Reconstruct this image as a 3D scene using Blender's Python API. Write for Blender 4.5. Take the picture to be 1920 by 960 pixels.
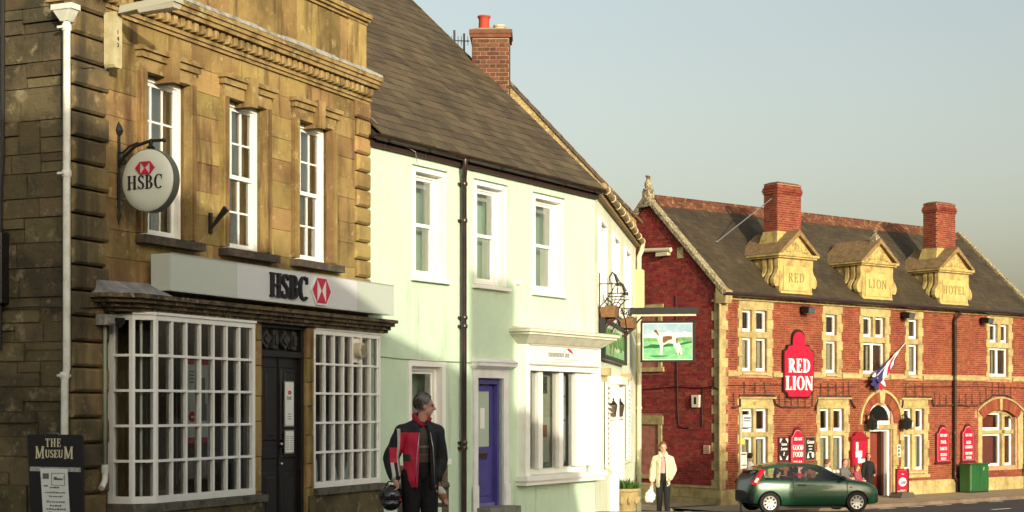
import bpy, bmesh, math, random
from mathutils import Matrix, Vector
random.seed(11)
R = math.radians
SC = bpy.context.scene
COL = SC.collection
for _o in list(bpy.data.objects):
    bpy.data.objects.remove(_o)

# ---------------------------------------------------------------- camera, sky, sun, exposure
EYE = 1.6
cam_d = bpy.data.cameras.new('camera')
cam = bpy.data.objects.new('camera', cam_d)
COL.objects.link(cam)
cam.location = (0, 0, EYE)
cam.rotation_euler = (R(90), 0, 0)
cam_d.sensor_width = 36.0
cam_d.lens = 56.25
cam_d.shift_y = 0.1484
cam_d.clip_end = 3000
SC.camera = cam

SUN_EL, SUN_AZ = 11.0, 25.0          # elevation; degrees the sun stands to the right of straight behind the camera
S_TO = Vector((math.sin(R(SUN_AZ)) * math.cos(R(SUN_EL)), -math.cos(R(SUN_AZ)) * math.cos(R(SUN_EL)), math.sin(R(SUN_EL))))
world = bpy.data.worlds.new('World')
SC.world = world
world.use_nodes = True
nt = world.node_tree
nt.nodes.clear()
w_out = nt.nodes.new('ShaderNodeOutputWorld')
w_bg = nt.nodes.new('ShaderNodeBackground')
w_sky = nt.nodes.new('ShaderNodeTexSky')
w_sky.sky_type = 'NISHITA'
w_sky.sun_disc = False
w_sky.sun_elevation = R(SUN_EL)
w_sky.sun_rotation = R(180 - SUN_AZ)
w_sky.altitude = 0
w_sky.air_density = 1.25
w_sky.dust_density = 4.6
w_sky.ozone_density = 0.75
w_bg.inputs['Strength'].default_value = 0.15
w_hs = nt.nodes.new('ShaderNodeHueSaturation')
w_hs.inputs['Saturation'].default_value = 0.62
w_hs.inputs['Value'].default_value = 0.92
nt.links.new(w_sky.outputs[0], w_hs.inputs['Color'])
nt.links.new(w_hs.outputs[0], w_bg.inputs['Color'])
nt.links.new(w_bg.outputs[0], w_out.inputs['Surface'])

sun_d = bpy.data.lights.new('sun', 'SUN')
sun_d.energy = 2.4
sun_d.angle = R(0.53)
sun_d.color = (1.0, 0.89, 0.68)
sun = bpy.data.objects.new('sun', sun_d)
COL.objects.link(sun)
sun.rotation_euler = S_TO.to_track_quat('Z', 'Y').to_euler()

SC.view_settings.view_transform = 'Standard'
SC.view_settings.look = 'None'
SC.view_settings.gamma = 1.0
SC.view_settings.use_curve_mapping = False
SC.view_settings.exposure = 0.76
SC.cycles.max_bounces = 6
SC.cycles.transparent_max_bounces = 10
SC.cycles.caustics_reflective = False
SC.cycles.caustics_refractive = False
SC.cycles.use_denoising = True

# ---------------------------------------------------------------- helpers: names, frames, meshes
BASE = {}                       # thing -> base point in its building's coordinates


class Frame:
    """A building's own coordinates: x along its front to the right, y into the house, z up."""
    def __init__(s, ox, oy, ang):
        s.o = (ox, oy)
        s.rz = R(90 - ang)
        s.M = Matrix.Translation((ox, oy, 0)) @ Matrix.Rotation(s.rz, 4, 'Z')

    def w(s, x, y, z):
        return s.M @ Vector((x, y, z))


WORLD = Frame(0, 0, 90)
BANK = Frame(-4.4916, 16.3331, 23.9)
GREEN = Frame(-1.98007, 22.00073, 31.2)
PUB = Frame(1.4274, 27.62713, 8.9)
LION = Frame(6.63, 51.0, 50.5)


def props(o, label, cat, group=None, kind=None):
    if label:
        o['label'] = label
    if cat:
        o['category'] = cat
    if group:
        o['group'] = group
    if kind:
        o['kind'] = kind
    return o


def thing(name, label, cat, F, base=(0, 0, 0), group=None, kind=None, rz=0.0):
    o = bpy.data.objects.new(name, None)
    COL.objects.link(o)
    o.empty_display_size = 0.1
    o.location = F.w(*base)
    o.rotation_euler = (0, 0, F.rz + rz)
    BASE[o.name] = Vector(base)
    return props(o, label, cat, group, kind)


class MB:
    """Collects shapes; build() links them as one mesh object."""
    def __init__(s):
        s.v, s.f = [], []

    def add(s, vs, fs):
        n = len(s.v)
        s.v += [tuple(p) for p in vs]
        s.f += [tuple(i + n for i in f) for f in fs]
        return s

    def box(s, x0, x1, y0, y1, z0, z1):
        return s.add([(x0, y0, z0), (x1, y0, z0), (x1, y1, z0), (x0, y1, z0), (x0, y0, z1), (x1, y0, z1), (x1, y1, z1), (x0, y1, z1)],
                     [(0, 3, 2, 1), (4, 5, 6, 7), (0, 1, 5, 4), (1, 2, 6, 5), (2, 3, 7, 6), (3, 0, 4, 7)])

    def cbox(s, x0, x1, y0, y1, z0, z1, c=.012):
        """box whose front (y0) edges are chamfered"""
        v = [(x0, y1, z0), (x1, y1, z0), (x1, y1, z1), (x0, y1, z1),
             (x0, y0 + c, z0), (x1, y0 + c, z0), (x1, y0 + c, z1), (x0, y0 + c, z1),
             (x0 + c, y0, z0 + c), (x1 - c, y0, z0 + c), (x1 - c, y0, z1 - c), (x0 + c, y0, z1 - c)]
        return s.add(v, [(8, 9, 10, 11), (4, 5, 9, 8), (5, 6, 10, 9), (6, 7, 11, 10), (7, 4, 8, 11),
                         (0, 1, 5, 4), (1, 2, 6, 5), (2, 3, 7, 6), (3, 0, 4, 7), (3, 2, 1, 0)])

    def hull8(s, p):
        """box from 8 free corners, ordered as box()"""
        return s.add(p, [(0, 3, 2, 1), (4, 5, 6, 7), (0, 1, 5, 4), (1, 2, 6, 5), (2, 3, 7, 6), (3, 0, 4, 7)])

    def prism(s, poly, a0, a1, axis='y'):
        """polygon [(p,q)] extruded; axis y: (p,q)->(x,z); axis x: (p,q)->(y,z); axis z: (p,q)->(x,y)"""
        n = len(poly)
        def P(p, q, a):
            return (p, a, q) if axis == 'y' else ((a, p, q) if axis == 'x' else (p, q, a))
        vs = [P(p, q, a0) for p, q in poly] + [P(p, q, a1) for p, q in poly]
        fs = [tuple(range(n)), tuple(range(2 * n - 1, n - 1, -1))]
        fs += [(i, i + n, (i + 1) % n + n, (i + 1) % n) for i in range(n)]
        return s.add(vs, fs)

    def tube(s, pts, r, n=8, cap=True):
        """round bar along points; r a number or one per point"""
        pts = [Vector(p) for p in pts]
        m = len(pts)
        rs = r if isinstance(r, (list, tuple)) else [r] * m
        vs, fs = [], []
        up = None
        for i, p in enumerate(pts):
            t = (pts[min(i + 1, m - 1)] - pts[max(i - 1, 0)])
            if t.length < 1e-9:
                t = Vector((0, 0, 1))
            t.normalize()
            if up is None:
                up = Vector((0, 0, 1)) if abs(t.z) < .9 else Vector((1, 0, 0))
            a = t.cross(up)
            if a.length < 1e-4:
                a = t.cross(Vector((0, 1, 0)))
            a.normalize()
            b = a.cross(t).normalized()
            up = b
            for k in range(n):
                w = 2 * math.pi * k / n
                vs.append(p + a * (math.cos(w) * rs[i]) + b * (math.sin(w) * rs[i]))
        for i in range(m - 1):
            for k in range(n):
                fs.append((i * n + k, i * n + (k + 1) % n, (i + 1) * n + (k + 1) % n, (i + 1) * n + k))
        if cap:
            fs.append(tuple(range(n - 1, -1, -1)))
            fs.append(tuple(range((m - 1) * n, m * n)))
        return s.add(vs, fs)

    def lathe(s, prof, c, n=16, axis='z', cap=True):
        """profile [(r,h)] turned about an axis through c"""
        vs, fs = [], []
        for r, h in prof:
            for k in range(n):
                w = 2 * math.pi * k / n
                a, b = r * math.cos(w), r * math.sin(w)
                if axis == 'z':
                    vs.append((c[0] + a, c[1] + b, c[2] + h))
                elif axis == 'y':
                    vs.append((c[0] + a, c[1] + h, c[2] + b))
                else:
                    vs.append((c[0] + h, c[1] + a, c[2] + b))
        for i in range(len(prof) - 1):
            for k in range(n):
                fs.append((i * n + k, i * n + (k + 1) % n, (i + 1) * n + (k + 1) % n, (i + 1) * n + k))
        if cap:
            fs.append(tuple(range(n)))
            fs.append(tuple(range((len(prof) - 1) * n, len(prof) * n)))
        return s.add(vs, fs)

    def ell(s, c, r, n=14, m=9, M=None):
        """ellipsoid"""
        vs, fs = [], []
        for i in range(m + 1):
            t = math.pi * i / m
            for k in range(n):
                w = 2 * math.pi * k / n
                p = Vector((r[0] * math.sin(t) * math.cos(w), r[1] * math.sin(t) * math.sin(w), r[2] * math.cos(t)))
                if M:
                    p = M @ p
                vs.append((c[0] + p.x, c[1] + p.y, c[2] + p.z))
        for i in range(m):
            for k in range(n):
                fs.append((i * n + k, (i + 1) * n + k, (i + 1) * n + (k + 1) % n, i * n + (k + 1) % n))
        return s.add(vs, fs)

    def ringsect(s, cx, cz, ro, ri, a0, a1, y0, y1, n=12, eo=1.0, ei=1.0):
        """part of a ring in the x-z plane (angles in degrees from +x), thick from y0 to y1; eo/ei squash z"""
        vs, fs = [], []
        for i in range(n + 1):
            a = R(a0 + (a1 - a0) * i / n)
            for (rx, rz) in ((ro, ro * eo), (ri, ri * ei)):
                x, z = cx + rx * math.cos(a), cz + rz * math.sin(a)
                vs += [(x, y0, z), (x, y1, z)]
        for i in range(n):
            k, q = i * 4, i * 4 + 4
            fs += [(k, q, q + 2, k + 2), (k + 1, k + 3, q + 3, q + 1), (k, k + 1, q + 1, q), (k + 2, q + 2, q + 3, k + 3)]
        fs += [(0, 2, 3, 1), (n * 4, n * 4 + 1, n * 4 + 3, n * 4 + 2)]
        return s.add(vs, fs)

    def mesh(s, name, off=None):
        me = bpy.data.meshes.new(name)
        if off is not None:
            ox, oy, oz = off
            vs = [(x - ox, y - oy, z - oz) for x, y, z in s.v]
        else:
            vs = s.v
        me.from_pydata(vs, [], s.f)
        me.update()
        return me

    def build(s, name, mat, parent, smooth=False, kind=None, fixn=True):
        """part (or sub-part) of a thing; the shapes were given in the building's coordinates"""
        top = parent
        while top.parent:
            top = top.parent
        me = s.mesh(name, BASE.get(top.name, Vector()))
        return finish(name, me, mat, parent, smooth, kind, fixn)

    def solo(s, name, mat, F, base, label, cat, group=None, kind=None, smooth=False, rz=0.0):
        """a thing that is one mesh"""
        me = s.mesh(name, base)
        o = finish(name, me, mat, None, smooth, kind)
        o.location = F.w(*base)
        o.rotation_euler = (0, 0, F.rz + rz)
        return props(o, label, cat, group, kind)


def fix_normals(me):
    bm = bmesh.new()
    bm.from_mesh(me)
    bmesh.ops.recalc_face_normals(bm, faces=bm.faces)
    bm.to_mesh(me)
    bm.free()


def finish(name, me, mat, parent, smooth=False, kind=None, fixn=True):
    if fixn:
        fix_normals(me)
    o = bpy.data.objects.new(name, me)
    COL.objects.link(o)
    if mat:
        me.materials.append(mat)
    if parent:
        o.parent = parent
    if smooth:
        me.polygons.foreach_set('use_smooth', [True] * len(me.polygons))
        if smooth == 'auto':
            try:
                me.set_sharp_from_angle(angle=R(38))
            except Exception:
                pass
    if kind:
        o['kind'] = kind
    return o


def piece(name, me, parent, loc, scale=(1, 1, 1), rot=(0, 0, 0), base=None):
    o = bpy.data.objects.new(name, me)
    COL.objects.link(o)
    o.parent = parent
    if base is None:
        top = parent
        while top.parent:
            top = top.parent
        base = BASE.get(top.name, Vector())
    o.location = Vector(loc) - Vector(base)
    o.scale = scale
    o.rotation_euler = rot
    return o


def copy_thing(src, loc, rz, label=None, base=None):
    r = src.copy()
    COL.objects.link(r)
    r.location = loc
    r.rotation_euler = (0, 0, rz)
    if label:
        r['label'] = label
    BASE[r.name] = BASE.get(src.name, Vector())
    for ch in list(src.children):
        c = ch.copy()
        COL.objects.link(c)
        c.parent = r
        for g in list(ch.children):
            d = g.copy()
            COL.objects.link(d)
            d.parent = c
    return r


# ---------------------------------------------------------------- materials
MATS = {}


def mat(name, c, c2=None, c3=None, sc=2.5, lo=.45, hi=.62, sc3=9.0, lo3=.55, hi3=.7, rough=.8, bump=0.0, bsc=60.0,
        rnd=0.0, spec=.3, metal=0.0, coat=0.0, streak=None, hue=0.0, emit=None, sub=None):
    if name in MATS:
        return MATS[name]
    m = bpy.data.materials.new(name)
    m.use_nodes = True
    t = m.node_tree
    N, L = t.nodes, t.links
    b = N['Principled BSDF']
    b.inputs['Roughness'].default_value = rough
    b.inputs['Specular IOR Level'].default_value = spec
    b.inputs['Metallic'].default_value = metal
    b.inputs['Coat Weight'].default_value = coat
    b.inputs['Coat Roughness'].default_value = .06
    pos = N.new('ShaderNodeNewGeometry')
    vec = pos.outputs['Position']
    col = None

    def noise(scale, detail=6.0, rgh=.6, v=vec):
        n = N.new('ShaderNodeTexNoise')
        n.inputs['Scale'].default_value = scale
        n.inputs['Detail'].default_value = detail
        n.inputs['Roughness'].default_value = rgh
        L.new(v, n.inputs['Vector'])
        return n.outputs[0]

    def rng(src, a, bb):
        r = N.new('ShaderNodeMapRange')
        r.inputs['From Min'].default_value = a
        r.inputs['From Max'].default_value = bb
        L.new(src, r.inputs['Value'])
        return r.outputs[0]

    def mix(f, a, bb, mode='MIX'):
        x = N.new('ShaderNodeMix')
        x.data_type = 'RGBA'
        x.blend_type = mode
        for i, s in ((0, f), (6, a), (7, bb)):
            if isinstance(s, (int, float)):
                x.inputs[i].default_value = s
            elif isinstance(s, tuple):
                x.inputs[i].default_value = s + (1,)
            else:
                L.new(s, x.inputs[i])
        return x.outputs[2]
    col = c
    if c2:
        col = mix(rng(noise(sc), lo, hi), col, c2)
    if c3:
        col = mix(rng(noise(sc3, 8, .7), lo3, hi3), col, c3)
    if streak:                     # (colour, scale, lo, hi): run-down weather streaks, long in z
        mp = N.new('ShaderNodeMapping')
        mp.inputs['Scale'].default_value = (1, 1, .12)
        L.new(vec, mp.inputs['Vector'])
        col = mix(rng(noise(streak[1], 5, .6, mp.outputs[0]), streak[2], streak[3]), col, streak[0])
    if rnd or hue:
        oi = N.new('ShaderNodeObjectInfo')
        ad = N.new('ShaderNodeMath')
        ad.operation = 'ADD'
        L.new(pos.outputs['Random Per Island'], ad.inputs[0])
        L.new(oi.outputs['Random'], ad.inputs[1])
        fr = N.new('ShaderNodeMath')
        fr.operation = 'FRACT'
        L.new(ad.outputs[0], fr.inputs[0])
        hs = N.new('ShaderNodeHueSaturation')
        r = N.new('ShaderNodeMapRange')
        r.inputs['To Min'].default_value = 1 - rnd
        r.inputs['To Max'].default_value = 1 + rnd
        L.new(fr.outputs[0], r.inputs['Value'])
        L.new(r.outputs[0], hs.inputs['Value'])
        if hue:
            f2 = N.new('ShaderNodeMath')
            f2.operation = 'MULTIPLY'
            f2.inputs[1].default_value = 7.31
            L.new(fr.outputs[0], f2.inputs[0])
            f3 = N.new('ShaderNodeMath')
            f3.operation = 'FRACT'
            L.new(f2.outputs[0], f3.inputs[0])
            r2 = N.new('ShaderNodeMapRange')
            r2.inputs['To Min'].default_value = .5 - hue
            r2.inputs['To Max'].default_value = .5 + hue
            L.new(f3.outputs[0], r2.inputs['Value'])
            L.new(r2.outputs[0], hs.inputs['Hue'])
        if isinstance(col, tuple):
            hs.inputs['Color'].default_value = col + (1,)
        else:
            L.new(col, hs.inputs['Color'])
        col = hs.outputs[0]
    if isinstance(col, tuple):
        b.inputs['Base Color'].default_value = col + (1,)
    else:
        L.new(col, b.inputs['Base Color'])
    if bump:
        bp = N.new('ShaderNodeBump')
        bp.inputs['Strength'].default_value = 1.0
        bp.inputs['Distance'].default_value = bump
        L.new(noise(bsc, 6, .65), bp.inputs['Height'])
        L.new(bp.outputs[0], b.inputs['Normal'])
    if emit:
        b.inputs['Emission Color'].default_value = emit[0] + (1,)
        b.inputs['Emission Strength'].default_value = emit[1]
    MATS[name] = m
    return m


def glass_mat(name, tint=(.9, .95, .93), refl=1.0, wob=.0025, through=True, dark=(.02, .025, .025)):
    """window glass: see-through or dark behind, mirror by fresnel, a little wavy"""
    if name in MATS:
        return MATS[name]
    m = bpy.data.materials.new(name)
    m.use_nodes = True
    t = m.node_tree
    N, L = t.nodes, t.links
    N.clear()
    out = N.new('ShaderNodeOutputMaterial')
    mixs = N.new('ShaderNodeMixShader')
    gl = N.new('ShaderNodeBsdfGlossy')
    gl.inputs['Roughness'].default_value = .015
    fr = N.new('ShaderNodeFresnel')
    fr.inputs['IOR'].default_value = 1.55
    mu = N.new('ShaderNodeMath')
    mu.operation = 'MULTIPLY'
    mu.use_clamp = True
    mu.inputs[1].default_value = refl
    L.new(fr.outputs[0], mu.inputs[0])
    if through:
        bs = N.new('ShaderNodeBsdfTransparent')
        bs.inputs['Color'].default_value = tint + (1,)
    else:
        bs = N.new('ShaderNodeBsdfDiffuse')
        bs.inputs['Color'].default_value = dark + (1,)
    ge = N.new('ShaderNodeNewGeometry')
    no = N.new('ShaderNodeTexNoise')
    no.inputs['Scale'].default_value = 2.2
    no.inputs['Detail'].default_value = 2
    L.new(ge.outputs['Position'], no.inputs['Vector'])
    bp = N.new('ShaderNodeBump')
    bp.inputs['Distance'].default_value = wob
    L.new(no.outputs[0], bp.inputs['Height'])
    L.new(bp.outputs[0], gl.inputs['Normal'])
    L.new(mu.outputs[0], mixs.inputs[0])
    L.new(bs.outputs[0], mixs.inputs[1])
    L.new(gl.outputs[0], mixs.inputs[2])
    L.new(mixs.outputs[0], out.inputs['Surface'])
    MATS[name] = m
    return m


white = mat('white_paint', (.83, .84, .79), (.76, .77, .7), sc=5, lo=.5, hi=.75, rough=.5, spec=.4)
pane_glass = glass_mat('window_glass', refl=4.0)
dark_iron = mat('black_iron', (.012, .012, .012), rough=.45, spec=.5)
black_paint = mat('black_paint', (.013, .012, .013), rough=.35, spec=.5)
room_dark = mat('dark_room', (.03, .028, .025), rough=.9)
curtain_m = mat('curtain', (.42, .38, .27), (.32, .29, .2), sc=14, rough=.95)
lead = mat('lead', (.19, .2, .2), (.3, .31, .3), sc=8, rough=.6, bump=.004, bsc=30)
paper_m = mat('paper', (.72, .76, .7), rough=.7)
ink = mat('ink', (.02, .02, .022), rough=.7)
grey_ink = mat('grey_ink', (.25, .26, .25), rough=.7)
red_ink = mat('red_ink', (.55, .02, .05), rough=.5)
steel = mat('steel', (.45, .45, .43), rough=.35, metal=.8)
brass = mat('brass', (.35, .24, .07), rough=.4, metal=.8)

# ---------------------------------------------------------------- lettering: a small roman alphabet of bars and bows


def glyph(ch, w=.17, t=.07, serif=True):
    """(elements, advance) for cap height 1; w thick stroke, t thin stroke"""
    E = []
    sf = t * .9

    def stem(x, y0=0, y1=1, ww=w):
        E.append(('b', x, x + ww, y0, y1))
        if serif:
            for yy in (y0, y1 - sf):
                E.append(('b', x - .07, x + ww + .07, yy, yy + sf))

    def bar(x0, x1, y, tt=None):
        E.append(('b', x0, x1, y, y + (tt or t)))

    def bow(cx, cy, ro, rz, a0, a1, ww=w, tt=t):
        E.append(('r', cx, cy, ro, rz, ro - ww, rz - tt, a0, a1))

    def lin(x0, y0, x1, y1, ww):
        E.append(('l', x0, y0, x1, y1, ww))
    adv = .8
    if ch == 'H':
        stem(.08); stem(.6); bar(.2, .65, .47); adv = .92
    elif ch == 'I':
        stem(.08); adv = .4
    elif ch == 'L':
        stem(.08); bar(.1, .6, 0); E.append(('b', .53, .6, 0, .25)); adv = .68
    elif ch == 'E' or ch == 'F':
        stem(.08); bar(.1, .6, 1 - t); bar(.1, .48, .48)
        E.append(('b', .54, .6, .77, 1)); E.append(('b', .43, .48, .38, .64))
        if ch == 'E':
            bar(.1, .63, 0); E.append(('b', .57, .63, 0, .24))
        adv = .7
    elif ch == 'T':
        stem(.27); bar(0, .71, 1 - t); E.append(('b', 0, .06, .76, 1)); E.append(('b', .65, .71, .76, 1)); adv = .75
    elif ch == 'D':
        stem(.08); bow(.3, .5, .47, .5, -90, 90); bar(.1, .31, 0); bar(.1, .31, 1 - t); adv = .86
    elif ch == 'B':
        stem(.08); bow(.33, .745, .3, .255, -90, 90); bow(.34, .27, .35, .27, -90, 90)
        bar(.1, .34, 0); bar(.1, .34, 1 - t); bar(.1, .34, .49); adv = .78
    elif ch in 'PR':
        stem(.08); bow(.34, .73, .32, .27, -90, 90); bar(.1, .35, 1 - t); bar(.1, .35, .46)
        if ch == 'R':
            lin(.36, .5, .7, 0, w)
            if serif:
                bar(.58, .84, 0, sf)
        adv = .82 if ch == 'R' else .72
    elif ch in 'COGQ':
        if ch == 'O':
            bow(.45, .5, .43, .52, 0, 360)
        else:
            bow(.45, .5, .43, .52, 48, 312)
            if serif:
                E.append(('b', .69, .74, .68, .98))
            if ch == 'G':
                E.append(('b', .6, .6 + w, .05, .42)); bar(.5, .84, .4, sf)
        adv = .9 if ch == 'O' else .84
    elif ch == 'S':
        bow(.33, .745, .27, .265, 25, 270, w * .85); bow(.33, .255, .29, .265, -155, 90, w * .85)
        lin(.14, .66, .53, .36, w)
        if serif:
            E.append(('b', .53, .57, .74, .98)); E.append(('b', .04, .08, .02, .28))
        adv = .68
    elif ch == 'U':
        E.append(('b', .08, .08 + w, .28, 1)); E.append(('b', .62, .62 + t * 1.3, .28, 1))
        bow(.4, .3, .32, .31, 180, 360, w * .8)
        if serif:
            bar(0, .33, 1 - sf, sf); bar(.53, .8, 1 - sf, sf)
        adv = .82
    elif ch == 'N':
        stem(.08, ww=t * 1.3); E.append(('b', .68, .68 + t * 1.3, 0, 1)); lin(.14, 1, .72, 0, w)
        if serif:
            bar(.58, .87, 1 - sf, sf)
        adv = .92
    elif ch == 'M':
        stem(.06, ww=t * 1.3); stem(.84, ww=w); lin(.12, 1, .48, .05, w); lin(.48, .05, .88, 1, t * 1.2); adv = 1.1
    elif ch == 'A':
        lin(.06, 0, .38, 1, t * 1.2); lin(.4, 1, .74, 0, w); bar(.2, .6, .32)
        if serif:
            bar(-.03, .18, 0, sf); bar(.6, .88, 0, sf)
        adv = .84
    elif ch == 'V' or ch == 'Y':
        lin(.06, 1, .4, .0 if ch == 'V' else .45, w); lin(.72, 1, .4, 0 if ch == 'V' else .45, t * 1.2)
        if ch == 'Y':
            E.append(('b', .32, .32 + w, 0, .5))
        adv = .8
    elif ch == 'K':
        stem(.08); lin(.25, .42, .68, 1, t * 1.3); lin(.36, .56, .72, 0, w); adv = .8
    elif ch == '1':
        E.append(('b', .2, .2 + w, 0, 1)); adv = .5
    elif ch == '4':
        E.append(('b', .42, .42 + w, 0, 1)); bar(.02, .7, .25, .1); lin(.06, .28, .48, 1, .1); adv = .75
    elif ch == '3':
        bow(.3, .74, .28, .26, -90, 150, w, .1); bow(.3, .27, .3, .27, -150, 90, w, .1); adv = .7
    elif ch == '2':
        bow(.3, .72, .28, .28, -20, 160, w, .1); lin(.5, .62, .08, .06, .13); bar(.04, .6, 0, .12); adv = .7
    elif ch == '&':
        bow(.3, .75, .2, .25, 0, 360, w * .7); bow(.32, .27, .3, .27, 30, 330, w); adv = .75
    elif ch == ' ':
        adv = .4
    else:
        E.append(('b', .08, .08 + w, 0, .7)); E.append(('r', .36, .36, .28, .34, .15, .25, 0, 360)); adv = .68
    return E, adv


def text_width(s, h, wx=1.0, gap=0.0, **k):
    return sum(glyph(c, **k)[1] for c in s) * h * wx + gap * (len(s) - 1)


def put_glyph(mb, ch, x, z, h, y0, y1, wx=1.0, slant=0.0, **k):
    E, adv = glyph(ch, **k)
    n0 = len(mb.v)
    j = 0
    for e in E:
        j += 1
        d = .0004 * (j % 5)           # overlapping bars never share a plane
        if e[0] == 'b':
            mb.box(x + e[1] * h * wx, x + e[2] * h * wx, y0 - d, y1, z + e[3] * h, z + e[4] * h)
        elif e[0] == 'l':
            hw = e[5] / 2 * h * wx * 1.12
            xa, xb = x + e[1] * h * wx, x + e[3] * h * wx
            za, zb = z + e[2] * h, z + e[4] * h
            mb.prism([(xa - hw, za), (xa + hw, za), (xb + hw, zb), (xb - hw, zb)], y0 - d, y1)
        else:
            _, cx, cz, ro, rzo, ri, rzi, a0, a1 = e
            n = max(6, int(abs(a1 - a0) / 18))
            vs, fs = [], []
            for i in range(n + 1):
                a = R(a0 + (a1 - a0) * i / n)
                for (rx, rz) in ((ro, rzo), (ri, rzi)):
                    px, pz = x + (cx + rx * math.cos(a)) * h * wx, z + (cz + rz * math.sin(a)) * h
                    vs += [(px, y0 - d, pz), (px, y1, pz)]
            for i in range(n):
                kk, q = i * 4, i * 4 + 4
                fs += [(kk, q, q + 2, kk + 2), (kk + 1, kk + 3, q + 3, q + 1), (kk, kk + 1, q + 1, q), (kk + 2, q + 2, q + 3, kk + 3)]
            fs += [(0, 2, 3, 1), (n * 4, n * 4 + 1, n * 4 + 3, n * 4 + 2)]
            mb.add(vs, fs)
    if slant:
        for i in range(n0, len(mb.v)):
            vx, vy, vz = mb.v[i]
            mb.v[i] = (vx + (vz - z) * slant, vy, vz)
    return adv * h * wx


def put_text(mb, s, xc, z, h, y0, y1, wx=1.0, gap=0.0, slant=0.0, **k):
    """text centred on xc"""
    x = xc - text_width(s, h, wx, gap, **k) / 2
    for c in s:
        x += put_glyph(mb, c, x, z, h, y0, y1, wx, slant, **k) + gap
    return mb


def hexagon(parent, xc, zc, w, h, y0, redm, whitem, plate=True):
    """the red and white hexagon: a square of four triangles between two side triangles"""
    q = w / 4
    x0, x1, x2, x3 = xc - w / 2, xc - q, xc + q, xc + w / 2
    za, zb = zc - h / 2, zc + h / 2
    if plate:
        o = .06 * w
        MB().prism([(x0 - o * 1.4, zc), (x1 - o * .4, za - o), (x2 + o * .4, za - o), (x3 + o * 1.4, zc), (x2 + o * .4, zb + o), (x1 - o * .4, zb + o)], y0, y0 + .02).build('hexagon_plate', whitem, parent)
    m = MB()
    for tri in ([(x0, zc), (x1, za), (x1, zb)], [(x3, zc), (x2, zb), (x2, za)], [(x1, zb), (xc, zc), (x2, zb)], [(x1, za), (x2, za), (xc, zc)]):
        m.prism(tri, y0 - .006, y0 + .004)
    m.build('hexagon_triangles', redm, parent)


# ---------------------------------------------------------------- helpers: walls, stones, bricks, windows

def free_spans(x0, x1, holes, z):
    """x intervals left free by holes at height z; a hole is (x0,x1,z0,z1) or a function z -> (a,b)/None"""
    cuts = []
    for h in holes:
        if callable(h):
            r = h(z)
            if r:
                cuts.append(r)
        elif h[2] <= z <= h[3]:
            cuts.append((h[0], h[1]))
    cuts.sort()
    out, a = [], x0
    for c0, c1 in cuts:
        if c0 > a:
            out.append((a, min(c0, x1)))
        a = max(a, c1)
    if a < x1:
        out.append((a, x1))
    return [(p, q) for p, q in out if q - p > .02]


def wall_slab(x0, x1, z0, z1, holes, y0, y1):
    """solid wall with rectangular openings, cut into strips between the openings"""
    zs = sorted({z0, z1} | {min(max(h[2], z0), z1) for h in holes} | {min(max(h[3], z0), z1) for h in holes})
    m = MB()
    for a, b in zip(zs, zs[1:]):
        for p, q in free_spans(x0, x1, holes, (a + b) / 2):
            m.box(p, q, y0, y1, a, b)
    return m


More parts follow.
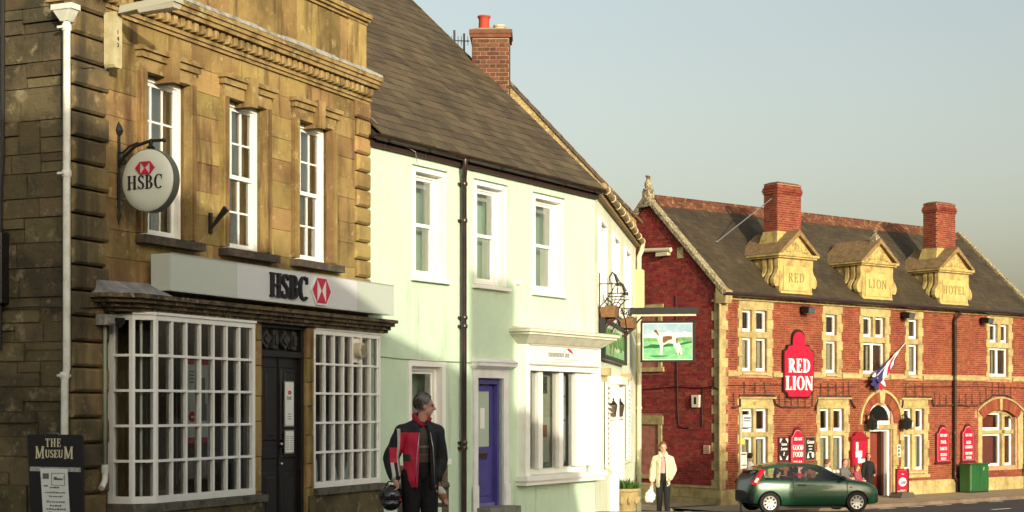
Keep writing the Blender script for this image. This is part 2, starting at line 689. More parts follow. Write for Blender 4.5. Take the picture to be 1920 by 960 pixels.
def sash(parent, x0, x1, z0, z1, y, cols=1, rows=1, bar=.022, fr=.05, wood=None, gl=None, meet=True, name='sash_window', room=.5, cloth=None, blind=None):
    """sliding sash window standing with its face at y: box frame, two sashes, bars, panes"""
    wood = wood or white
    gl = gl or pane_glass
    zm = (z0 + z1) / 2
    fo = MB()
    fo.box(x0, x0 + fr, y - .012, y + .1, z0, z1).box(x1 - fr, x1, y - .012, y + .1, z0, z1)
    fo.box(x0 + fr, x1 - fr, y - .012, y + .1, z1 - fr, z1).box(x0 + fr - .01, x1 - fr + .01, y - .045, y + .1, z0, z0 + fr * .9)
    win = fo.build(name, wood, parent)
    a, b = x0 + fr, x1 - fr
    halves = [(z0 + fr * .9, zm + .02, y + .045), (zm - .02, z1 - fr, y + .015)] if meet else [(z0 + fr * .9, z1 - fr, y + .02)]
    for (za, zb, yy) in halves:
        s = MB()
        st = .042
        s.box(a, a + st, yy, yy + .03, za, zb).box(b - st, b, yy, yy + .03, za, zb)
        s.box(a + st, b - st, yy, yy + .03, zb - st, zb).box(a + st, b - st, yy, yy + .03, za, za + st * 1.2)
        for i in range(1, cols):
            xm = a + st + (b - a - 2 * st) * i / cols
            s.box(xm - bar / 2, xm + bar / 2, yy + .002, yy + .028, za + st, zb - st)
        for i in range(1, rows):
            zz = za + st + (zb - za - 2 * st) * i / rows
            s.box(a + st, b - st, yy + .004, yy + .026, zz - bar / 2, zz + bar / 2)
        s.build('sash', wood, win)
        for i in range(cols):
            for j in range(rows):
                p0 = a + st + (b - a - 2 * st) * i / cols
                p1 = a + st + (b - a - 2 * st) * (i + 1) / cols
                q0 = za + st + (zb - za - 2 * st) * j / rows
                q1 = za + st + (zb - za - 2 * st) * (j + 1) / rows
                tl = random.uniform(-.006, .006)
                MB().add([(p0, yy + .016 + tl, q0), (p1, yy + .016 - tl, q0), (p1, yy + .016 - tl, q1), (p0, yy + .016 + tl, q1)], [(0, 1, 2, 3)]).build('pane', gl, win, fixn=False)
    if room:
        rm = MB()
        yb = y + .12 + room
        rm.add([(x0 - .3, yb, z0 - .3), (x1 + .3, yb, z0 - .3), (x1 + .3, yb, z1 + .3), (x0 - .3, yb, z1 + .3)], [(0, 1, 2, 3)])
        rm.box(x0 - .32, x0 - .3, y + .11, yb, z0 - .3, z1 + .3).box(x1 + .3, x1 + .32, y + .11, yb, z0 - .3, z1 + .3)
        rm.box(x0 - .3, x1 + .3, y + .11, yb, z1 + .28, z1 + .3).box(x0 - .3, x1 + .3, y + .11, yb, z0 - .3, z0 - .28)
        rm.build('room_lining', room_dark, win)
    if cloth:
        for side in (0, 1):
            cm = MB()
            w = (x1 - x0) * cloth
            xs = [x0 + .02 + w * i / 10 if side == 0 else x1 - .02 - w * i / 10 for i in range(11)]
            for i in range(10):
                yy0, yy1 = y + .17 + .025 * (i % 2), y + .17 + .025 * ((i + 1) % 2)
                cm.add([(xs[i], yy0, z0), (xs[i + 1], yy1, z0), (xs[i + 1], yy1, z1), (xs[i], yy0, z1)], [(0, 1, 2, 3)])
            cm.build('curtain', curtain_m, win)
    if blind:
        MB().box(x0 + fr, x1 - fr, y + .14, y + .15, z1 - (z1 - z0) * blind, z1).build('blind', mat('blind', (.62, .6, .5), rough=.9), win)
    return win


BRICK_UNIT = {}


def unit_brick():
    if 'm' not in BRICK_UNIT:
        m = MB().box(0, 1, 0, 1, 0, 1)
        me = m.mesh('brick')
        fix_normals(me)
        BRICK_UNIT['m'] = me
    return BRICK_UNIT['m']


def brick_rects(x0, x1, z0, z1, holes=(), bl=.225, bh=.075, j=.011, flemish=True, seed=1):
    """rectangles (xa,xb,za,zb) of a brick bond in x-z"""
    rr = random.Random(seed)
    out = []
    n = 0
    z = z0
    while z + bh * .6 < z1:
        zt = min(z + bh - j, z1)
        for a, b in free_spans(x0, x1, holes, z + bh / 2):
            # phase is fixed to the wall so courses line up across openings
            hd = n % 2
            seq = [bl, bl / 2] if flemish else [bl]
            per = sum(seq)
            off = (per / 2 if hd else 0) + rr.uniform(-.004, .004)
            x = math.floor((a - off) / per) * per + off
            k = 0
            while x < b:
                L = seq[k % len(seq)]
                xa, xb = max(x, a), min(x + L - j, b)
                if xb - xa > .03:
                    out.append((xa, xb, z, zt))
                x += L
                k += 1
        n += 1
        z += bh
    return out
# ================================================================ the bank
ham = mat('ham_stone', (.335, .23, .085), (.165, .107, .042), (.49, .39, .19), sc=1.3, lo=.42, hi=.66, sc3=7.5, lo3=.58, hi3=.72, rough=.9, bump=.014, bsc=26, rnd=.22, hue=.014,
          streak=((.10, .06, .026), 4.5, .54, .68))
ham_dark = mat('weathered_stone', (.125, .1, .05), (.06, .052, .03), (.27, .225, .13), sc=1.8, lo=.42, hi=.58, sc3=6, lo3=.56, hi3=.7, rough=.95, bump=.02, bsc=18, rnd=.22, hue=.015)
ham_cornice = mat('cornice_stone', (.33, .23, .09), (.17, .115, .045), (.43, .36, .18), sc=3.5, lo=.45, hi=.6, sc3=9, lo3=.56, hi3=.66, rough=.9, bump=.012, bsc=26)
shop_cornice = mat('lichened_stone', (.13, .095, .055), (.05, .042, .03), (.33, .28, .16), sc=6, lo=.45, hi=.58, sc3=14, lo3=.56, hi3=.64, rough=.95, bump=.015, bsc=26)
mortar_ham = mat('ham_mortar', (.3, .2, .09), (.2, .13, .06), sc=6, rough=1)
quoin_m = mat('quoin_stone', (.22, .16, .07), (.09, .075, .04), (.34, .26, .13), sc=1.6, lo=.4, hi=.62, sc3=6, lo3=.56, hi3=.7, rough=.95, bump=.016, bsc=20, rnd=.2, hue=.012, streak=((.06, .05, .03), 3.5, .52, .7))
sill_dark = mat('dark_sill', (.06, .05, .04), (.11, .09, .06), sc=8, rough=.95, bump=.01, bsc=30)

bank = thing('bank_building', 'golden stone bank with dentil cornice, white multi-pane bay windows and black door', 'bank', BANK)
UW = [(1.18, 2.0), (2.75, 3.58), (4.32, 5.17)]
UZ = (3.48, 5.26)
holes = [(a, b, UZ[0], UZ[1]) for a, b in UW] + [(.64, 6.0, -.6, 2.62)]
wall = wall_slab(.02, 6.2, -.6, 5.8, holes, .05, .45).build('front_wall', mortar_ham, bank)
# ashlar, stone by stone
sholes = [(a - .11, b + .11, 3.37, 5.56) for a, b in UW] + [(.5, 6.3, -.6, 2.62)]
rs = random.Random(4)
z = 2.62
ci = 0
while z < 5.72:
    hgt = rs.choice([.27, .3, .33])
    if z + hgt > 5.6:
        hgt = 5.76 - z
    zz = z + hgt / 2
    for a, b in free_spans(.5, 5.84, sholes, zz):
        x = a
        while x < b - .02:
            L = rs.uniform(.38, .78)
            if b - (x + L) < .2:
                L = b - x
            j = rs.uniform(-.006, .006)
            MB().cbox(x + .0015, x + L - .0015, .0 + j * .6, .06, z + .0015, z + hgt - .0015, .004).build('stone', ham, wall)
            x += L
    z += hgt
# quoins of the left corner: long low blocks with deep joints, and the short ones of the right end
z = -.6
k = 0
while z < 5.7:
    h = .262
    m = quoin_m
    e = .5 + (.05 if k % 2 else 0)
    mb = MB().cbox(-.04, e, -.055, .07, z + .010, z + h - .012, .026)
    mb.build('quoin', m, wall)
    z += h
    k += 1
z = 2.9
k = 0
while z < 5.6:
    h = .24
    e = 5.80 if k % 2 else 5.86
    MB().cbox(e, 6.225, -.045, .3, z + .008, z + h - .01, .03).build('quoin', ham, wall)
    z += h
    k += 1
# side wall: rougher coursed blocks and rubble (only its first metres can be seen)
swall = MB().box(.0, .4, .06, 4.2, -.6, 8.5).build('side_wall', mortar_ham, bank)
z = -.6
while z < 7.4:
    hgt = rs.choice([.2, .26, .3, .34])
    y = .075
    while y < 4.1:
        L = rs.uniform(.25, .62)
        if rs.random() < .22:          # a pair of small rubble stones
            hh = hgt * rs.uniform(.4, .6)
            for (za, zb) in ((z, z + hh), (z + hh, z + hgt)):
                d = rs.uniform(-.02, .025)
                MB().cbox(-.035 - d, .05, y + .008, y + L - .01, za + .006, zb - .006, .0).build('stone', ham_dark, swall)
        else:
            d = rs.uniform(-.012, .015)
            MB().hull8([(-.03 - d, y + .006, z + .005), (.05, y + .006, z + .005), (.05, y + L - .006, z + .005), (-.03 - d, y + L - .006, z + .005),
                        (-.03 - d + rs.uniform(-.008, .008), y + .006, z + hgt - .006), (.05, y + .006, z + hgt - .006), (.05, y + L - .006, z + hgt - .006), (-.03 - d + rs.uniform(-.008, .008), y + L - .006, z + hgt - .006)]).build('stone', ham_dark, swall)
        y += L
    z += hgt
MB().box(.4, 6.18, .9, 7.0, -.6, 6.3).build('rear_block', ham, bank)
# upper windows with their surrounds
for a, b in UW:
    su = MB()
    su.box(a - .1, a, -.05, .1, 3.5, 5.26).box(b, b + .1, -.05, .1, 3.5, 5.26)
    su.box(a - .07, a - .02, -.075, -.05, 3.5, 5.26).box(b + .02, b + .07, -.075, -.05, 3.5, 5.26)
    su.build('window_surround', ham, bank)
    xc = (a + b) / 2
    kw = .085
    ln = MB()
    for (p, q) in ((a - .1, xc - kw), (xc + kw, b + .1)):
        ln.box(p, q, -.05, .22, 5.26, 5.40).box(p - (.03 if p < xc - .3 else 0), q + (.03 if q > xc + .3 else 0), -.085, .05, 5.40, 5.47).box(p - (.06 if p < xc - .3 else 0), q + (.06 if q > xc + .3 else 0), -.12, .05, 5.47, 5.52)
    ln.build('lintel', ham_cornice, bank)
    MB().prism([(xc - kw * .75, 5.2), (xc + kw * .75, 5.2), (xc + kw, 5.55), (xc - kw, 5.55)], -.14, .2).build('keystone', ham, bank)
    MB().box(a - .14, b + .16, -.14, .2, 3.385, 3.475).build('sill', sill_dark, bank)
    sash(bank, a, b, 3.48, 5.26, .11, cols=3, rows=2, fr=.055, room=.7, cloth=.34, blind=.45)  # pale blinds and wide curtains added to lighten the dark panes
# main cornice
co = MB()
for (z0, z1, y) in ((5.76, 5.80, -.03), (5.80, 5.84, -.055), (5.97, 6.02, -.16), (6.02, 6.07, -.185), (6.07, 6.12, -.21)):
    co.box(-.05, 6.2 - y * .25, y, .3, z0, z1)
co.build('cornice', ham_cornice, bank)
MB().box(-.05, 6.21, -.04, .3, 5.84, 5.97).build('dentil_band', ham_cornice, bank)
x = .0
dm = MB().cbox(0, .075, -.085, .0, 0, .105, .015).mesh('dentil')
fix_normals(dm)
dm.materials.append(ham_cornice)
while x < 6.14:
    piece('dentil', dm, bank, (x, -.041, 5.855))
    x += .132
# weathered lead on top of the cornice
lm = MB()
x = -.05
while x < 6.24:
    L = rs.uniform(.5, .75)
    lm.hull8([(x, -.215 + rs.uniform(-.006, .004), 6.122), (min(x + L, 6.25) - .006, -.215 + rs.uniform(-.006, .004), 6.122), (min(x + L, 6.25) - .006, .02, 6.16), (x, .02, 6.16),
              (x, -.205, 6.16 + rs.uniform(0, .02)), (min(x + L, 6.25) - .006, -.205, 6.16 + rs.uniform(0, .02)), (min(x + L, 6.25) - .006, .02, 6.24), (x, .02, 6.24)])
    x += L
lm.build('lead_capping', mat('lead_pale', (.36, .37, .33), (.2, .2, .17), sc=7, rough=.8, bump=.006, bsc=25), bank)
# parapet: slabs and pilaster blocks under a coping
par = MB().box(-.05, 6.2, .1, .5, 6.16, 6.86).build('parapet', mortar_ham, bank)
for i, (a, b) in enumerate([(0, .45), (.46, 1.1), (1.11, 1.75), (1.76, 2.2), (2.21, 2.9), (2.91, 3.55), (3.56, 4.05), (4.06, 4.4), (4.41, 4.95), (4.96, 5.55), (5.56, 5.72), (5.73, 6.215)]):
    pj = .06 if i in (3, 7, 11, 0) else .085
    MB().cbox(a, b, pj - .03, .14, 6.2, 6.86, .006).build('parapet_slab', ham, par)
cp = MB()
for (z0, z1, y) in ((6.86, 6.90, .02), (6.90, 6.94, -.02), (6.94, 7.0, -.05)):
    cp.box(-.1, 6.23 - y * .4, y, .6, z0, z1)
cp.build('coping', ham_cornice, bank)
# the shop front: plinth, piers, cornice, flashing
pl = MB()
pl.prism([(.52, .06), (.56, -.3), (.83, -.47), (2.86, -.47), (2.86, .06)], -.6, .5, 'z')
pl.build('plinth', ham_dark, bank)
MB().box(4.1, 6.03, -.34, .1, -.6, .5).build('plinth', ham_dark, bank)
sl = MB()
sl.prism([(.55, .1), (.58, -.33), (.84, -.5), (2.9, -.5), (2.9, .1)], .505, .585, 'z')
sl.build('bay_sill', mat('bay_sill_stone', (.12, .115, .085), (.06, .06, .045), (.22, .2, .14), sc=5, rough=.95, bump=.012, bsc=24), bank)
MB().box(4.24, 6.07, -.39, .1, .505, .585).build('bay_sill', MATS['bay_sill_stone'], bank)
pier_st = []
for (a, b, yf) in ((2.9, 3.07, -.3), (4.085, 4.25, -.31)):
    z = -.6
    while z < 2.58:
        h = rs.choice([.3, .36, .42])
        if z + h > 2.45:
            h = 2.61 - z
        MB().cbox(a, b, yf + rs.uniform(-.004, .004), .1, z + .003, z + h - .003, .01).build('pier_stone', ham, bank)
        z += h
sc_ = MB()
for (z0, z1, y, e) in ((2.615, 2.655, -.36, .42), (2.655, 2.70, -.40, .34), (2.70, 2.745, -.455, .26), (2.745, 2.79, -.50, .2)):
    sc_.prism([(e, .04), (e + .02, y * .55), (e + .28, y), (6.02 - y * .25, y), (6.02 - y * .25, .04)], z0, z1, 'z')
sc_.build('shop_cornice', shop_cornice, bank)
MB().hull8([(.3, -.3, 2.792), (1.2, -.4, 2.792), (1.2, .0, 2.792), (.3, .0, 2.792), (.32, -.08, 2.93), (1.2, -.08, 2.95), (1.2, .0, 2.95), (.32, .0, 2.93)]).build('lead_flashing', lead, bank)


def bay_face(win, P, Q, z0, z1, cols, rows, inner=False, ends=(.05, .05)):
    """one glazed face of a bay between two plan points; frame, glazing bars, panes"""
    P, Q = Vector((P[0], P[1], 0)), Vector((Q[0], Q[1], 0))
    d = (Q - P)
    Lg = d.length
    d.normalize()
    n = Vector((-d.y, d.x, 0))          # inwards

    def ob(m, s0, s1, t0, t1, za, zb):
        pts = []
        for zz in (za, zb):
            for (s, t) in ((s0, t0), (s1, t0), (s1, t1), (s0, t1)):
                p = P + d * s + n * t
                pts.append((p.x, p.y, zz))
        m.hull8(pts)
    m = MB()
    ob(m, 0, Lg, -.012, .075, z0, z0 + .075)
    ob(m, 0, Lg, -.012, .075, z1 - .055, z1)
    ob(m, -.004, Lg + .004, -.03, .075, z1 + .001, z1 + .03)
    ob(m, 0, ends[0], -.01, .07, z0 + .075, z1 - .055)
    ob(m, Lg - ends[1], Lg, -.01, .07, z0 + .075, z1 - .055)
    m.build('bay_frame', white, win)
    a0, a1 = ends[0], Lg - ends[1]
    gb = MB()
    for i in range(1, cols):
        s = a0 + (a1 - a0) * i / cols
        ob(gb, s - .017, s + .017, -.006, .06, z0 + .075, z1 - .055)
    if inner:
        s = (a0 + a1) / 2
        ob(gb, s - .012, s + .012, .09, .12, z0 + .075, z1 - .055)
    zz0, zz1 = z0 + .075, z1 - .055
    for j in range(1, rows):
        zz = zz0 + (zz1 - zz0) * j / rows
        ob(gb, a0 - .02, a1 + .02, -.014, .052, zz - .014, zz + .014)
    gb.build('glazing_bars', white, win)
    for i in range(cols):
        for j in range(rows):
            s0, s1 = a0 + (a1 - a0) * i / cols, a0 + (a1 - a0) * (i + 1) / cols
            t0, t1 = zz0 + (zz1 - zz0) * j / rows, zz0 + (zz1 - zz0) * (j + 1) / rows
            ta, tb = .03 + random.uniform(-.004, .004), .03 + random.uniform(-.004, .004)
            A, B = P + d * s0 + n * ta, P + d * s1 + n * tb
            MB().add([(A.x, A.y, t0), (B.x, B.y, t0), (B.x, B.y, t1), (A.x, A.y, t1)], [(0, 1, 2, 3)]).build('pane', bay_glass, win, fixn=False)


bay_glass = glass_mat('bay_glass', refl=2.2, wob=.002)
bwin = MB().box(.66, 2.76, .02, .06, 2.57, 2.6).build('bay_window', white, bank)
bay_face(bwin, (.62, .03), (.655, -.25), .59, 2.585, 1, 5, ends=(.07, .03))
bay_face(bwin, (.655, -.25), (.863, -.4), .59, 2.585, 1, 5, inner=True, ends=(.03, .03))
bay_face(bwin, (.863, -.4), (2.76, -.4), .59, 2.585, 7, 5, ends=(.03, .06))
bay_face(bwin, (2.76, -.4), (2.82, -.28), .59, 2.585, 1, 5, ends=(.03, .03))
bwin2 = MB().box(4.3, 5.98, -.2, -.16, 2.57, 2.6).build('bay_window', white, bank)
bay_face(bwin2, (4.26, -.3), (5.99, -.3), .59, 2.585, 7, 5, ends=(.03, .04))
bay_face(bwin2, (5.99, -.3), (6.02, .03), .59, 2.585, 1, 5, ends=(.03, .03))
# rooms behind
rm = MB()
rm.box(.4, 6.15, 1.9, 1.95, -.3, 2.9)
rm.box(.5, .55, .46, 1.9, -.3, 2.9).box(6.08, 6.12, .46, 1.9, -.3, 2.9).box(.6, 6.0, -.26, 1.9, 2.59, 2.61).box(.7, 6.0, -.2, 1.9, -.3, .3)
rm.box(2.86, 2.88, -.2, 1.9, .3, 2.58).box(4.26, 4.28, -.2, 1.9, .3, 2.58)
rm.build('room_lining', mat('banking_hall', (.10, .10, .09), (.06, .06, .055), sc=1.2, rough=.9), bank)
bl = MB()
for i in range(15):
    x = 4.32 + i * .11
    if i not in (5, 6):
        bl.hull8([(x, .1, .7), (x + .05, .14, .7), (x + .052, .145, .7), (x + .002, .105, .7), (x, .1, 2.5), (x + .05, .14, 2.5), (x + .052, .145, 2.5), (x + .002, .105, 2.5)])
for i in range(9):
    x = 1.25 + i * .19
    bl.hull8([(x, .42, .7), (x + .04, .47, .7), (x + .043, .473, .7), (x + .003, .423, .7), (x, .42, 2.5), (x + .04, .47, 2.5), (x + .043, .473, 2.5), (x + .003, .423, 2.5)])
bl.build('blind', mat('blind_grey', (.4, .43, .4), rough=.9), bank)
# extractor fan in the right bay
fan = MB().lathe([(.0, -.1), (.085, -.1), (.1, -.085), (.1, .02)], (5.36, -.3, 2.36), 24, 'y').build('extractor_fan', mat('cream_plastic', (.55, .5, .36), rough=.5), bank, smooth='auto')
fg = MB()
for i in range(-4, 5):
    hh = math.sqrt(max(.0055 - (i * .018) ** 2, .0002))
    fg.box(5.36 + i * .018 - .004, 5.36 + i * .018 + .004, -.408, -.4, 2.36 - hh, 2.36 + hh)
fg.build('fan_grille', mat('cream_grille', (.3, .27, .18), rough=.6), fan)
MB().box(5.24, 5.48, -.278, -.272, 2.2, 2.52).build('blanking_board', white, fan)
# door
dr = MB().box(3.14, 4.02, -.2, -.14, -.2, 2.22).build('door', black_paint, bank)
for (a, b) in ((3.2, 3.53), (3.63, 3.96)):
    for (z0, z1) in ((.02, .82), (.98, 1.12), (1.2, 2.1)):
        pn = MB().cbox(a, b, -.22, -.18, z0, z1, .018)
        if z1 - z0 > .3:
            pn.cbox(a + .07, b - .07, -.235, -.215, z0 + .05, z1 - .05, .02)
        pn.build('door_panel', black_paint, dr)
MB().box(3.575, 3.585, -.215, -.195, -.2, 2.2).build('meeting_strip', black_paint, dr)
for zz in (.92, 1.16):
    MB().lathe([(0, -.05), (.018, -.045), (.02, -.02), (.012, 0)], (3.6, -.21, zz), 10, 'y').build('door_knob', steel, dr, smooth=True)
df = MB()
df.box(3.07, 3.14, -.26, -.1, -.3, 2.62).box(4.02, 4.085, -.26, -.1, -.3, 2.62).box(3.14, 4.02, -.26, -.1, 2.22, 2.29).box(3.14, 4.02, -.26, -.1, 2.57, 2.62)
df.box(3.14, 4.02, -.17, -.1, 2.29, 2.57)
df.build('door_frame', black_paint, bank)
for i, xc in enumerate((3.26, 3.47, 3.68, 3.89)):
    q = .125
    rot = [(0, 1), (1, .15), (.1, -1), (-1, -.1)] if i % 2 == 0 else [(-.45, 1), (.45, .9), (.45, -1), (-.45, -.9)]
    MB().prism([(xc + p * q, 2.43 + s_ * q * .95) for p, s_ in rot], -.24, -.165).prism([(xc + p * q * .55, 2.43 + s_ * q * .5) for p, s_ in rot], -.265, -.235).build('fanlight_carving', mat('carved_black', (.03, .03, .03), (.06, .06, .055), sc=20, rough=.5), bank)
# black cable along the wall, mortar scars
MB().tube([(-.07, 1.8, 2.66), (-.07, 1.0, 2.63), (-.08, .4, 2.64), (-.07, -.03, 2.62), (.2, -.075, 2.63), (.45, -.07, 2.66), (.5, -.06, 2.95)], .008, 5).build('wall_cable', dark_iron, bank)

# ---------------------------------------------------------------- things on and by the bank
red_bank = mat('bank_red', (.52, .015, .06), rough=.4, spec=.5)
sgn = thing('fascia_sign', 'long pale bank fascia sign with black raised letters HSBC and red hexagon', 'sign', BANK, (3.7, -.3, 2.87))
MB().box(1.157, 2.42, -.375, -.12, 2.868, 3.268).build('end_panel', mat('sign_grey', (.5, .56, .5), rough=.35, spec=.5), sgn)
MB().box(2.424, 5.22, -.378, -.12, 2.868, 3.272).build('middle_panel', mat('sign_silver', (.62, .65, .66), rough=.3, spec=.5), sgn)
MB().box(5.224, 6.25, -.375, -.12, 2.868, 3.268).build('end_panel', MATS['sign_grey'], sgn)
MB().box(1.157, 6.25, -.385, -.379, 2.862, 2.872).box(1.157, 6.25, -.385, -.379, 3.268, 3.276).build('edge_trim', mat('trim_alu', (.55, .57, .53), rough=.35, metal=.5), sgn)
x = 3.1
for c in 'HSBC':
    lm_ = MB()
    x += put_glyph(lm_, c, x, 2.925, .29, -.415, -.378, wx=.93, w=.2, t=.075) - .0
    lm_.build('letter', ink, sgn)
hexagon(sgn, 4.285, 3.07, .44, .31, -.40, red_bank, mat('sign_white', (.75, .76, .74), rough=.35, spec=.5))

# round projecting sign, hung square to the wall
RS = Frame(*BANK.w(.75, -.42, 0).xy, 23.9 + 90)       # sign's own frame: x away from the wall, y along the street
rsg = thing('round_hanging_sign', 'round white hanging sign with red hexagon over HSBC on black scrolled bracket', 'sign', RS, (0, 0, 3.665))
MB().lathe([(.0, -.095), (.2, -.092), (.295, -.08), (.325, -.055), (.325, .055), (.295, .08), (.2, .092), (0, .095)], (0, 0, 3.99), 48, 'y').build('disc', mat('sign_disc', (.66, .7, .6), rough=.35, spec=.5), rsg, smooth='auto')
MB().lathe([(.326, -.05), (.334, -.05), (.334, .05), (.326, .05)], (0, 0, 3.99), 48, 'y', cap=False).build('rim', mat('disc_rim', (.12, .13, .1), rough=.4), rsg, smooth='auto')
lt = MB()
put_text(lt, 'HSBC', 0, 3.895, .145, -.102, -.095, wx=.93, gap=.006, w=.18, t=.05)
lt.build('lettering', ink, rsg)
hexagon(rsg, .0, 4.115, .25, .135, -.1, red_bank, MATS['sign_disc'], plate=False)
bk = MB()
bk.box(-.43, -.405, -.02, .02, 3.72, 4.5)
bk.lathe([(.0, 0), (.035, .03), (.05, .07), (.03, .12), (0, .17)], (-.415, 0, 4.48), 10)
bk.lathe([(.0, 0), (.02, -.06), (.03, -.1), (.0, -.2)], (-.415, 0, 3.74), 8)
bk.tube([(-.42, 0, 4.16), (-.34, 0, 4.27), (-.2, 0, 4.37), (0, 0, 4.415), (.17, 0, 4.41)], .018, 7)
bk.tube([(-.42, 0, 4.32), (-.36, 0, 4.31), (-.28, 0, 4.37), (-.16, 0, 4.405)], .012, 6)
bk.ringsect(-.36, 4.22, .04, .026, 0, 360, -.012, .012, 12)
bk.lathe([(.03, 0), (.05, .02), (.02, .05), (.03, .09), (.0, .12)], (0, 0, 4.32), 10)
bk.ell((.17, 0, 4.41), (.025, .025, .025), 8, 6)
bk.build('bracket', dark_iron, rsg, smooth='auto')

# street lamp fixed to the wall: gear box with its number, rusty arm, lantern
lamp = thing('wall_street_lamp', 'cream wall-mounted street lamp numbered 143 with long lantern on rusty arm', 'street lamp', BANK, (.48, -.06, 5.15))
lampm = mat('lamp_cream', (.52, .47, .28), (.42, .37, .2), sc=9, rough=.6, bump=.002)
MB().prism([(.42, 5.18), (.44, 5.15), (.54, 5.15), (.555, 5.18), (.555, 5.70), (.54, 5.73), (.44, 5.73), (.42, 5.70)], -.2, -.07).build('gear_box', lampm, lamp)
MB().box(.45, .525, -.07, -.0, 5.2, 5.7).build('back_plate', dark_iron, lamp)
nb = MB()
for i, c in enumerate('143'):
    put_glyph(nb, c, .47, 5.5 - i * .068, .045, -.204, -.2, serif=False, w=.2)
nb.build('number', ink, lamp)
MB().tube([(.5, -.17, 5.70), (.5, -.22, 5.74), (.5, -.32, 5.76)], .022, 8).build('arm', mat('rust', (.22, .09, .03), (.32, .14, .05), sc=20, rough=.9), lamp)
MB().hull8([(.42, -.96, 5.755), (.58, -.96, 5.755), (.56, -.24, 5.705), (.44, -.24, 5.705), (.44, -.96, 5.83), (.56, -.96, 5.83), (.54, -.24, 5.79), (.46, -.24, 5.79)]).build('lantern', mat('lamp_grey', (.42, .42, .32), rough=.5), lamp)
MB().hull8([(.44, -.93, 5.70), (.56, -.93, 5.70), (.56, -.5, 5.685), (.44, -.5, 5.685), (.425, -.94, 5.757), (.575, -.94, 5.757), (.565, -.48, 5.724), (.435, -.48, 5.724)]).build('bowl', mat('lamp_bowl', (.45, .43, .33), rough=.3, spec=.5), lamp)
MB().tube([(.46, -.09, 5.16), (.4, -.03, 5.09), (.25, -.06, 5.12), (.1, -.06, 5.08), (-.06, -.02, 5.1)], .006, 5).build('supply_cable', dark_iron, lamp)

# small black bracket
yb = thing('iron_sign_bracket', 'empty black forked iron bracket between the first two upper bank windows', 'bracket', BANK, (2.43, 0, 3.6))
MB().box(2.4, 2.45, -.03, -.0, 3.62, 3.86).build('wall_plate', dark_iron, yb)
MB().hull8([(2.405, -.03, 3.68), (2.445, -.03, 3.68), (2.445, -.02, 3.68), (2.405, -.02, 3.68), (2.405, -.26, 3.88), (2.445, -.26, 3.88), (2.445, -.21, 3.93), (2.405, -.21, 3.93)]).build('arm', dark_iron, yb)

# white rainwater pipe with hopper
wp = thing('white_drainpipe', 'tall white drainpipe with hopper head at the corner of the bank', 'drainpipe', BANK, (-.1, .02, 0))
wpm = mat('pipe_white', (.74, .76, .68), (.6, .62, .52), sc=6, rough=.45)
MB().tube([(-.1, -.015, 5.56), (-.1, -.015, 2.0), (-.1, .01, 1.9), (-.1, .015, .4)], .038, 12).build('pipe', wpm, wp, smooth='auto')
MB().hull8([(-.145, -.06, 5.52), (-.055, -.06, 5.52), (-.055, .03, 5.52), (-.145, .03, 5.52), (-.18, -.13, 5.63), (-.05, -.13, 5.63), (-.05, .1, 5.63), (-.18, .1, 5.63)]).box(-.19, -.045, -.145, .115, 5.63, 5.685).build('hopper_head', wpm, wp)
for zz in (5.46, 3.98, 1.93, .9):
    MB().lathe([(.046, -.035), (.05, -.02), (.05, .02), (.046, .035)], (-.1, -.013 if zz > 2 else .012, zz), 12).box(-.16, -.04, -.02, .06, zz - .012, zz + .012).build('collar', wpm, wp, smooth='auto')
# grey waste pipe and white elbow
gp = thing('grey_waste_pipe', 'thin grey-green waste pipe with white elbow beside the left bay window', 'pipe', BANK, (.4, -.1, .8))
MB().tube([(.4, -.1, 2.45), (.4, -.1, .98)], .018, 8).build('pipe', mat('pipe_grey', (.28, .31, .24), rough=.6), gp, smooth=True)
MB().tube([(.4, -.1, 1.0), (.4, -.1, .9), (.38, -.11, .84), (.33, -.13, .8), (.29, -.14, .77)], .032, 10).lathe([(.04, 0), (.04, .09)], (.4, -.1, .92), 12).build('elbow', wpm, gp, smooth='auto')
fl = thing('bulkhead_lamp', 'small dark metal bulkhead lamp under the left end of the shop cornice', 'lamp', BANK, (.42, -.1, 2.45))
MB().cbox(.3, .5, -.2, -.06, 2.46, 2.57, .02).build('housing', mat('old_metal', (.2, .2, .17), (.35, .33, .26), sc=25, rough=.6), fl)
MB().lathe([(.02, 0), (.06, .05), (.07, .1)], (.5, -.2, 2.44), 10).build('hood', dark_iron, fl, smooth='auto')
MB().tube([(.45, -.12, 2.56), (.45, -.14, 2.66), (.42, -.1, 2.74)], .015, 6).build('bracket', dark_iron, fl)
# black pipe and box at the left edge of the picture
dp = thing('black_drainpipe', 'black cast-iron drainpipe at the far left of the bank side wall', 'drainpipe', BANK, (-.08, .82, 3))
MB().tube([(-.08, .83, 6.9), (-.08, .83, 4.2), (-.08, .86, 3.9), (-.08, .87, 2.2)], .022, 8).build('pipe', dark_iron, dp, smooth='auto')
MB().cbox(-.16, -.03, .78, 1.05, 2.68, 3.42, .01).build('box', black_paint, dp)

# museum board hung on the side wall
MS = Frame(*BANK.w(-.17, .12, 0).xy, 23.9 + 90)
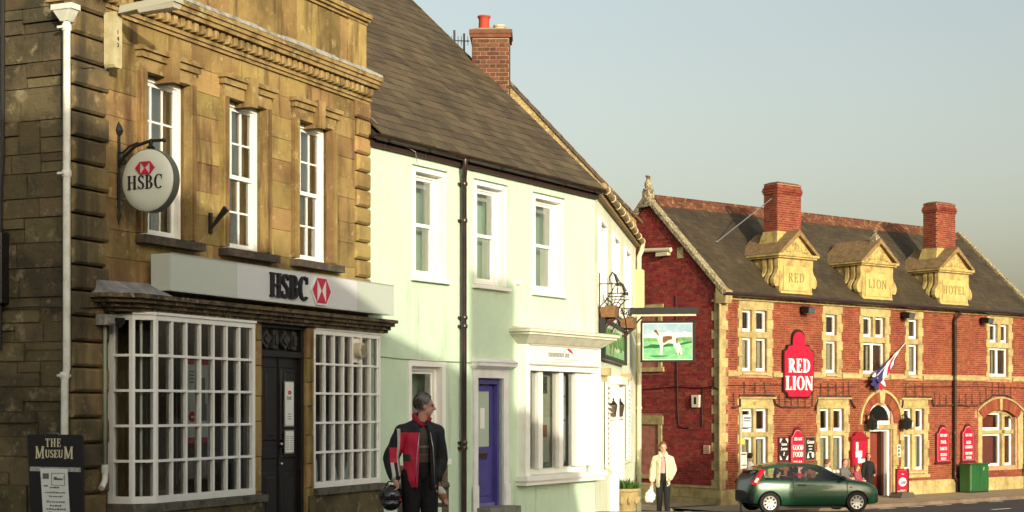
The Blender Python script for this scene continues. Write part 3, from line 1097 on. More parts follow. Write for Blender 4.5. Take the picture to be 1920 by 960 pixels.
# its face looks out from the side wall: local x runs along the wall towards the corner
SIDE = Frame(*BANK.w(0, 0, 0).xy, 23.9 + 90)
msb = thing('museum_notice_board', 'black board lettered THE MUSEUM with a paper notice in plastic sleeve', 'notice board', SIDE, (-.1, -.12, .15))
MB().prism([(-.405, .3), (.26, .3), (.235, 1.315), (.22, 1.33), (-.44, 1.33), (-.455, 1.315)], -.14, -.11).build('board', black_paint, msb)
cream_let = mat('cream_lettering', (.72, .68, .45), rough=.5)
lt = MB()
put_text(lt, 'THE', -.12, 1.205, .085, -.146, -.14, wx=.85, gap=.012, w=.16, t=.06)
put_glyph(lt, 'M', -.345, 1.085, .125, -.146, -.14, wx=.82, w=.15, t=.07)
put_text(lt, 'USEU', -.11, 1.095, .08, -.146, -.14, wx=.88, gap=.004, w=.18, t=.07)
put_glyph(lt, 'M', .02, 1.085, .125, -.146, -.14, wx=.82, w=.15, t=.07)
lt.build('lettering', cream_let, msb)
slv = mat('plastic_film', (.42, .45, .43), (.25, .27, .26), sc=26, rough=.2, spec=.6, bump=.004, bsc=40)
MB().box(-.42, .225, -.145, -.14, .955, 1.0).box(-.39, .235, -.145, -.14, .44, .5).build('plastic_strip', slv, msb)
pp = MB().hull8([(-.245, -.146, .47), (.095, -.146, .47), (.095, -.142, .47), (-.245, -.142, .47), (-.285, -.146, .985), (.06, -.146, .985), (.06, -.142, .985), (-.285, -.142, .985)]).build('notice_paper', paper_m, msb)
lt = MB()
lt.box(-.25, -.175, -.149, -.146, .88, .935)
lt.box(-.14, .03, -.149, -.146, .935, .94).box(-.14, .03, -.149, -.146, .815, .82).box(-.14, -.135, -.149, -.146, .82, .935).box(.025, .03, -.149, -.146, .82, .935)
lt.box(-.11, .0, -.149, -.146, .87, .9)
for i, (a, b, zz) in enumerate([(-.24, -.18, .80), (-.16, -.04, .785), (-.22, .03, .735), (-.17, -.0, .695), (-.2, .03, .64), (-.16, -.01, .6), (-.2, .04, .565), (-.18, .02, .53)]):
    x = a
    while x < b:
        w = random.uniform(.012, .03)
        lt.box(x, min(x + w, b), -.1485, -.146, zz, zz + random.uniform(.01, .018))
        x += w + .008
lt.build('print', mat('soft_ink', (.13, .14, .13), rough=.7), pp, kind='stuff')
MB().tube([(-.24, -.13, 1.3), (-.2, -.15, 1.345), (-.06, -.15, 1.345), (-.03, -.13, 1.31)], .005, 5).build('hook', steel, msb)

# notices on the black door
nt_ = thing('bank_door_notice', 'tall white HSBC notice card fixed to the black bank door', 'notice', BANK, (3.76, -.25, 1.3))
MB().box(3.635, 3.855, -0.26, -0.25, 1.37, 1.93).build('frame', steel, nt_)
MB().box(3.65, 3.84, -0.265, -0.26, 1.385, 1.915).build('card', paper_m, nt_)
lt = MB()
put_text(lt, 'HSBC', 3.745, 1.70, .042, -.267, -.265, wx=.9)
for i in range(3):
    lt.box(3.7, 3.79, -0.267, -0.265, 1.52 - i * .03, 1.53 - i * .03)
lt.build('lettering', grey_ink, nt_)
hexagon(nt_, 3.745, 1.79, .08, .045, -.266, red_bank, paper_m, plate=False)
nt2 = thing('opening_hours_card', 'small white opening hours card below the tall door notice', 'notice', BANK, (3.76, -.25, 1.05))
MB().box(3.64, 3.855, -0.26, -0.25, 1.04, 1.33).build('frame', steel, nt2)
MB().box(3.655, 3.84, -0.265, -0.26, 1.055, 1.315).build('card', paper_m, nt2)
lt = MB()
for i in range(7):
    lt.box(3.67, 3.73, -0.267, -0.265, 1.09 + i * .026, 1.098 + i * .026)
    lt.box(3.76, 3.82, -0.267, -0.265, 1.09 + i * .026, 1.098 + i * .026)
lt.build('lettering', grey_ink, nt2)
# posters inside the bays
for (xa, xb, za, zb, lab) in ((2.12, 2.62, 1.2, 2.15, 'white poster with red bands in the left bank bay window'),):
    ps = thing('window_poster', lab, 'poster', BANK, (xa, .1, za))
    MB().box(xa, xb, .1, .105, za, zb).build('sheet', paper_m, ps)
    MB().box(xa, xb, .094, .099, zb - .05, zb).box(xa, xb, .094, .099, za, za + .06).build('band', red_ink, ps)
    lt = MB()
    lt.box(xa + .28, xa + .36, .095, .099, za + .45, za + .75).box(xa + .27, xa + .39, .095, .099, za + .25, za + .45)
    for i in range(4):
        lt.box(xa + .05, xa + .22, .095, .099, zb - .14 - i * .04, zb - .125 - i * .04)
    lt.build('print', grey_ink, ps, kind='stuff')
st = thing('round_window_sticker', 'small round red sticker inside the left bank bay window', 'sticker', BANK, (1.62, -.3, 1.45))
MB().lathe([(0, -.004), (.06, -.003), (.06, .003), (0, .004)], (1.62, -.33, 1.5), 18, 'y').build('disc', red_ink, st)
MB().box(1.59, 1.65, -.338, -.334, 1.488, 1.512).build('bar', paper_m, st)
for i, (xa, w, h, t) in enumerate(((4.5, .2, .32, .05), (5.0, .22, .34, -.04), (5.3, .2, .3, .06))):
    cs = thing('leaflet_stand', ['white triangular leaflet card left in the right bank bay window', 'white triangular leaflet card in the middle of the right bank bay window', 'white triangular leaflet card at the right of the right bank bay window'][i], 'leaflet', BANK, (xa, -.1, .6), 'leaflet cards in the bank window')
    MB().prism([(xa, .62), (xa + w, .62), (xa + w * .62 + t, .62 + h)], -.1, -.09).build('card', paper_m, cs)
    MB().prism([(xa + .05, .62), (xa + w, .62), (xa + w * .7, .62 + h * .6)], -.08, -.02).build('support', grey_ink, cs)
# ================================================================ the pale green house with the shop
mint = mat('mint_render', (.54, .70, .535), (.49, .64, .48), (.575, .73, .57), sc=1.1, lo=.4, hi=.7, sc3=6, lo3=.5, hi3=.8, rough=.9, bump=.003, bsc=35, streak=((.33, .41, .29), 4.2, .57, .78))
slate = mat('brown_slate', (.1, .076, .042), (.07, .055, .033), (.17, .135, .08), sc=1.3, lo=.4, hi=.65, sc3=5, lo3=.62, hi3=.72, rough=.75, bump=.004, bsc=60, rnd=.27, hue=.012, spec=.35)
gutter_m = mat('dark_gutter', (.022, .013, .011), (.04, .02, .015), sc=6, rough=.3, spec=.6)
verge_m = mat('verge_mortar', (.17, .09, .045), (.24, .19, .1), (.1, .06, .035), sc=5, rough=.95, bump=.02, bsc=30)
gh = thing('green_house', 'pale mint-green rendered house with brown slate roof, blue door and shop window', 'house', GREEN)
GW = [(1.09, 1.87), (2.73, 3.58), (4.49, 5.41)]
gholes = [(a, b, 3.5, 5.04) for a, b in GW] + [(1.02, 1.82, .85, 2.22), (2.77, 3.52, -.8, 2.06), (4.12, 6.36, .52, 2.25)]
wall_slab(.0, 6.578, -.9, 5.38, gholes, 0, .42).build('front_wall', mint, gh)
MB().prism([(.42, 5.2), (4.2, 8.9), (8.0, 5.2), (8.0, -.9), (.42, -.9)], .05, 6.5, 'x').build('rear_block', mint, gh)
for (a, b) in GW:
    tr = MB()
    tr.box(a - .03, a + .04, -.016, .3, 3.5, 5.06).box(b - .03, b + .05, -.016, .3, 3.5, 5.06).box(a + .04, b - .03, -.016, .3, 5.0, 5.06)
    tr.build('window_surround', white, gh)
    MB().box(a - .05, b + .06, -.05, .02, 5.085, 5.11).build('drip_mould', mint, gh)
    MB().hull8([(a - .08, -.09, 3.425), (b + .1, -.09, 3.425), (b + .1, .2, 3.425), (a - .08, .2, 3.425), (a - .08, -.09, 3.475), (b + .1, -.09, 3.475), (b + .1, .2, 3.5), (a - .08, .2, 3.5)]).build('sill', white, gh)
    sash(gh, a + .03, b - .03, 3.5, 5.01, .12, fr=.06, room=.8, blind=.12)
# ground floor window beside the bank, with a notice in it
tr = MB()
tr.box(.96, 1.03, -.02, .25, .85, 2.28).box(1.81, 1.9, -.02, .25, .85, 2.28).box(1.03, 1.81, -.02, .25, 2.2, 2.28)
tr.build('window_surround', white, gh)
MB().box(.94, 1.94, -.1, .2, .77, .85).build('sill', white, gh)
sash(gh, 1.03, 1.81, .85, 2.2, .1, fr=.06, room=.7, meet=False)
nw = thing('window_notice', 'white and yellow notice sheet inside the green house lower window', 'notice', GREEN, (1.1, .17, 1.3))
MB().box(1.12, 1.66, .2, .205, 1.15, 1.78).build('sheet', paper_m, nw)
MB().box(1.16, 1.62, .195, .2, 1.62, 1.7).box(1.2, 1.5, .195, .2, 1.5, 1.54).build('print', mat('notice_yellow', (.6, .55, .25), rough=.7), nw)
# blue door
blue = mat('blue_paint', (.075, .065, .27), (.06, .055, .22), sc=4, rough=.35, spec=.5)
dr = MB().box(2.83, 3.46, .14, .18, .12, 1.0).box(2.83, 2.9, .14, .18, 1.0, 1.96).box(3.39, 3.46, .14, .18, 1.0, 1.96).box(2.9, 3.39, .14, .18, 1.86, 1.96).build('door', blue, gh)
MB().cbox(2.92, 3.37, .125, .145, .22, .92, .02).build('door_panel', blue, dr)
MB().box(2.83, 3.46, .1, .19, .08, .125).build('weather_board', mat('blue_light', (.17, .16, .36), rough=.4), dr)
MB().add([(2.9, .16, 1.0), (3.39, .16, 1.0), (3.39, .16, 1.86), (2.9, .16, 1.86)], [(0, 1, 2, 3)]).build('pane', glass_mat('door_glass', refl=1.2, through=False, dark=(.42, .52, .42)), dr, fixn=False)  # pale colour behind the glass stands for its reflection
MB().box(3.12, 3.25, .15, .157, 1.28, 1.6).build('glass_notice', paper_m, dr)
MB().box(3.05, 3.28, .125, .142, .8, .92).build('letter_box', brass, dr)
MB().box(2.77, 2.83, .05, .25, -.05, 2.05).box(3.46, 3.52, .05, .25, -.05, 2.05).box(2.83, 3.46, .05, .25, 1.97, 2.05).build('door_frame', blue, gh)
lil = mat('surround_white', (.74, .76, .76), (.66, .67, .66), sc=4, rough=.6)
MB().box(2.66, 2.77, -.04, .2, -.15, 2.06).box(3.52, 3.66, -.04, .2, -.15, 2.06).box(2.66, 3.66, -.04, .2, 2.06, 2.2).build('door_surround', lil, gh)
MB().box(2.64, 3.7, -.06, .1, -.15, .25).build('door_plinth_block', lil, gh) if False else None
MB().box(2.62, 2.76, -.06, -.041, -.1, .42).box(3.53, 3.69, -.06, -.041, -.1, .42).build('plinth_block', lil, gh)
MB().box(2.6, 3.74, -.16, .1, 2.24, 2.30).hull8([(2.63, -.08, 2.2), (3.71, -.08, 2.2), (3.71, .1, 2.2), (2.63, .1, 2.2), (2.6, -.14, 2.24), (3.74, -.14, 2.24), (3.74, .1, 2.24), (2.6, .1, 2.24)]).hull8([(2.58, -.18, 2.3), (3.76, -.18, 2.3), (3.76, .1, 2.3), (2.58, .1, 2.3), (2.6, -.1, 2.35), (3.74, -.1, 2.35), (3.74, .1, 2.37), (2.6, .1, 2.37)]).build('door_hood', lil, gh)
MB().box(2.7, 3.6, -.3, .1, -.5, .08).build('door_step', mat('step_stone', (.2, .21, .17), (.14, .15, .12), sc=6, rough=.9), gh)
# shop window: deep box with two mullions, fascia and flared hood
sw = MB()
sw.box(3.98, 4.12, -.16, .3, .52, 2.62).box(6.36, 6.5, -.16, .3, .52, 2.62)
sw.box(4.12, 6.36, -.16, .4, 2.2, 2.28)
shopw = sw.build('shop_window', white, gh)
MB().box(4.12, 6.36, .05, .4, .52, .62).box(6.3, 6.36, -.1, .3, .62, 2.2).box(4.12, 4.16, -.05, .3, .62, 2.2).build('window_bed', white, shopw)
for xm in (4.62, 5.3):
    MB().box(xm - .07, xm + .07, -.06, .06, .62, 2.2).build('mullion', white, shopw)
MB().box(5.78, 6.3, -.05, .02, .62, 2.2).build('blank_panel', white, shopw)
for (a, b) in ((4.16, 4.55), (4.69, 5.23), (5.37, 5.78)):
    MB().add([(a, .01, .62), (b, .01, .62), (b, .01, 2.2), (a, .01, 2.2)], [(0, 1, 2, 3)]).build('pane', pane_glass, shopw, fixn=False)
MB().box(3.9, 6.62, -.24, .0, .44, .52).box(3.94, 6.58, -.2, .0, .37, .44).build('sill', white, shopw)
# fascia and hood
MB().box(4.12, 6.36, -.17, -.02, 2.3, 2.62).build('fascia_board', mat('fascia_white', (.76, .76, .72), rough=.5), shopw)
MB().box(4.08, 6.4, -.19, -.171, 2.6, 2.625).box(4.08, 6.4, -.19, -.171, 2.285, 2.31).build('fascia_bead', mat('bead', (.45, .43, .36), rough=.5), shopw)
MB().hull8([(3.96, -.18, 2.63), (6.52, -.18, 2.63), (6.52, .0, 2.63), (3.96, .0, 2.63), (3.78, -.34, 2.76), (6.7, -.34, 2.76), (6.7, .0, 2.76), (3.78, .0, 2.76)]).box(3.76, 6.72, -.36, .0, 2.762, 2.8).box(3.72, 6.76, -.4, .0, 2.802, 2.845).hull8([(3.72, -.4, 2.847), (6.76, -.4, 2.847), (6.76, .0, 2.847), (3.72, .0, 2.847), (3.8, -.3, 2.865), (6.7, -.3, 2.865), (6.7, .0, 2.9), (3.8, .0, 2.9)]).build('hood', mat('hood_cream', (.7, .7, .56), (.6, .6, .46), sc=5, rough=.7), shopw)
fm = MB()
put_text(fm, 'AltogetherCare', 5.02, 2.43, .1, -.174, -.17, wx=.72, w=.14, t=.07)
fm.build('lettering', mat('fascia_ink', (.2, .2, .19), rough=.6), shopw)
fm = MB()
for i in range(2):
    x = 4.75 + i * .02
    while x < (5.55 if i == 0 else 5.72):
        w = random.uniform(.02, .06)
        fm.box(x + (.15 if i == 0 else -.2), x + w + (.15 if i == 0 else -.2), -.173, -.17, 2.385 - i * .045, 2.402 - i * .045)
        x += w + .018
fm.build('small_print', mat('fascia_grey', (.42, .42, .36), rough=.6), shopw)
fm = MB()
fm.add([(5.28, -.176, 2.57), (5.36, -.176, 2.585), (5.45, -.176, 2.55), (5.52, -.176, 2.46), (5.47, -.176, 2.5), (5.40, -.176, 2.52), (5.28, -.172, 2.57), (5.36, -.172, 2.585), (5.45, -.172, 2.55), (5.52, -.172, 2.46), (5.47, -.172, 2.5), (5.40, -.172, 2.52)], [(0, 1, 2, 3, 4, 5), (11, 10, 9, 8, 7, 6)] + [(i, (i + 1) % 6, (i + 1) % 6 + 6, i + 6) for i in range(6)])
fm.build('swoosh', red_ink, shopw)
# lining of the shop window with its display: slatted screens and cards
MB().box(4.0, 6.5, 1.1, 1.14, .3, 2.5).box(3.9, 3.98, .42, 1.1, .3, 2.5).box(6.5, 6.56, .42, 1.1, .3, 2.5).box(3.98, 6.5, .42, 1.1, 2.4, 2.5).box(3.98, 6.5, .42, 1.1, .3, .5).build('room_lining', mat('shop_room', (.7, .68, .56), rough=.9), shopw)
lv = MB()
for i in range(23):
    x = 4.2 + i * .07
    lv.box(x, x + .055, .14, .147, .7, 2.15)
lv.build('slatted_screen', mat('screen_cream', (.68, .7, .55), rough=.8), shopw)
cards = [(4.2, 1.95, .16, .16, 0), (4.2, 1.62, .2, .2, 0), (4.22, 1.3, .18, .18, 0), (4.2, .98, .18, .2, 0), (4.76, 1.86, .13, .26, 1), (5.0, 1.84, .13, .28, 1), (4.84, 1.58, .15, .24, 1), (5.4, 1.93, .14, .17, 0), (5.38, 1.64, .18, .16, 0), (5.45, 1.3, .16, .2, 0), (5.38, 1.0, .16, .18, 0), (5.56, 1.8, .16, .24, 0), (5.58, 1.4, .16, .24, 0), (5.0, 1.12, .12, .2, 2)]
cpos = ['top left', 'second down on the left', 'third down on the left', 'lowest on the left', 'left of the dark pair at the top', 'right of the dark pair at the top', 'lower of the three dark photographs', 'uppermost behind the right mullion', 'second behind the right mullion', 'third behind the right mullion', 'lowest behind the right mullion', 'upper at the far right', 'lower at the far right', 'orange one in the middle']
for i, (x, zz, w, h, kd) in enumerate(cards):
    cd = thing('display_card', 'property card in the shop window, ' + cpos[i], 'card', GREEN, (x, .1, zz), 'display cards in the shop window')
    MB().box(x, x + w, .11, .118, zz, zz + h).build('sheet', paper_m if kd == 0 else mat('photo_dark' if kd == 1 else 'photo_orange', (.05, .07, .045) if kd == 1 else (.4, .13, .04), (.25, .28, .2) if kd == 1 else (.3, .1, .03), sc=18, rough=.4), cd)
    if kd == 0:
        MB().box(x + .02, x + w * .55, .105, .11, zz + h * .5, zz + h - .02).build('picture', mat('photo_grey', (.07, .08, .07), (.3, .3, .26), sc=30, rough=.5), cd)
        MB().box(x, x + w, .105, .11, zz - .012, zz + .004).build('rail', ink, cd)
# eaves: fascia board, gutter, black downpipe
MB().box(-.02, 6.62, -.06, .05, 5.2, 5.35).build('eaves_board', mat('eaves_brown', (.035, .02, .015), rough=.6), gh)
gt = MB()
segs = 10
for (xa, xb) in ((-.05, 2.3), (2.3, 4.6), (4.6, 6.66)):
    vs, fs = [], []
    for x in (xa, xb):
        for i in range(segs + 1):
            a = math.pi + math.pi * i / segs
            for r in (.062, .054):
                vs.append((x, -.125 + r * math.cos(a), 5.36 + r * math.sin(a)))
    n = 2 * (segs + 1)
    for i in range(segs):
        fs += [(i * 2, i * 2 + 2, n + i * 2 + 2, n + i * 2), (i * 2 + 1, n + i * 2 + 1, n + i * 2 + 3, i * 2 + 3)]
    for k in (0, 1):
        fs += [(k * n + i * 2, k * n + i * 2 + 1, k * n + i * 2 + 3, k * n + i * 2 + 2) for i in range(segs)]
    gt.add(vs, fs)
gut = gt.build('gutter', gutter_m, gh, smooth='auto')
for x in (.3, 1.3, 2.31, 3.3, 4.3, 5.3, 6.3):
    MB().box(x - .02, x + .02, -.2, -.06, 5.285, 5.295).box(x - .015, x + .015, -.07, -.055, 5.2, 5.3).build('gutter_bracket', gutter_m, gut)
dpp = thing('house_downpipe', 'glossy black downpipe on the pale green house front', 'drainpipe', GREEN, (2.31, -.1, 0))
MB().tube([(2.25, -.13, 5.32), (2.25, -.13, 5.22), (2.27, -.11, 5.14), (2.31, -.075, 5.02), (2.31, -.075, -.6)], .042, 12).build('pipe', gutter_m, dpp, smooth='auto')
for zz in (4.95, 4.4, 2.95, 2.82, 1.08, 1.0):
    MB().lathe([(.05, -.03), (.055, -.02), (.055, .02), (.05, .03)], (2.31, -.075, zz), 12).box(2.25, 2.37, -.04, .0, zz - .02, zz + .02).build('collar', gutter_m, dpp, smooth='auto')
# thin cable looping from the eaves and across the front
MB().tube([(.05, -.02, 5.6), (.5, -.08, 5.35), (1.0, -.1, 5.25), (1.12, -.05, 5.1), (1.05, -.02, 5.08)], .006, 5).tube([(.0, -.02, 2.33), (.6, -.015, 2.3), (1.6, -.02, 2.28), (2.3, -.03, 2.29), (2.66, -.02, 2.28)], .006, 5).build('telephone_cable', mat('cable_grey', (.25, .26, .2), rough=.7), gh)
sb_ = thing('wall_bracket', 'tiny white bracket fixture on green wall above the blue door', 'bracket', GREEN, (4.0, 0, 3.55))
MB().box(3.93, 4.05, -.04, .0, 3.56, 3.62).tube([(3.98, -.03, 3.6), (4.02, -.14, 3.66)], .012, 6).build('arm', white, sb_)
# ---- roof
TP = .94
SL = math.sqrt(1 + TP * TP)
PIT = math.atan(TP)
rf = MB().hull8([(.02, -.14, 5.28), (6.6, -.14, 5.28), (6.6, 4.2, 5.28 + 4.34 * TP), (.02, 4.2, 5.28 + 4.34 * TP),
                 (.02, -.14, 5.32), (6.6, -.14, 5.32), (6.6, 4.2, 5.32 + 4.34 * TP), (.02, 4.2, 5.32 + 4.34 * TP)]).build('roof', mat('roof_felt', (.03, .025, .02), rough=1), gh)
MB().hull8([(.02, 4.2, 5.32 + 4.34 * TP - .1), (6.6, 4.2, 5.32 + 4.34 * TP - .1), (6.6, 8.5, 5.32), (.02, 8.5, 5.32), (.02, 4.2, 5.32 + 4.34 * TP), (6.6, 4.2, 5.32 + 4.34 * TP), (6.6, 8.5, 5.42), (.02, 8.5, 5.42)]).build('rear_slope', slate, gh)


def slate_field(parent, x0, x1, ye, ze, pitch, length, sw, ex, n_single, matl, seed, thick=.011, jit=.006, key=None):
    """overlapping slates laid row by row; the nearest ones are single pieces, the others one mesh"""
    rr = random.Random(seed)
    cp_, sp_ = math.cos(pitch), math.sin(pitch)
    sh = MB().hull8([(.003, 0, thick), (sw - .003, 0, thick), (sw - .003, ex * 2.1, 0), (.003, ex * 2.1, 0), (.003, 0, thick * 2), (sw - .003, 0, thick * 2), (sw - .003, ex * 2.1, thick * .8), (.003, ex * 2.1, thick * .8)]).mesh('slate')
    fix_normals(sh)
    sh.materials.append(matl)
    base_v = [tuple(v.co) for v in sh.vertices]
    base_f = [tuple(p.vertices) for p in sh.polygons]
    spots = []
    rows = int(length / ex)
    for r in range(rows):
        x = x0 - (sw / 2 if r % 2 else 0)
        while x < x1 - .05:
            spots.append((max(x, x0 - .02), r * ex + rr.uniform(-jit, jit) - (.05 if rr.random() < .02 else 0), rr.uniform(-.012, .012) * (jit / .006), rr.uniform(0, .008)))
            x += sw
    if key:
        spots.sort(key=key)
    mb = MB()
    top = parent
    while top.parent:
        top = top.parent
    base = BASE[top.name]
    for i, (x, v, rot, lift) in enumerate(spots):
        w = min(1.0, (x1 + .03 - x) / sw)
        M = Matrix.Translation((x, ye + v * cp_ - lift * sp_, ze + v * sp_ + lift * cp_)) @ Matrix.Rotation(pitch, 4, 'X') @ Matrix.Rotation(rot, 4, 'Z')
        if i < n_single:
            o = piece('slate', sh, parent, (0, 0, 0))
            o.matrix_local = Matrix.Translation(-Vector(base)) @ M @ Matrix.Diagonal((w, 1, 1, 1))
        else:
            mb.add([tuple(M @ Vector((p[0] * w, p[1], p[2]))) for p in base_v], base_f)
    if mb.v:
        mb.build('slates', matl, parent, kind='stuff', fixn=False)


slate_field(rf, .05, 6.55, -.18, 5.335, PIT, 5.9, .33, .21, 300, slate, 5, thick=.02, jit=.014, key=lambda s: s[0] * .35 + s[1])
vg = MB()
for i in range(22):
    s = -.14 + i * .2
    vg.hull8([(6.5, s, 5.35 + (s + .14) * TP), (6.66, s, 5.35 + (s + .14) * TP), (6.66, s + .205, 5.35 + (s + .345) * TP), (6.5, s + .205, 5.35 + (s + .345) * TP),
              (6.52, s, 5.39 + (s + .14) * TP + random.uniform(0, .012)), (6.66, s, 5.4 + (s + .14) * TP), (6.66, s + .205, 5.4 + (s + .345) * TP), (6.52, s + .205, 5.39 + (s + .345) * TP)])
vg.build('verge', verge_m, rf)
rd = MB()
x = 0.0
while x < 6.6:
    rd.prism([(4.05, 5.32 + 4.2 * TP), (4.2, 5.32 + 4.46 * TP), (4.35, 5.32 + 4.2 * TP)], x, min(x + .44, 6.62), 'x')
    x += .45
rd.build('ridge_tiles', mat('ridge_red', (.2, .07, .04), (.12, .05, .03), sc=6, rough=.9), rf)

# ================================================================ the inn next door (its long side runs away from us)
cream = mat('cream_render', (.68, .73, .56), (.6, .64, .47), sc=1.6, rough=.9, bump=.003, bsc=35)
roughcast = mat('roughcast', (.42, .32, .13), (.27, .2, .08), (.55, .45, .22), sc=4, lo=.4, hi=.6, sc3=16, lo3=.5, hi3=.6, rough=1, bump=.03, bsc=22)
inn = thing('cream_inn', 'narrow cream-rendered inn with louvred shutters receding behind the green house', 'inn', PUB)
iw = [(.7, 1.7), (3.4, 4.4), (6.1, 7.1)]
ih = [(a, b, 3.5, 4.9) for a, b in iw] + [(.5, 1.6, .45, 2.15), (3.0, 4.1, -1.2, 1.95), (5.1, 6.2, .45, 2.1)]
wall_slab(.0, 9.05, -1.6, 5.45, ih, 0, .4).build('front_wall', cream, inn)
MB().box(.4, 9.0, .45, 5.6, -1.6, 5.3).build('rear_block', cream, inn)
for a, b in iw:
    MB().box(a - .1, a, -.05, .2, 3.45, 5.0).box(b, b + .1, -.05, .2, 3.45, 5.0).box(a, b, -.05, .2, 4.9, 5.0).box(a - .15, b + .15, -.12, .2, 3.38, 3.45).build('window_surround', white, inn)
    sash(inn, a, b, 3.5, 4.9, .02, fr=.07, room=.25)
for a, b in ((.5, 1.6), (5.1, 6.2)):
    sash(inn, a, b, .45, 2.1, .05, fr=.07, cols=2, rows=2, room=.25)
    MB().box(a - .7, b + .7, -.1, .1, .36, .44).build('sill', cream, inn)
    for sx in (a - .62, b + .02):
        sh_ = MB().box(sx, sx + .06, -.07, -.02, .5, 2.15).box(sx + .54, sx + .6, -.07, -.02, .5, 2.15).box(sx + .06, sx + .54, -.07, -.02, .5, .58).box(sx + .06, sx + .54, -.07, -.02, 2.07, 2.15).build('shutter', white, inn)
        lm2 = MB().hull8([(sx + .06, -.1, 0), (sx + .54, -.1, 0), (sx + .54, -.03, .07), (sx + .06, -.03, .07), (sx + .06, -.1, .012), (sx + .54, -.1, .012), (sx + .54, -.03, .082), (sx + .06, -.03, .082)]).mesh('louvre')
        fix_normals(lm2)
        lm2.materials.append(white)
        MB().box(sx + .06, sx + .54, -.024, -.02, .58, 2.07).build('louvre_gap_shade', mat('shutter_shadow', (.12, .12, .08), rough=.9), sh_)  # dark sheet painted as the shade between the louvres
        for i in range(16):
            piece('louvre', lm2, sh_, (0, 0, .585 + i * .092))
    MB().box(a - .05, a + .2, -.22, .0, 2.17, 2.3).box(a + .02, a + .13, -.16, .0, 2.06, 2.17).build('corbel', mat('corbel_stone', (.45, .38, .2), (.3, .25, .13), sc=9, rough=.9), inn)
brown_door = mat('brown_door', (.09, .04, .025), rough=.5)
MB().box(3.1, 4.0, .1, .16, -1.2, 1.9).build('door', brown_door, inn)
MB().box(2.86, 3.02, -.16, .1, -1.2, 2.05).box(4.08, 4.24, -.16, .1, -1.2, 2.05).box(2.8, 4.3, -.22, .1, 2.05, 2.2).build('door_surround', white, inn)
MB().box(4.3, 4.5, -.12, .0, .45, .95).build('wall_plaque', mat('plaque', (.14, .07, .04), rough=.5), inn)
# eaves of the inn
egm = mat('bamboo_gutter', (.36, .26, .13), (.24, .16, .08), sc=7, rough=.6)
MB().box(-.05, 9.1, -.1, .05, 5.28, 5.42).build('eaves_board', mat('eaves_tan', (.3, .2, .1), rough=.7), inn)
ig = MB().tube([(-.05, -.16, 5.42), (9.15, -.16, 5.39)], .06, 10).build('gutter', egm, inn, smooth='auto')
for i in range(9):
    MB().lathe([(.075, -.03), (.075, .03)], (.5 + i * 1.05, -.16, 5.418 - i * .0035), 10, 'x').build('gutter_joint', mat('joint_pale', (.6, .52, .3), rough=.6), ig, smooth='auto')
# roof slope, and the far gable wall standing above it
MB().hull8([(.6, -.1, 5.44), (9.0, -.1, 5.44), (9.0, 4.0, 5.44 + 4.1 * .8), (2.2, 4.0, 5.44 + 4.1 * .8), (.6, -.1, 5.5), (9.0, -.1, 5.5), (9.0, 4.0, 5.5 + 4.1 * .8), (2.2, 4.0, 5.5 + 4.1 * .8)]).build('roof', slate, inn)
MB().prism([(-.02, 5.3), (-.02, 5.93), (3.4, 9.62), (6.8, 5.93), (6.8, -1.6), (.1, -1.6), (.1, 5.3)], 8.95, 9.2, 'x').build('end_gable', roughcast, inn)
gv = MB()
for i in range(14):
    y0, y1 = -.15 + i * .26, -.15 + (i + 1) * .26 + .03
    for (z00, t) in ((5.93, .05),):
        za, zb = 5.95 + (y0 + .02) * 1.079, 5.95 + (y1 + .02) * 1.079
        gv.hull8([(8.86, y0, za), (9.3, y0, za), (9.3, y1, zb), (8.86, y1, zb), (8.86, y0, za + .07), (9.3, y0, za + .07), (9.3, y1, zb + .05), (8.86, y1, zb + .05)])
gv.build('verge_tiles', mat('verge_brown', (.15, .08, .045), (.09, .055, .035), (.3, .24, .13), sc=5, rough=.9), inn)
# corner downpipe of the inn
ip = thing('inn_downpipe', 'pale cream downpipe with swan neck at the far corner of the inn', 'drainpipe', PUB, (9.0, -.1, -1))
MB().tube([(9.0, -.16, 5.35), (9.0, -.14, 5.2), (9.0, -.08, 5.05), (9.0, -.08, -1.2)], .055, 10).build('pipe', mat('pipe_cream', (.62, .62, .4), rough=.6), ip, smooth='auto')
MB().cbox(8.88, 9.12, -.2, .0, 3.75, 4.75, .02).build('casing', mat('casing', (.5, .48, .25), rough=.7), ip)
for zz in (1.6, 0.1):
    MB().lathe([(.065, -.03), (.07, 0), (.065, .03)], (9.0, -.08, zz), 10).build('collar', MATS['pipe_cream'], ip, smooth='auto')

# chimney of the inn, brick by brick
brick_b = mat('chimney_brick', (.135, .055, .03), (.095, .04, .024), (.18, .085, .045), sc=7, rough=.9, bump=.006, bsc=60, rnd=.28, hue=.012)
mort = mat('mortar', (.4, .33, .22), (.3, .24, .16), sc=12, rough=1)
CH = (.72, 1.32, 1.66, 2.34)
CHF = Frame(PUB.w(1.0, 2.0, 0).x + 2.0, PUB.w(1.0, 2.0, 0).y - 1.0, 1.0)
chm = thing('brick_chimney', 'square brown brick chimney with red pot on the roof beside the green house', 'chimney', CHF, (1.0, 2.0, 6.6))
core = MB().box(CH[0] + .012, CH[1] - .012, CH[2] + .012, CH[3] - .012, 6.5, 8.3).build('stack', mort, chm)
ub = unit_brick().copy()
ub.name = 'brick'
ub.materials.clear()
ub.materials.append(brick_b)
for (side, a0, a1) in (('near', CH[2], CH[3]), ('far', CH[2], CH[3]), ('front', CH[0], CH[1]), ('back', CH[0], CH[1])):
    for (xa, xb, za, zb) in brick_rects(a0, a1, 6.95, 8.24, seed=hash(side) % 7 if False else len(side)):
        d = .012
        if side == 'near':
            piece('brick', ub, core, (CH[0], xa, za), (d, xb - xa, zb - za))
        elif side == 'front':
            piece('brick', ub, core, (xa, CH[2], za), (xb - xa, d, zb - za))
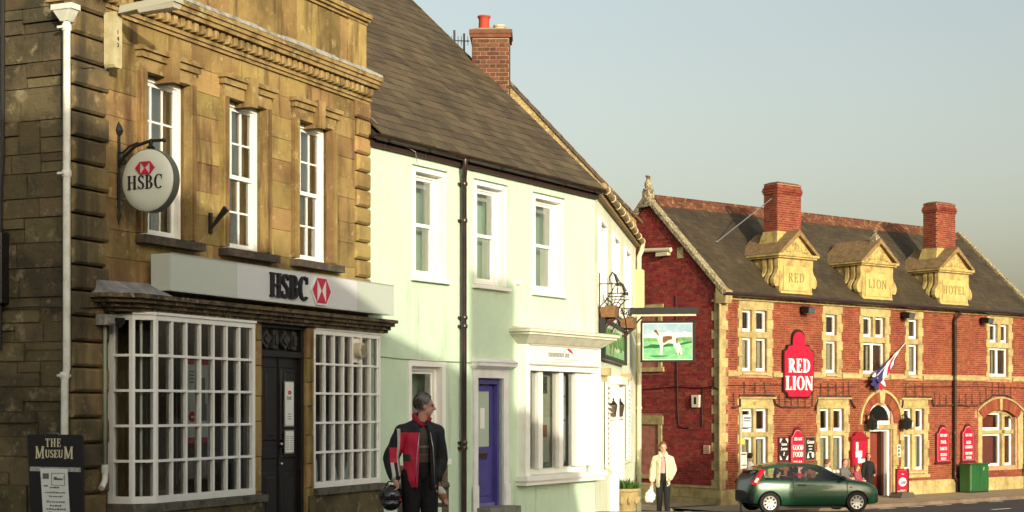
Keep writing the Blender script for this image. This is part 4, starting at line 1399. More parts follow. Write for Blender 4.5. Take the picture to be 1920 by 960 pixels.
MB().box(CH[0] + .001, CH[1] - .001, CH[3] - .02, CH[3], 6.6, 8.24).box(CH[1] - .02, CH[1], CH[2] + .001, CH[3] - .021, 6.6, 8.24).build('rear_faces', brick_b, chm)
MB().box(CH[0] - .03, CH[1] + .03, CH[2] - .03, CH[3] + .03, 8.24, 8.31).box(CH[0] - .045, CH[1] + .045, CH[2] - .045, CH[3] + .045, 8.312, 8.38).build('oversailing_course', brick_b, chm)
MB().hull8([(CH[0] - .03, CH[2] - .03, 8.382), (CH[1] + .03, CH[2] - .03, 8.382), (CH[1] + .03, CH[3] + .03, 8.382), (CH[0] - .03, CH[3] + .03, 8.382), (CH[0] + .1, CH[2] + .1, 8.44), (CH[1] - .1, CH[2] + .1, 8.44), (CH[1] - .1, CH[3] - .1, 8.44), (CH[0] + .1, CH[3] - .1, 8.44)]).build('flaunching', mort, chm)
MB().lathe([(.1, 0), (.095, .2), (.105, .23), (.12, .25), (.118, .27), (.09, .27)], (1.0, 2.13, 8.42), 20).build('chimney_pot', mat('red_pot', (.42, .06, .03), (.3, .05, .03), sc=6, rough=.7), chm, smooth='auto')
MB().lathe([(.1, 0), (.1, .06), (.115, .07), (.115, .1), (.08, .1)], (1.0, 1.85, 8.42), 18).build('capped_pot', mat('cream_pot', (.5, .45, .3), rough=.8), chm, smooth='auto')
# pale stepped flashing at its foot
fs_ = MB()
for i in range(6):
    fs_.box(CH[0] - .03, CH[0] - .002, 1.6 + i * .09, 1.72 + i * .09, 6.85 + i * .085, 7.03 + i * .085)
fs_.build('stepped_flashing', mat('flashing_pale', (.62, .6, .45), (.5, .48, .35), sc=10, rough=.8), chm)

# television aerial by the chimney
ae = thing('television_aerial', 'thin metal television aerial beside the brown brick chimney', 'aerial', CHF, (1.6, 2.5, 7.2))
am = MB()
am.tube([(1.6, 2.52, 7.2), (1.6, 2.52, 8.52)], .018, 6).build('mast', dark_iron, ae)
am = MB().tube([(1.6, 2.42, 8.38), (1.6, 2.95, 8.4)], .011, 5)
for i in range(9):
    y = 2.45 + i * .06
    am.tube([(1.5, y, 8.38), (1.7, y, 8.38)], .005, 4).tube([(1.6, y, 8.3), (1.6, y, 8.47)], .005, 4)
am.build('boom', dark_iron, ae)
MB().box(1.58, 1.62, 2.68, 2.72, 8.24, 8.58).build('dipole_box', dark_iron, ae)
MB().tube([(1.6, 2.52, 7.95), (1.45, 2.44, 7.9), (1.34, 2.35, 7.9)], .008, 5).tube([(1.6, 2.52, 7.8), (1.5, 2.4, 7.78), (1.34, 2.36, 7.78)], .008, 5).build('wall_strap', dark_iron, ae)

# long painted landscape board on the inn front
lsb = thing('landscape_sign_board', 'dark-framed sign board painted with green trees on the inn front', 'sign', PUB, (3.0, -.1, 2.5))
MB().box(.6, .78, -.12, -.02, 2.47, 3.2).box(5.12, 5.3, -.12, -.02, 2.47, 3.2).box(.78, 5.12, -.12, -.02, 2.47, 2.55).box(.78, 5.12, -.12, -.02, 3.14, 3.2).build('frame', dark_iron, lsb)
MB().box(.78, 5.12, -.07, -.02, 2.55, 3.14).build('painted_panel', mat('painted_sky', (.62, .66, .5), (.5, .58, .42), sc=2, rough=.5), lsb)
gl_ = [mat('paint_green_a', (.04, .16, .03), (.1, .25, .05), sc=6, rough=.5), mat('paint_green_b', (.12, .32, .08), (.2, .42, .14), sc=5, rough=.5), mat('paint_green_c', (.25, .55, .25), (.16, .4, .16), sc=4, rough=.5)]
MB().prism([(.78, 2.55), (5.12, 2.55), (5.12, 2.7), (4.4, 2.74), (3.6, 2.66), (2.6, 2.72), (1.5, 2.78), (.78, 2.74)], -.073, -.069).build('painted_meadow', gl_[2], lsb)
tm, tm2 = MB(), MB()
rr = random.Random(3)
for i in range(16):
    x = 1.0 + i * .26
    zz = 2.68 + rr.uniform(0, .12)
    poly = []
    for k in range(9):
        a = 2 * math.pi * k / 9
        q = rr.uniform(.75, 1.15)
        poly.append((min(max(x + .3 * q * math.cos(a), .79), 5.11), min(max(zz + .13 + .17 * q * math.sin(a), 2.56), 3.13)))
    (tm if i % 2 else tm2).prism(poly, -.0765 - .0003 * i, -.073)
tm.build('painted_trees', gl_[0], lsb)
tm2.build('painted_bushes', gl_[1], lsb)
MB().prism([(1.9, 2.6), (2.1, 2.6), (2.05, 3.05), (1.92, 3.0)], -.086, -.073).prism([(2.6, 2.58), (2.75, 2.58), (2.72, 2.95)], -.086, -.073).build('painted_trunks', mat('paint_brown', (.2, .15, .05), rough=.5), lsb)

# iron brackets with swan-neck lamps, two wooden flower troughs
for i, (x, zz, lab) in enumerate(((.5, 3.78, 'black swan-neck sign lamp nearest the green house'), (2.0, 3.72, 'black swan-neck sign lamp above the farther flower trough'))):
    sl_ = thing('swan_neck_lamp', lab, 'lamp', PUB, (x, -.1, zz - .5), 'sign lamps on the inn')
    MB().tube([(x, -.03, zz - .55), (x, -.03, zz + .2)], .012, 6).tube([(x, -.03, zz), (x, -.36, zz)], .011, 6).tube([(x + .03, -.04, zz - .4), (x + .02, -.12, zz - .32), (x, -.26, zz - .12), (x, -.32, zz)], .009, 6).build('bracket', dark_iron, sl_)
    MB().tube([(x, -.22, zz), (x, -.21, zz + .12), (x, -.26, zz + .2), (x, -.31, zz + .15), (x, -.36, zz + .03)], [.012, .012, .018, .024, .036], 8).lathe([(.04, .03), (.055, -.03), (.0, -.04)], (x, -.37, zz - .01), 10).build('lamp_head', dark_iron, sl_, smooth='auto')
    MB().ell((x, -.37, zz - .055), (.035, .035, .035), 10, 7).build('bulb', mat('bulb_glass', (.6, .6, .55), rough=.2), sl_, smooth=True)
wood = mat('trough_wood', (.24, .125, .055), (.17, .085, .04), (.31, .17, .085), sc=12, rough=.8, bump=.003)
for i, (x, y, zz, lab) in enumerate(((.75, -.17, 3.2, 'brown wooden trough on the iron bracket nearest the green house'), (4.6, -.19, 3.2, 'brown wooden trough on the farther iron bracket by the dog sign'))):
    tt = thing('flower_trough', lab, 'trough', PUB, (x, y, zz), 'wooden troughs on the inn')
    MB().hull8([(x - .16, y - .12, zz), (x + .4, y - .12, zz), (x + .4, y + .12, zz), (x - .16, y + .12, zz), (x - .2, y - .14, zz + .2), (x + .44, y - .14, zz + .2), (x + .44, y + .14, zz + .2), (x - .2, y + .14, zz + .2)]).build('trough', wood, tt)
    MB().box(x - .19, x + .43, y - .15, y + .12, zz + .201, zz + .206).build('soil', mat('soil', (.04, .03, .02), rough=1), tt)
    for sx in (x - .05, x + .3):
        MB().tube([(sx, -.02, zz - .22), (sx, y - .08, zz - .012)], .016, 6).box(sx - .02, sx + .02, y - .12, -.0, zz - .014, zz - .001).build('support', mat('support_brown', (.08, .03, .02), rough=.7), tt)
    tw = MB()
    for k in range(8):
        px_, pz_ = x + rr.uniform(-.15, .38), zz + .2
        tw.tube([(px_, y, pz_), (px_ + rr.uniform(-.06, .06), y + rr.uniform(-.1, .1), pz_ + rr.uniform(.05, .12)), (px_ + rr.uniform(-.12, .12), y + rr.uniform(-.18, .18), pz_ + rr.uniform(.08, .24))], .006, 4)
    tw.build('twigs', mat('twig', (.05, .04, .02), rough=1), tt)
ib = thing('iron_basket_bracket', 'scrolled black iron bracket frame between the two troughs', 'bracket', PUB, (2.6, -.1, 2.9))
for x in (2.0, 2.9, 5.6):
    MB().tube([(x, -.03, 3.1), (x, -.03, 4.0)], .011, 6).build('upright', dark_iron, ib)
    MB().tube([(x, -.03, 3.66), (x, -.36, 3.66)], .01, 6).build('arm', dark_iron, ib)
MB().tube([(2.0, -.1, 3.0), (2.2, -.2, 3.2), (2.5, -.2, 3.5), (2.9, -.3, 3.66)], .012, 6).build('stay', dark_iron, ib)
MB().tube([(3.4, -.28, 3.0), (3.3, -.25, 3.3), (3.0, -.2, 3.5)], .012, 6).build('stay', dark_iron, ib)
for (x, y, zz, r) in ((2.2, -.18, 3.5, .07), (3.0, -.25, 3.45, .06), (5.6, -.2, 3.4, .08)):
    MB().tube([(x, y + r * math.cos(R(30 * k)), zz + r * math.sin(R(30 * k))) for k in range(13)], .01, 5, cap=False).build('scroll', dark_iron, ib)
# two lanterns by the inn door
for i, x in enumerate((2.2, 3.7)):
    ln_ = thing('wall_lantern', ['dark four-sided lantern on the near side of the inn door', 'dark four-sided lantern on the far side of the inn door'][i], 'lantern', PUB, (x, -.12, 1.5), 'lanterns by the inn door')
    c = (x, -.12)
    MB().hull8([(c[0] - .055, c[1] - .055, 1.4), (c[0] + .055, c[1] - .055, 1.4), (c[0] + .055, c[1] + .055, 1.4), (c[0] - .055, c[1] + .055, 1.4), (c[0] - .1, c[1] - .1, 1.72), (c[0] + .1, c[1] - .1, 1.72), (c[0] + .1, c[1] + .1, 1.72), (c[0] - .1, c[1] + .1, 1.72)]).build('glazing', glass_mat('lantern_glass', refl=1.2, through=False, dark=(.1, .065, .03)), ln_)
    MB().hull8([(c[0] - .115, c[1] - .115, 1.722), (c[0] + .115, c[1] - .115, 1.722), (c[0] + .115, c[1] + .115, 1.722), (c[0] - .115, c[1] + .115, 1.722), (c[0] - .03, c[1] - .03, 1.84), (c[0] + .03, c[1] - .03, 1.84), (c[0] + .03, c[1] + .03, 1.84), (c[0] - .03, c[1] + .03, 1.84)]).lathe([(.02, 0), (.03, .04), (.0, .1)], (c[0], c[1], 1.84), 8).build('roof', dark_iron, ln_)
    fr_ = MB()
    for sx in (-1, 1):
        for sy in (-1, 1):
            fr_.tube([(c[0] + sx * .057, c[1] + sy * .057, 1.4), (c[0] + sx * .103, c[1] + sy * .103, 1.72)], .009, 5)
    fr_.tube([(c[0], -.0, 1.3), (c[0], -.2, 1.32), (c[0], c[1], 1.4)], .014, 6)
    fr_.build('frame', dark_iron, ln_)
    ln_.scale = (.68, .68, .68)
    ln_.location = PUB.w(x, -.12, 1.5)

# ---- the dog sign, hung square to the inn front on a beam with a strip lamp
DG = Frame(*PUB.w(7.0, 0, 0).xy, 8.9 + 90)            # x away from the wall, y along the street
dg = thing('dog_pub_sign', 'hanging pub sign painted with a brown and white dog in green fields', 'sign', DG, (.85, 0, 2.6))
MB().box(.04, 1.5, -.05, .05, 3.62, 3.76).tube([(.05, 0, 3.3), (.35, 0, 3.62)], .02, 6).build('beam', dark_iron, dg)
MB().box(.08, 1.46, -.11, -.05, 3.57, 3.61).build('strip_lamp', mat('lamp_strip', (.55, .5, .33), rough=.5), dg)
for x in (.5, 1.2):
    MB().tube([(x, 0, 3.46), (x, 0, 3.62)], .012, 6).build('hanger', dark_iron, dg)
MB().box(.265, .31, -.04, .04, 2.585, 3.475).box(1.39, 1.435, -.04, .04, 2.585, 3.475).box(.31, 1.39, -.04, .04, 2.585, 2.63).box(.31, 1.39, -.04, .04, 3.43, 3.475).build('frame', black_paint, dg)
MB().box(.31, 1.39, -.02, .02, 2.63, 3.43).build('panel', mat('panel_white', (.72, .74, .68), rough=.4), dg)
P0, PW, Q0, QH = .33, 1.04, 2.65, .76                   # picture field


def flat(name, poly, m, d):
    MB().prism([(P0 + PW * a, Q0 + QH * b) for a, b in poly], -.02 - d, -.02).build(name, m, dg)


flat('painted_sky', [(0, .55), (1, .55), (1, 1), (0, 1)], mat('pic_sky', (.25, .4, .5), (.34, .46, .52), sc=6, rough=.5), .003)
flat('painted_cloud', [(0, .6), (1, .6), (1, .74), (.92, .75), (.84, .79), (.78, .74), (.7, .76), (.62, .73), (.52, .8), (.44, .75), (.3, .74), (.2, .7), (.1, .72), (0, .68)], mat('pic_cloud', (.66, .68, .64), rough=.5), .0036)
flat('painted_field', [(0, 0), (1, 0), (1, .62), (.8, .63), (.6, .6), (.4, .61), (.2, .6), (0, .61)], mat('pic_field', (.14, .42, .2), (.26, .55, .28), (.08, .33, .14), sc=9, rough=.5), .0042)
flat('painted_far_hedge', [(0, .5), (.2, .52), (.4, .5), (1, .52), (1, .6), (.85, .61), (.6, .58), (.3, .585), (0, .59)], mat('pic_hedge_light', (.08, .24, .06), (.2, .36, .1), sc=18, rough=.5), .0048)
flat('painted_hedge', [(0, .3), (.12, .32), (.25, .31), (.42, .34), (.55, .36), (.7, .37), (.85, .42), (1, .46), (1, .5), (.88, .5), (.76, .44), (.66, .42), (.5, .44), (.36, .4), (.24, .42), (.14, .42), (.08, .37), (0, .36)], mat('pic_hedge', (.01, .1, .03), (.03, .16, .05), sc=20, rough=.5), .0054)
flat('painted_shade', [(.1, .1), (.3, .11), (.55, .1), (.42, .06), (.22, .05)], mat('pic_shade', (.03, .2, .08), rough=.5), .0054)
flat('painted_shade', [(.64, .16), (.78, .18), (.82, .1), (.74, .12)], MATS['pic_shade'], .0057)
dogw, dogb = mat('pic_dog_white', (.7, .7, .6), rough=.5), mat('pic_dog_brown', (.2, .075, .025), (.14, .05, .02), sc=30, rough=.5)
flat('painted_dog', [(.14, .73), (.19, .76), (.2, .82), (.26, .84), (.3, .8), (.33, .68), (.4, .645), (.52, .66), (.6, .645), (.66, .62), (.7, .54), (.72, .48), (.76, .4), (.79, .26), (.8, .12), (.77, .11), (.74, .24), (.7, .33), (.64, .38), (.6, .46), (.52, .47), (.45, .42), (.41, .4), (.39, .26), (.385, .12), (.34, .115), (.345, .28), (.335, .42), (.3, .52), (.27, .64), (.2, .7)], dogw, .0062)
flat('painted_dog_hind_leg', [(.6, .5), (.66, .5), (.68, .36), (.72, .27), (.735, .13), (.71, .12), (.68, .26), (.63, .34)], dogw, .0059)
flat('painted_dog_saddle', [(.4, .64), (.5, .66), (.6, .645), (.585, .55), (.52, .54), (.47, .49), (.42, .44), (.39, .5)], dogb, .0068)
flat('painted_dog_ear', [(.2, .8), (.24, .84), (.28, .82), (.31, .72), (.33, .68), (.3, .66), (.27, .72), (.24, .75)], dogb, .0068)
flat('painted_dog_rump', [(.66, .6), (.7, .56), (.71, .47), (.69, .42), (.67, .48)], dogb, .0068)
# ================================================================ the red brick inn at the end of the street
rbrick = mat('red_brick', (.245, .064, .03), (.175, .04, .02), (.33, .11, .055), sc=.9, lo=.4, hi=.65, sc3=5, lo3=.55, hi3=.75, rough=.9, bump=.004, bsc=70, rnd=.24, hue=.014)
gbrick = mat('dark_red_brick', (.29, .05, .036), (.2, .034, .026), (.37, .085, .058), sc=.9, lo=.4, hi=.65, sc3=5, lo3=.55, hi3=.75, rough=.9, bump=.004, bsc=70, rnd=.3, hue=.012)
lmort = mat('lion_mortar', (.46, .27, .15), (.36, .2, .11), sc=5, rough=1)
gmort = mat('gable_mortar', (.36, .15, .1), (.28, .1, .07), sc=5, rough=1)
ystone = mat('yellow_stone', (.44, .36, .155), (.31, .24, .1), (.52, .45, .23), sc=2.8, lo=.42, hi=.62, sc3=8, lo3=.55, hi3=.7, rough=.9, bump=.008, bsc=30, rnd=.14)
carved = mat('carved_stone', (.47, .37, .13), (.30, .21, .08), (.55, .46, .22), sc=3.5, lo=.45, hi=.62, sc3=9, lo3=.55, hi3=.68, rough=.95, bump=.01, bsc=30, streak=((.25, .17, .07), 5, .6, .75))
lslate = mat('lion_slate', (.062, .047, .025), (.045, .035, .02), (.105, .085, .05), sc=.8, lo=.4, hi=.65, sc3=4, lo3=.66, hi3=.74, rough=.7, bump=.003, bsc=60, rnd=.2, streak=((.09, .075, .05), 3, .58, .72))
GZ = -1.5
EV, HW, TPL = 5.43, 3.32, .946
LW = 17.6
lion = thing('red_brick_inn', 'large red brick inn with yellow stone dressings, carved gablets and slate roof', 'inn', LION, (0, 0, GZ))

# (lights, transom z, bottom, top, wide lower light)
UPW = [((1.02, 1.5), (1.69, 2.22)), ((5.2, 5.78),), ((7.2, 7.74), (7.88, 8.42)), ((9.77, 10.33),), ((14.75, 15.28), (15.48, 15.98))]
GFW = [((1.02, 1.56), (1.69, 2.26)), ((4.9, 5.44), (5.6, 6.16)), ((9.49, 9.98), (10.18, 10.68))]
DC, DZ, DRO, DRI = 8.2, 1.05, 1.2, .76          # door arch
AC, AZ, AR = 15.47, -.55, 2.5                   # flat arch of the right hand window (part of a big circle)


def arch_cut(z):
    if z < DZ:
        return (DC - .92, DC + .92)
    h = DRO ** 2 - (z - DZ) ** 2
    return (DC - math.sqrt(h), DC + math.sqrt(h)) if h > 0 else None


def warch_cut(z):
    if z < -.75 or z > AZ + AR + .1:
        return None
    if z < 1.25:
        return (14.0, 16.95)
    h = (AR + .08) ** 2 - (z - AZ) ** 2
    if h <= 0:
        return None
    w = min(math.sqrt(h), 1.62)
    return (AC - w, AC + w)


bh, bs = [], []
for L in UPW:
    a, b = L[0][0], L[-1][1]
    bh.append((a, b, 2.8, 4.78))
    bs.append((a - .16, b + .3, 2.62, 5.06))
for L in GFW:
    a, b = L[0][0], L[-1][1]
    bh.append((a, b, -.62, 1.58))
    bs.append((a - .14, b + .3, -.82, 1.9))
core_holes = bh + [(DC - .62, DC + .62, -2, 1.7), (14.2, 16.5, -.6, 1.6)]
lwall = wall_slab(.03, LW, GZ - .3, 5.35, core_holes, .02, .45).build('front_wall', lmort, lion)
fm = MB()
for (xa, xb, za, zb) in brick_rects(.28, LW, -1.0, 5.08, bs + [arch_cut, warch_cut], seed=2):
    if za > 2.6 and za < 2.76:
        continue
    d = random.uniform(-.003, .002)
    fm.box(xa, xb, d, .03, za, zb)
fm.build('bricks', rbrick, lwall, kind='stuff', fixn=False)
# gable wall towards us
gwall = MB().prism([(.0, GZ - .3), (.0, EV - .05), (HW, EV + HW * TPL - .1), (2 * HW, EV - .05), (2 * HW, GZ - .3)], .03, .4, 'x').build('gable_wall', gmort, lion)


def gable_cut(side):
    def f(z):
        if z < EV - .1:
            return None
        y = (z + .1 - EV) / TPL
        return (-1, y + .05) if side == 0 else (2 * HW - y - .05, 99)
    return f


gholes_ = [gable_cut(0), gable_cut(1), (2.55, 4.6, -.75, 1.45), (2.5, 4.6, 2.75, 5.05)]
rects = [r for r in brick_rects(.25, 2 * HW, -.95, 8.5, gholes_, seed=8)]
ubg = unit_brick().copy()
ubg.name = 'brick'
ubg.materials.clear()
ubg.materials.append(gbrick)
rects.sort(key=lambda r: (r[1] > 2.5) * 100 + abs((r[0] + r[1]) / 2 - 1.3) * .6 + abs(r[2] - 1.0))
fm = MB()
for i, (ya, yb, za, zb) in enumerate(rects):
    d = random.uniform(-.003, .003)
    if i < 300:
        piece('brick', ubg, gwall, (.0 + d, ya, za), (.04, yb - ya, zb - za))
    else:
        fm.box(d, .04, ya, yb, za, zb)
fm.build('bricks', gbrick, gwall, kind='stuff', fixn=False)
MB().box(.4, LW - .01, .46, 2 * HW, GZ - .3, 5.3).build('rear_block', gbrick, lion)
MB().prism([(.46, 5.25), (HW, EV + HW * TPL - .15), (2 * HW, 5.25)], .41, LW - .02, 'x').build('roof_void', room_dark, lion)
# plinth stones
x = -.04
rp = random.Random(9)
while x < LW:
    L = rp.uniform(.6, 1.1)
    if not (x < DC + .9 and x + L > DC - .9):
        MB().cbox(x + .004, min(x + L, LW) - .004, -.06 + rp.uniform(-.006, .006), .2, GZ - .3, -1.02 + rp.uniform(-.01, .01), .02).build('plinth_stone', ystone, lion)
    x += L
y = -.02
while y < 6.6:
    L = rp.uniform(.4, .7)
    zz = GZ - .3
    for (za, zb) in ((GZ - .3, -1.3), (-1.3, -.98)):
        MB().cbox(-.055 + rp.uniform(-.01, .01), .1, y + .006, y + L - .006, za + .004, zb - .004, .0).build('plinth_stone', ystone, lion)
    y += L
MB().box(-.08, .1, .0, 6.6, -.978, -.9).build('plinth_cap', ystone, lion)
# corner stones, toothed both ways
z, k = -1.0, 0
while z < 5.05:
    w1, w2 = (.34, .24) if k % 2 else (.24, .36)
    MB().box(-.015, w1, -.02, w2, z + .004, min(z + .3, 5.08) - .004).build('corner_stone', ystone, lion)
    z += .3
    k += 1
MB().tube([(-.05, -.05, -1.0), (-.05, -.05, 5.0)], .05, 10).build('corner_shaft', ystone, lion, smooth='auto')
# string course
xs = sorted([(L[0][0] - .16, L[-1][1] + .3) for L in UPW])
for a, b in free_spans(.34, LW, [(p, q, 0, 1) for p, q in xs], .5):
    MB().cbox(a, b, -.06, .1, 2.61, 2.765, .015).build('string_course', ystone, lion)


def light(parent, x0, x1, z0, z1, y=.1, leaded=False, casement=0):
    m = MB()
    f = .075
    m.box(x0, x0 + f, y, y + .06, z0, z1).box(x1 - f, x1, y, y + .06, z0, z1).box(x0 + f, x1 - f, y, y + .06, z1 - f, z1).box(x0 + f, x1 - f, y - .02, y + .06, z0, z0 + f * 1.3)
    for i in range(casement):
        xm = x0 + (x1 - x0) * (i + 1) / (casement + 1)
        m.box(xm - .05, xm + .05, y - .006, y + .058, z0 + f, z1 - f)
    w = m.build('casement', white, parent)
    MB().add([(x0 + f, y + .03, z0 + f), (x1 - f, y + .03, z0 + f), (x1 - f, y + .034, z1 - f), (x0 + f, y + .034, z1 - f)], [(0, 1, 2, 3)]).build('pane', pane_glass, w, fixn=False)
    if leaded:
        g = MB()
        n = 4
        for i in range(1, n):
            xx = x0 + f + (x1 - x0 - 2 * f) * i / n
            g.box(xx - .008, xx + .008, y + .015, y + .022, z0 + f, z1 - f)
        for i in range(1, 7):
            zz = z0 + f + (z1 - z0 - 2 * f) * i / 7
            g.box(x0 + f, x1 - f, y + .013, y + .02, zz - .007, zz + .007)
        g.build('leading', dark_iron, w)
    rr_ = MB()
    rr_.add([(x0 - .1, y + .7, z0 - .1), (x1 + .1, y + .7, z0 - .1), (x1 + .1, y + .7, z1 + .1), (x0 - .1, y + .7, z1 + .1)], [(0, 1, 2, 3)])
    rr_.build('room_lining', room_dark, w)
    return w


def cloth(parent, x0, x1, z0, z1, y=.22, m=None):
    c = MB()
    n = max(4, int((x1 - x0) / .05))
    for i in range(n):
        xa, xb = x0 + (x1 - x0) * i / n, x0 + (x1 - x0) * (i + 1) / n
        c.add([(xa, y + .03 * (i % 2), z0), (xb, y + .03 * ((i + 1) % 2), z0), (xb, y + .03 * ((i + 1) % 2), z1), (xa, y + .03 * (i % 2), z1)], [(0, 1, 2, 3)])
    c.build('curtain', m or curtain_m, parent)


def stone_window(lights, zb, zt0, zt1, zt, low_one, sill, head, leaded=(), head_wide=False):
    a, b = lights[0][0], lights[-1][1]
    zz, k = sill, 0
    while zz < head - .02:
        h = min(.31, head - zz)
        wl, wr = (.16, .3) if k % 2 else (.22, .22)
        MB().cbox(a - wl, a, -.03, .2, zz + .003, zz + h - .003, .006).build('jamb_stone', ystone, lion)
        MB().cbox(b, b + wr, -.03, .2, zz + .003, zz + h - .003, .006).build('jamb_stone', ystone, lion)
        zz += h
        k += 1
    MB().box(a, b, -.02, .2, zt0 + .001, zt1 - .001).build('transom', ystone, lion)
    MB().hull8([(a, -.06, zb - .12), (b, -.06, zb - .12), (b, .2, zb - .12), (a, .2, zb - .12), (a, -.06, zb - .06), (b, -.06, zb - .06), (b, .2, zb), (a, .2, zb)]).build('sill', ystone, lion)
    MB().box(a, b, -.03, .2, zt, head).build('lintel', ystone, lion)
    for (p, q) in zip(lights, lights[1:]):
        MB().box(p[1], q[0], -.015, .2, zt1, zt - .001).build('mullion', ystone, lion)
        if not low_one:
            MB().box(p[1], q[0], -.015, .2, zb, zt0).build('mullion', ystone, lion)
    for i, (p, q) in enumerate(lights):
        w = light(lion, p, q, zt1, zt, leaded=bool(leaded))
        if not leaded:
            cloth(w, p, p + (q - p) * .4, zt1, zt)
        if not low_one:
            w = light(lion, p, q, zb, zt0)
            cloth(w, q - (q - p) * .45, q, zb, zt0)
    if low_one:
        w = light(lion, a, b, zb, zt0, casement=1)
        cloth(w, a + (b - a) * .38, a + (b - a) * .6, zb, zt0, .24)


for i, L in enumerate(UPW):
    stone_window(L, 2.8, 3.88, 4.08, 4.78, i in (2, 4), 2.64, 5.06, leaded=(i in (0, 1)))
for i, L in enumerate(GFW):
    stone_window(L, -.62, .66, .82, 1.58, False, -.8, 1.9)
    a, b = L[0][0], L[-1][1]
    MB().box(a - .2, b + .34, -.1, .1, 1.9, 1.96).box(a - .16, b + .3, -.07, .1, -.9, -.8).build('label_mould', ystone, lion)
    MB().box(a + .2, b - .1, -.036, -.03, 1.68, 1.82).build('lintel_panel', carved, lion)
# gable windows (half hidden by the inn)
for (zb, zt, h0) in ((-.62, 1.05, 1.05), (2.95, 4.75, 4.75)):
    gs = MB()
    gs.box(-.02, .2, 2.62, 2.78, zb, zt).box(-.02, .2, 3.75, 3.95, zb, zt).box(-.03, .2, 2.55, 4.0, zt, zt + .3).box(-.07, .2, 2.5, 4.05, zb - .14, zb)
    gs.build('gable_window_surround', ystone, lion)
    m = MB()
    m.box(.12, .18, 2.78, 2.85, zb, zt).box(.12, .18, 3.68, 3.75, zb, zt).box(.12, .18, 2.85, 3.68, zt - .07, zt).box(.1, .18, 2.85, 3.68, zb, zb + .09).box(.115, .17, 3.25, 3.3, zb, zt).box(.11, .17, 2.85, 3.68, (zb + zt) / 2 - .03, (zb + zt) / 2 + .03)
    gw = m.build('sash_window', white, lion)
    MB().add([(.15, 3.68, zb), (.15, 2.85, zb), (.15, 2.85, zt), (.15, 3.68, zt)], [(0, 1, 2, 3)]).build('pane', glass_mat('dark_pane', refl=1.0, through=False, dark=(.012, .012, .012)), gw, fixn=False)
# small slit vent high in the gable
MB().box(-.02, .1, 1.62, 1.9, 6.5, 6.85).build('gable_vent', ystone, lion)
# corbel course under the eaves
MB().box(-.05, LW, -.09, .2, 5.08, 5.3).build('eaves_course', ystone, lion)
cbm = MB().prism([(.0, 0), (.03, -.08), (.12, -.11), (.21, -.08), (.24, 0)], -.05, 0).mesh('corbel')
fix_normals(cbm)
cbm.materials.append(ystone)
x = .3
while x < LW - .3:
    piece('corbel', cbm, lion, (x, -.091, 5.22))
    x += .36
# door: brick arch, keystone, fanlight, open door
n = 30
for i in range(n):
    a0, a1 = 180 * i / n + .35, 180 * (i + 1) / n - .35
    if 84 <= (a0 + a1) / 2 <= 96:
        continue
    MB().ringsect(DC, DZ, DRO - .1, DRI, a0, a1, -.02, .2, 1).build('arch_brick', rbrick, lion)
MB().ringsect(DC, DZ, DRO + .0, DRO - .09, 0, 180, -.06, .1, 24).build('hood_mould', ystone, lion)
MB().prism([(DC - .1, DZ + DRI - .04), (DC + .1, DZ + DRI - .04), (DC + .17, DZ + DRO - .06), (DC - .17, DZ + DRO - .06)], -.08, .2).build('keystone', ystone, lion)
z, k = GZ - .02, 0
while z < 1.03:
    h = min(.36, 1.03 - z)
    w = .3 if k % 2 else .22
    MB().cbox(DC - .66 - w, DC - .66, -.05, .3, z + .003, z + h - .003, .01).build('door_jamb_stone', ystone, lion)
    MB().cbox(DC + .66, DC + .66 + w, -.05, .3, z + .003, z + h - .003, .01).build('door_jamb_stone', ystone, lion)
    z += h
    k += 1
MB().box(DC - .66, DC + .66, -.04, .3, .86, 1.02).build('door_lintel', ystone, lion)
MB().ringsect(DC, DZ + .02, .74, .62, 0, 180, .1, .2, 20).box(DC - .74, DC + .74, .1, .2, DZ - .03, DZ + .1).build('fanlight_frame', white, lion)
MB().prism([(DC + .63 * math.cos(R(t)), DZ + .08 + .6 * math.sin(R(t))) for t in range(0, 181, 12)], .14, .15).build('fanlight_pane', MATS['dark_pane'], lion)
MB().box(DC - .6, DC - .5, .12, .26, GZ, .86).box(DC + .5, DC + .62, .12, .26, GZ, .86).box(DC - .5, DC + .5, .12, .26, .78, .86).build('door_frame', white, lion)
MB().box(DC + .38, DC + .44, .26, 1.1, GZ + .03, .78).build('open_door', brown_door, lion)
MB().box(DC - .6, DC - .5, .28, 2.2, GZ, .9).box(DC + .5, DC + .6, .28, 2.2, GZ, .9).box(DC - .6, DC + .6, 2.2, 2.24, GZ, .9).box(DC - .5, DC + .5, .28, 2.2, .88, .92).build('hall_lining', room_dark, lion)
# big segmental window at the right
for i in range(26):
    a0, a1 = 56 + (68 / 26) * i + .12, 56 + (68 / 26) * (i + 1) - .12
    MB().ringsect(AC, AZ, AR, AR - .42, a0, a1, -.02, .2, 1).build('arch_brick', rbrick, lion)
MB().ringsect(AC, AZ, AR + .08, AR + .01, 54, 126, -.05, .1, 16).build('hood_mould', ystone, lion)
MB().prism([(AC - .07, AZ + AR - .44), (AC + .07, AZ + AR - .44), (AC + .09, AZ + AR), (AC - .09, AZ + AR)], -.05, .2).build('keystone', ystone, lion)
MB().prism([(14.0, -.74), (14.26, -.74), (14.26, 1.28), (AC - 1.12, 1.22), (AC - 1.5, 1.46), (14.0, 1.3)], -.03, .25).prism([(16.95, -.74), (16.62, -.74), (16.62, 1.1), (AC + 1.12, 1.22), (AC + 1.5, 1.46), (16.95, 1.3)], -.03, .25).build('window_jamb', ystone, lion)
WY = .2
MB().box(15.72, 15.9, WY - .1, WY + .2, -.6, 1.4).box(14.26, 16.62, WY - .1, WY + .2, .62, .76).box(14.26, 16.62, WY - .14, WY + .2, -.76, -.6).build('mullion', ystone, lion)
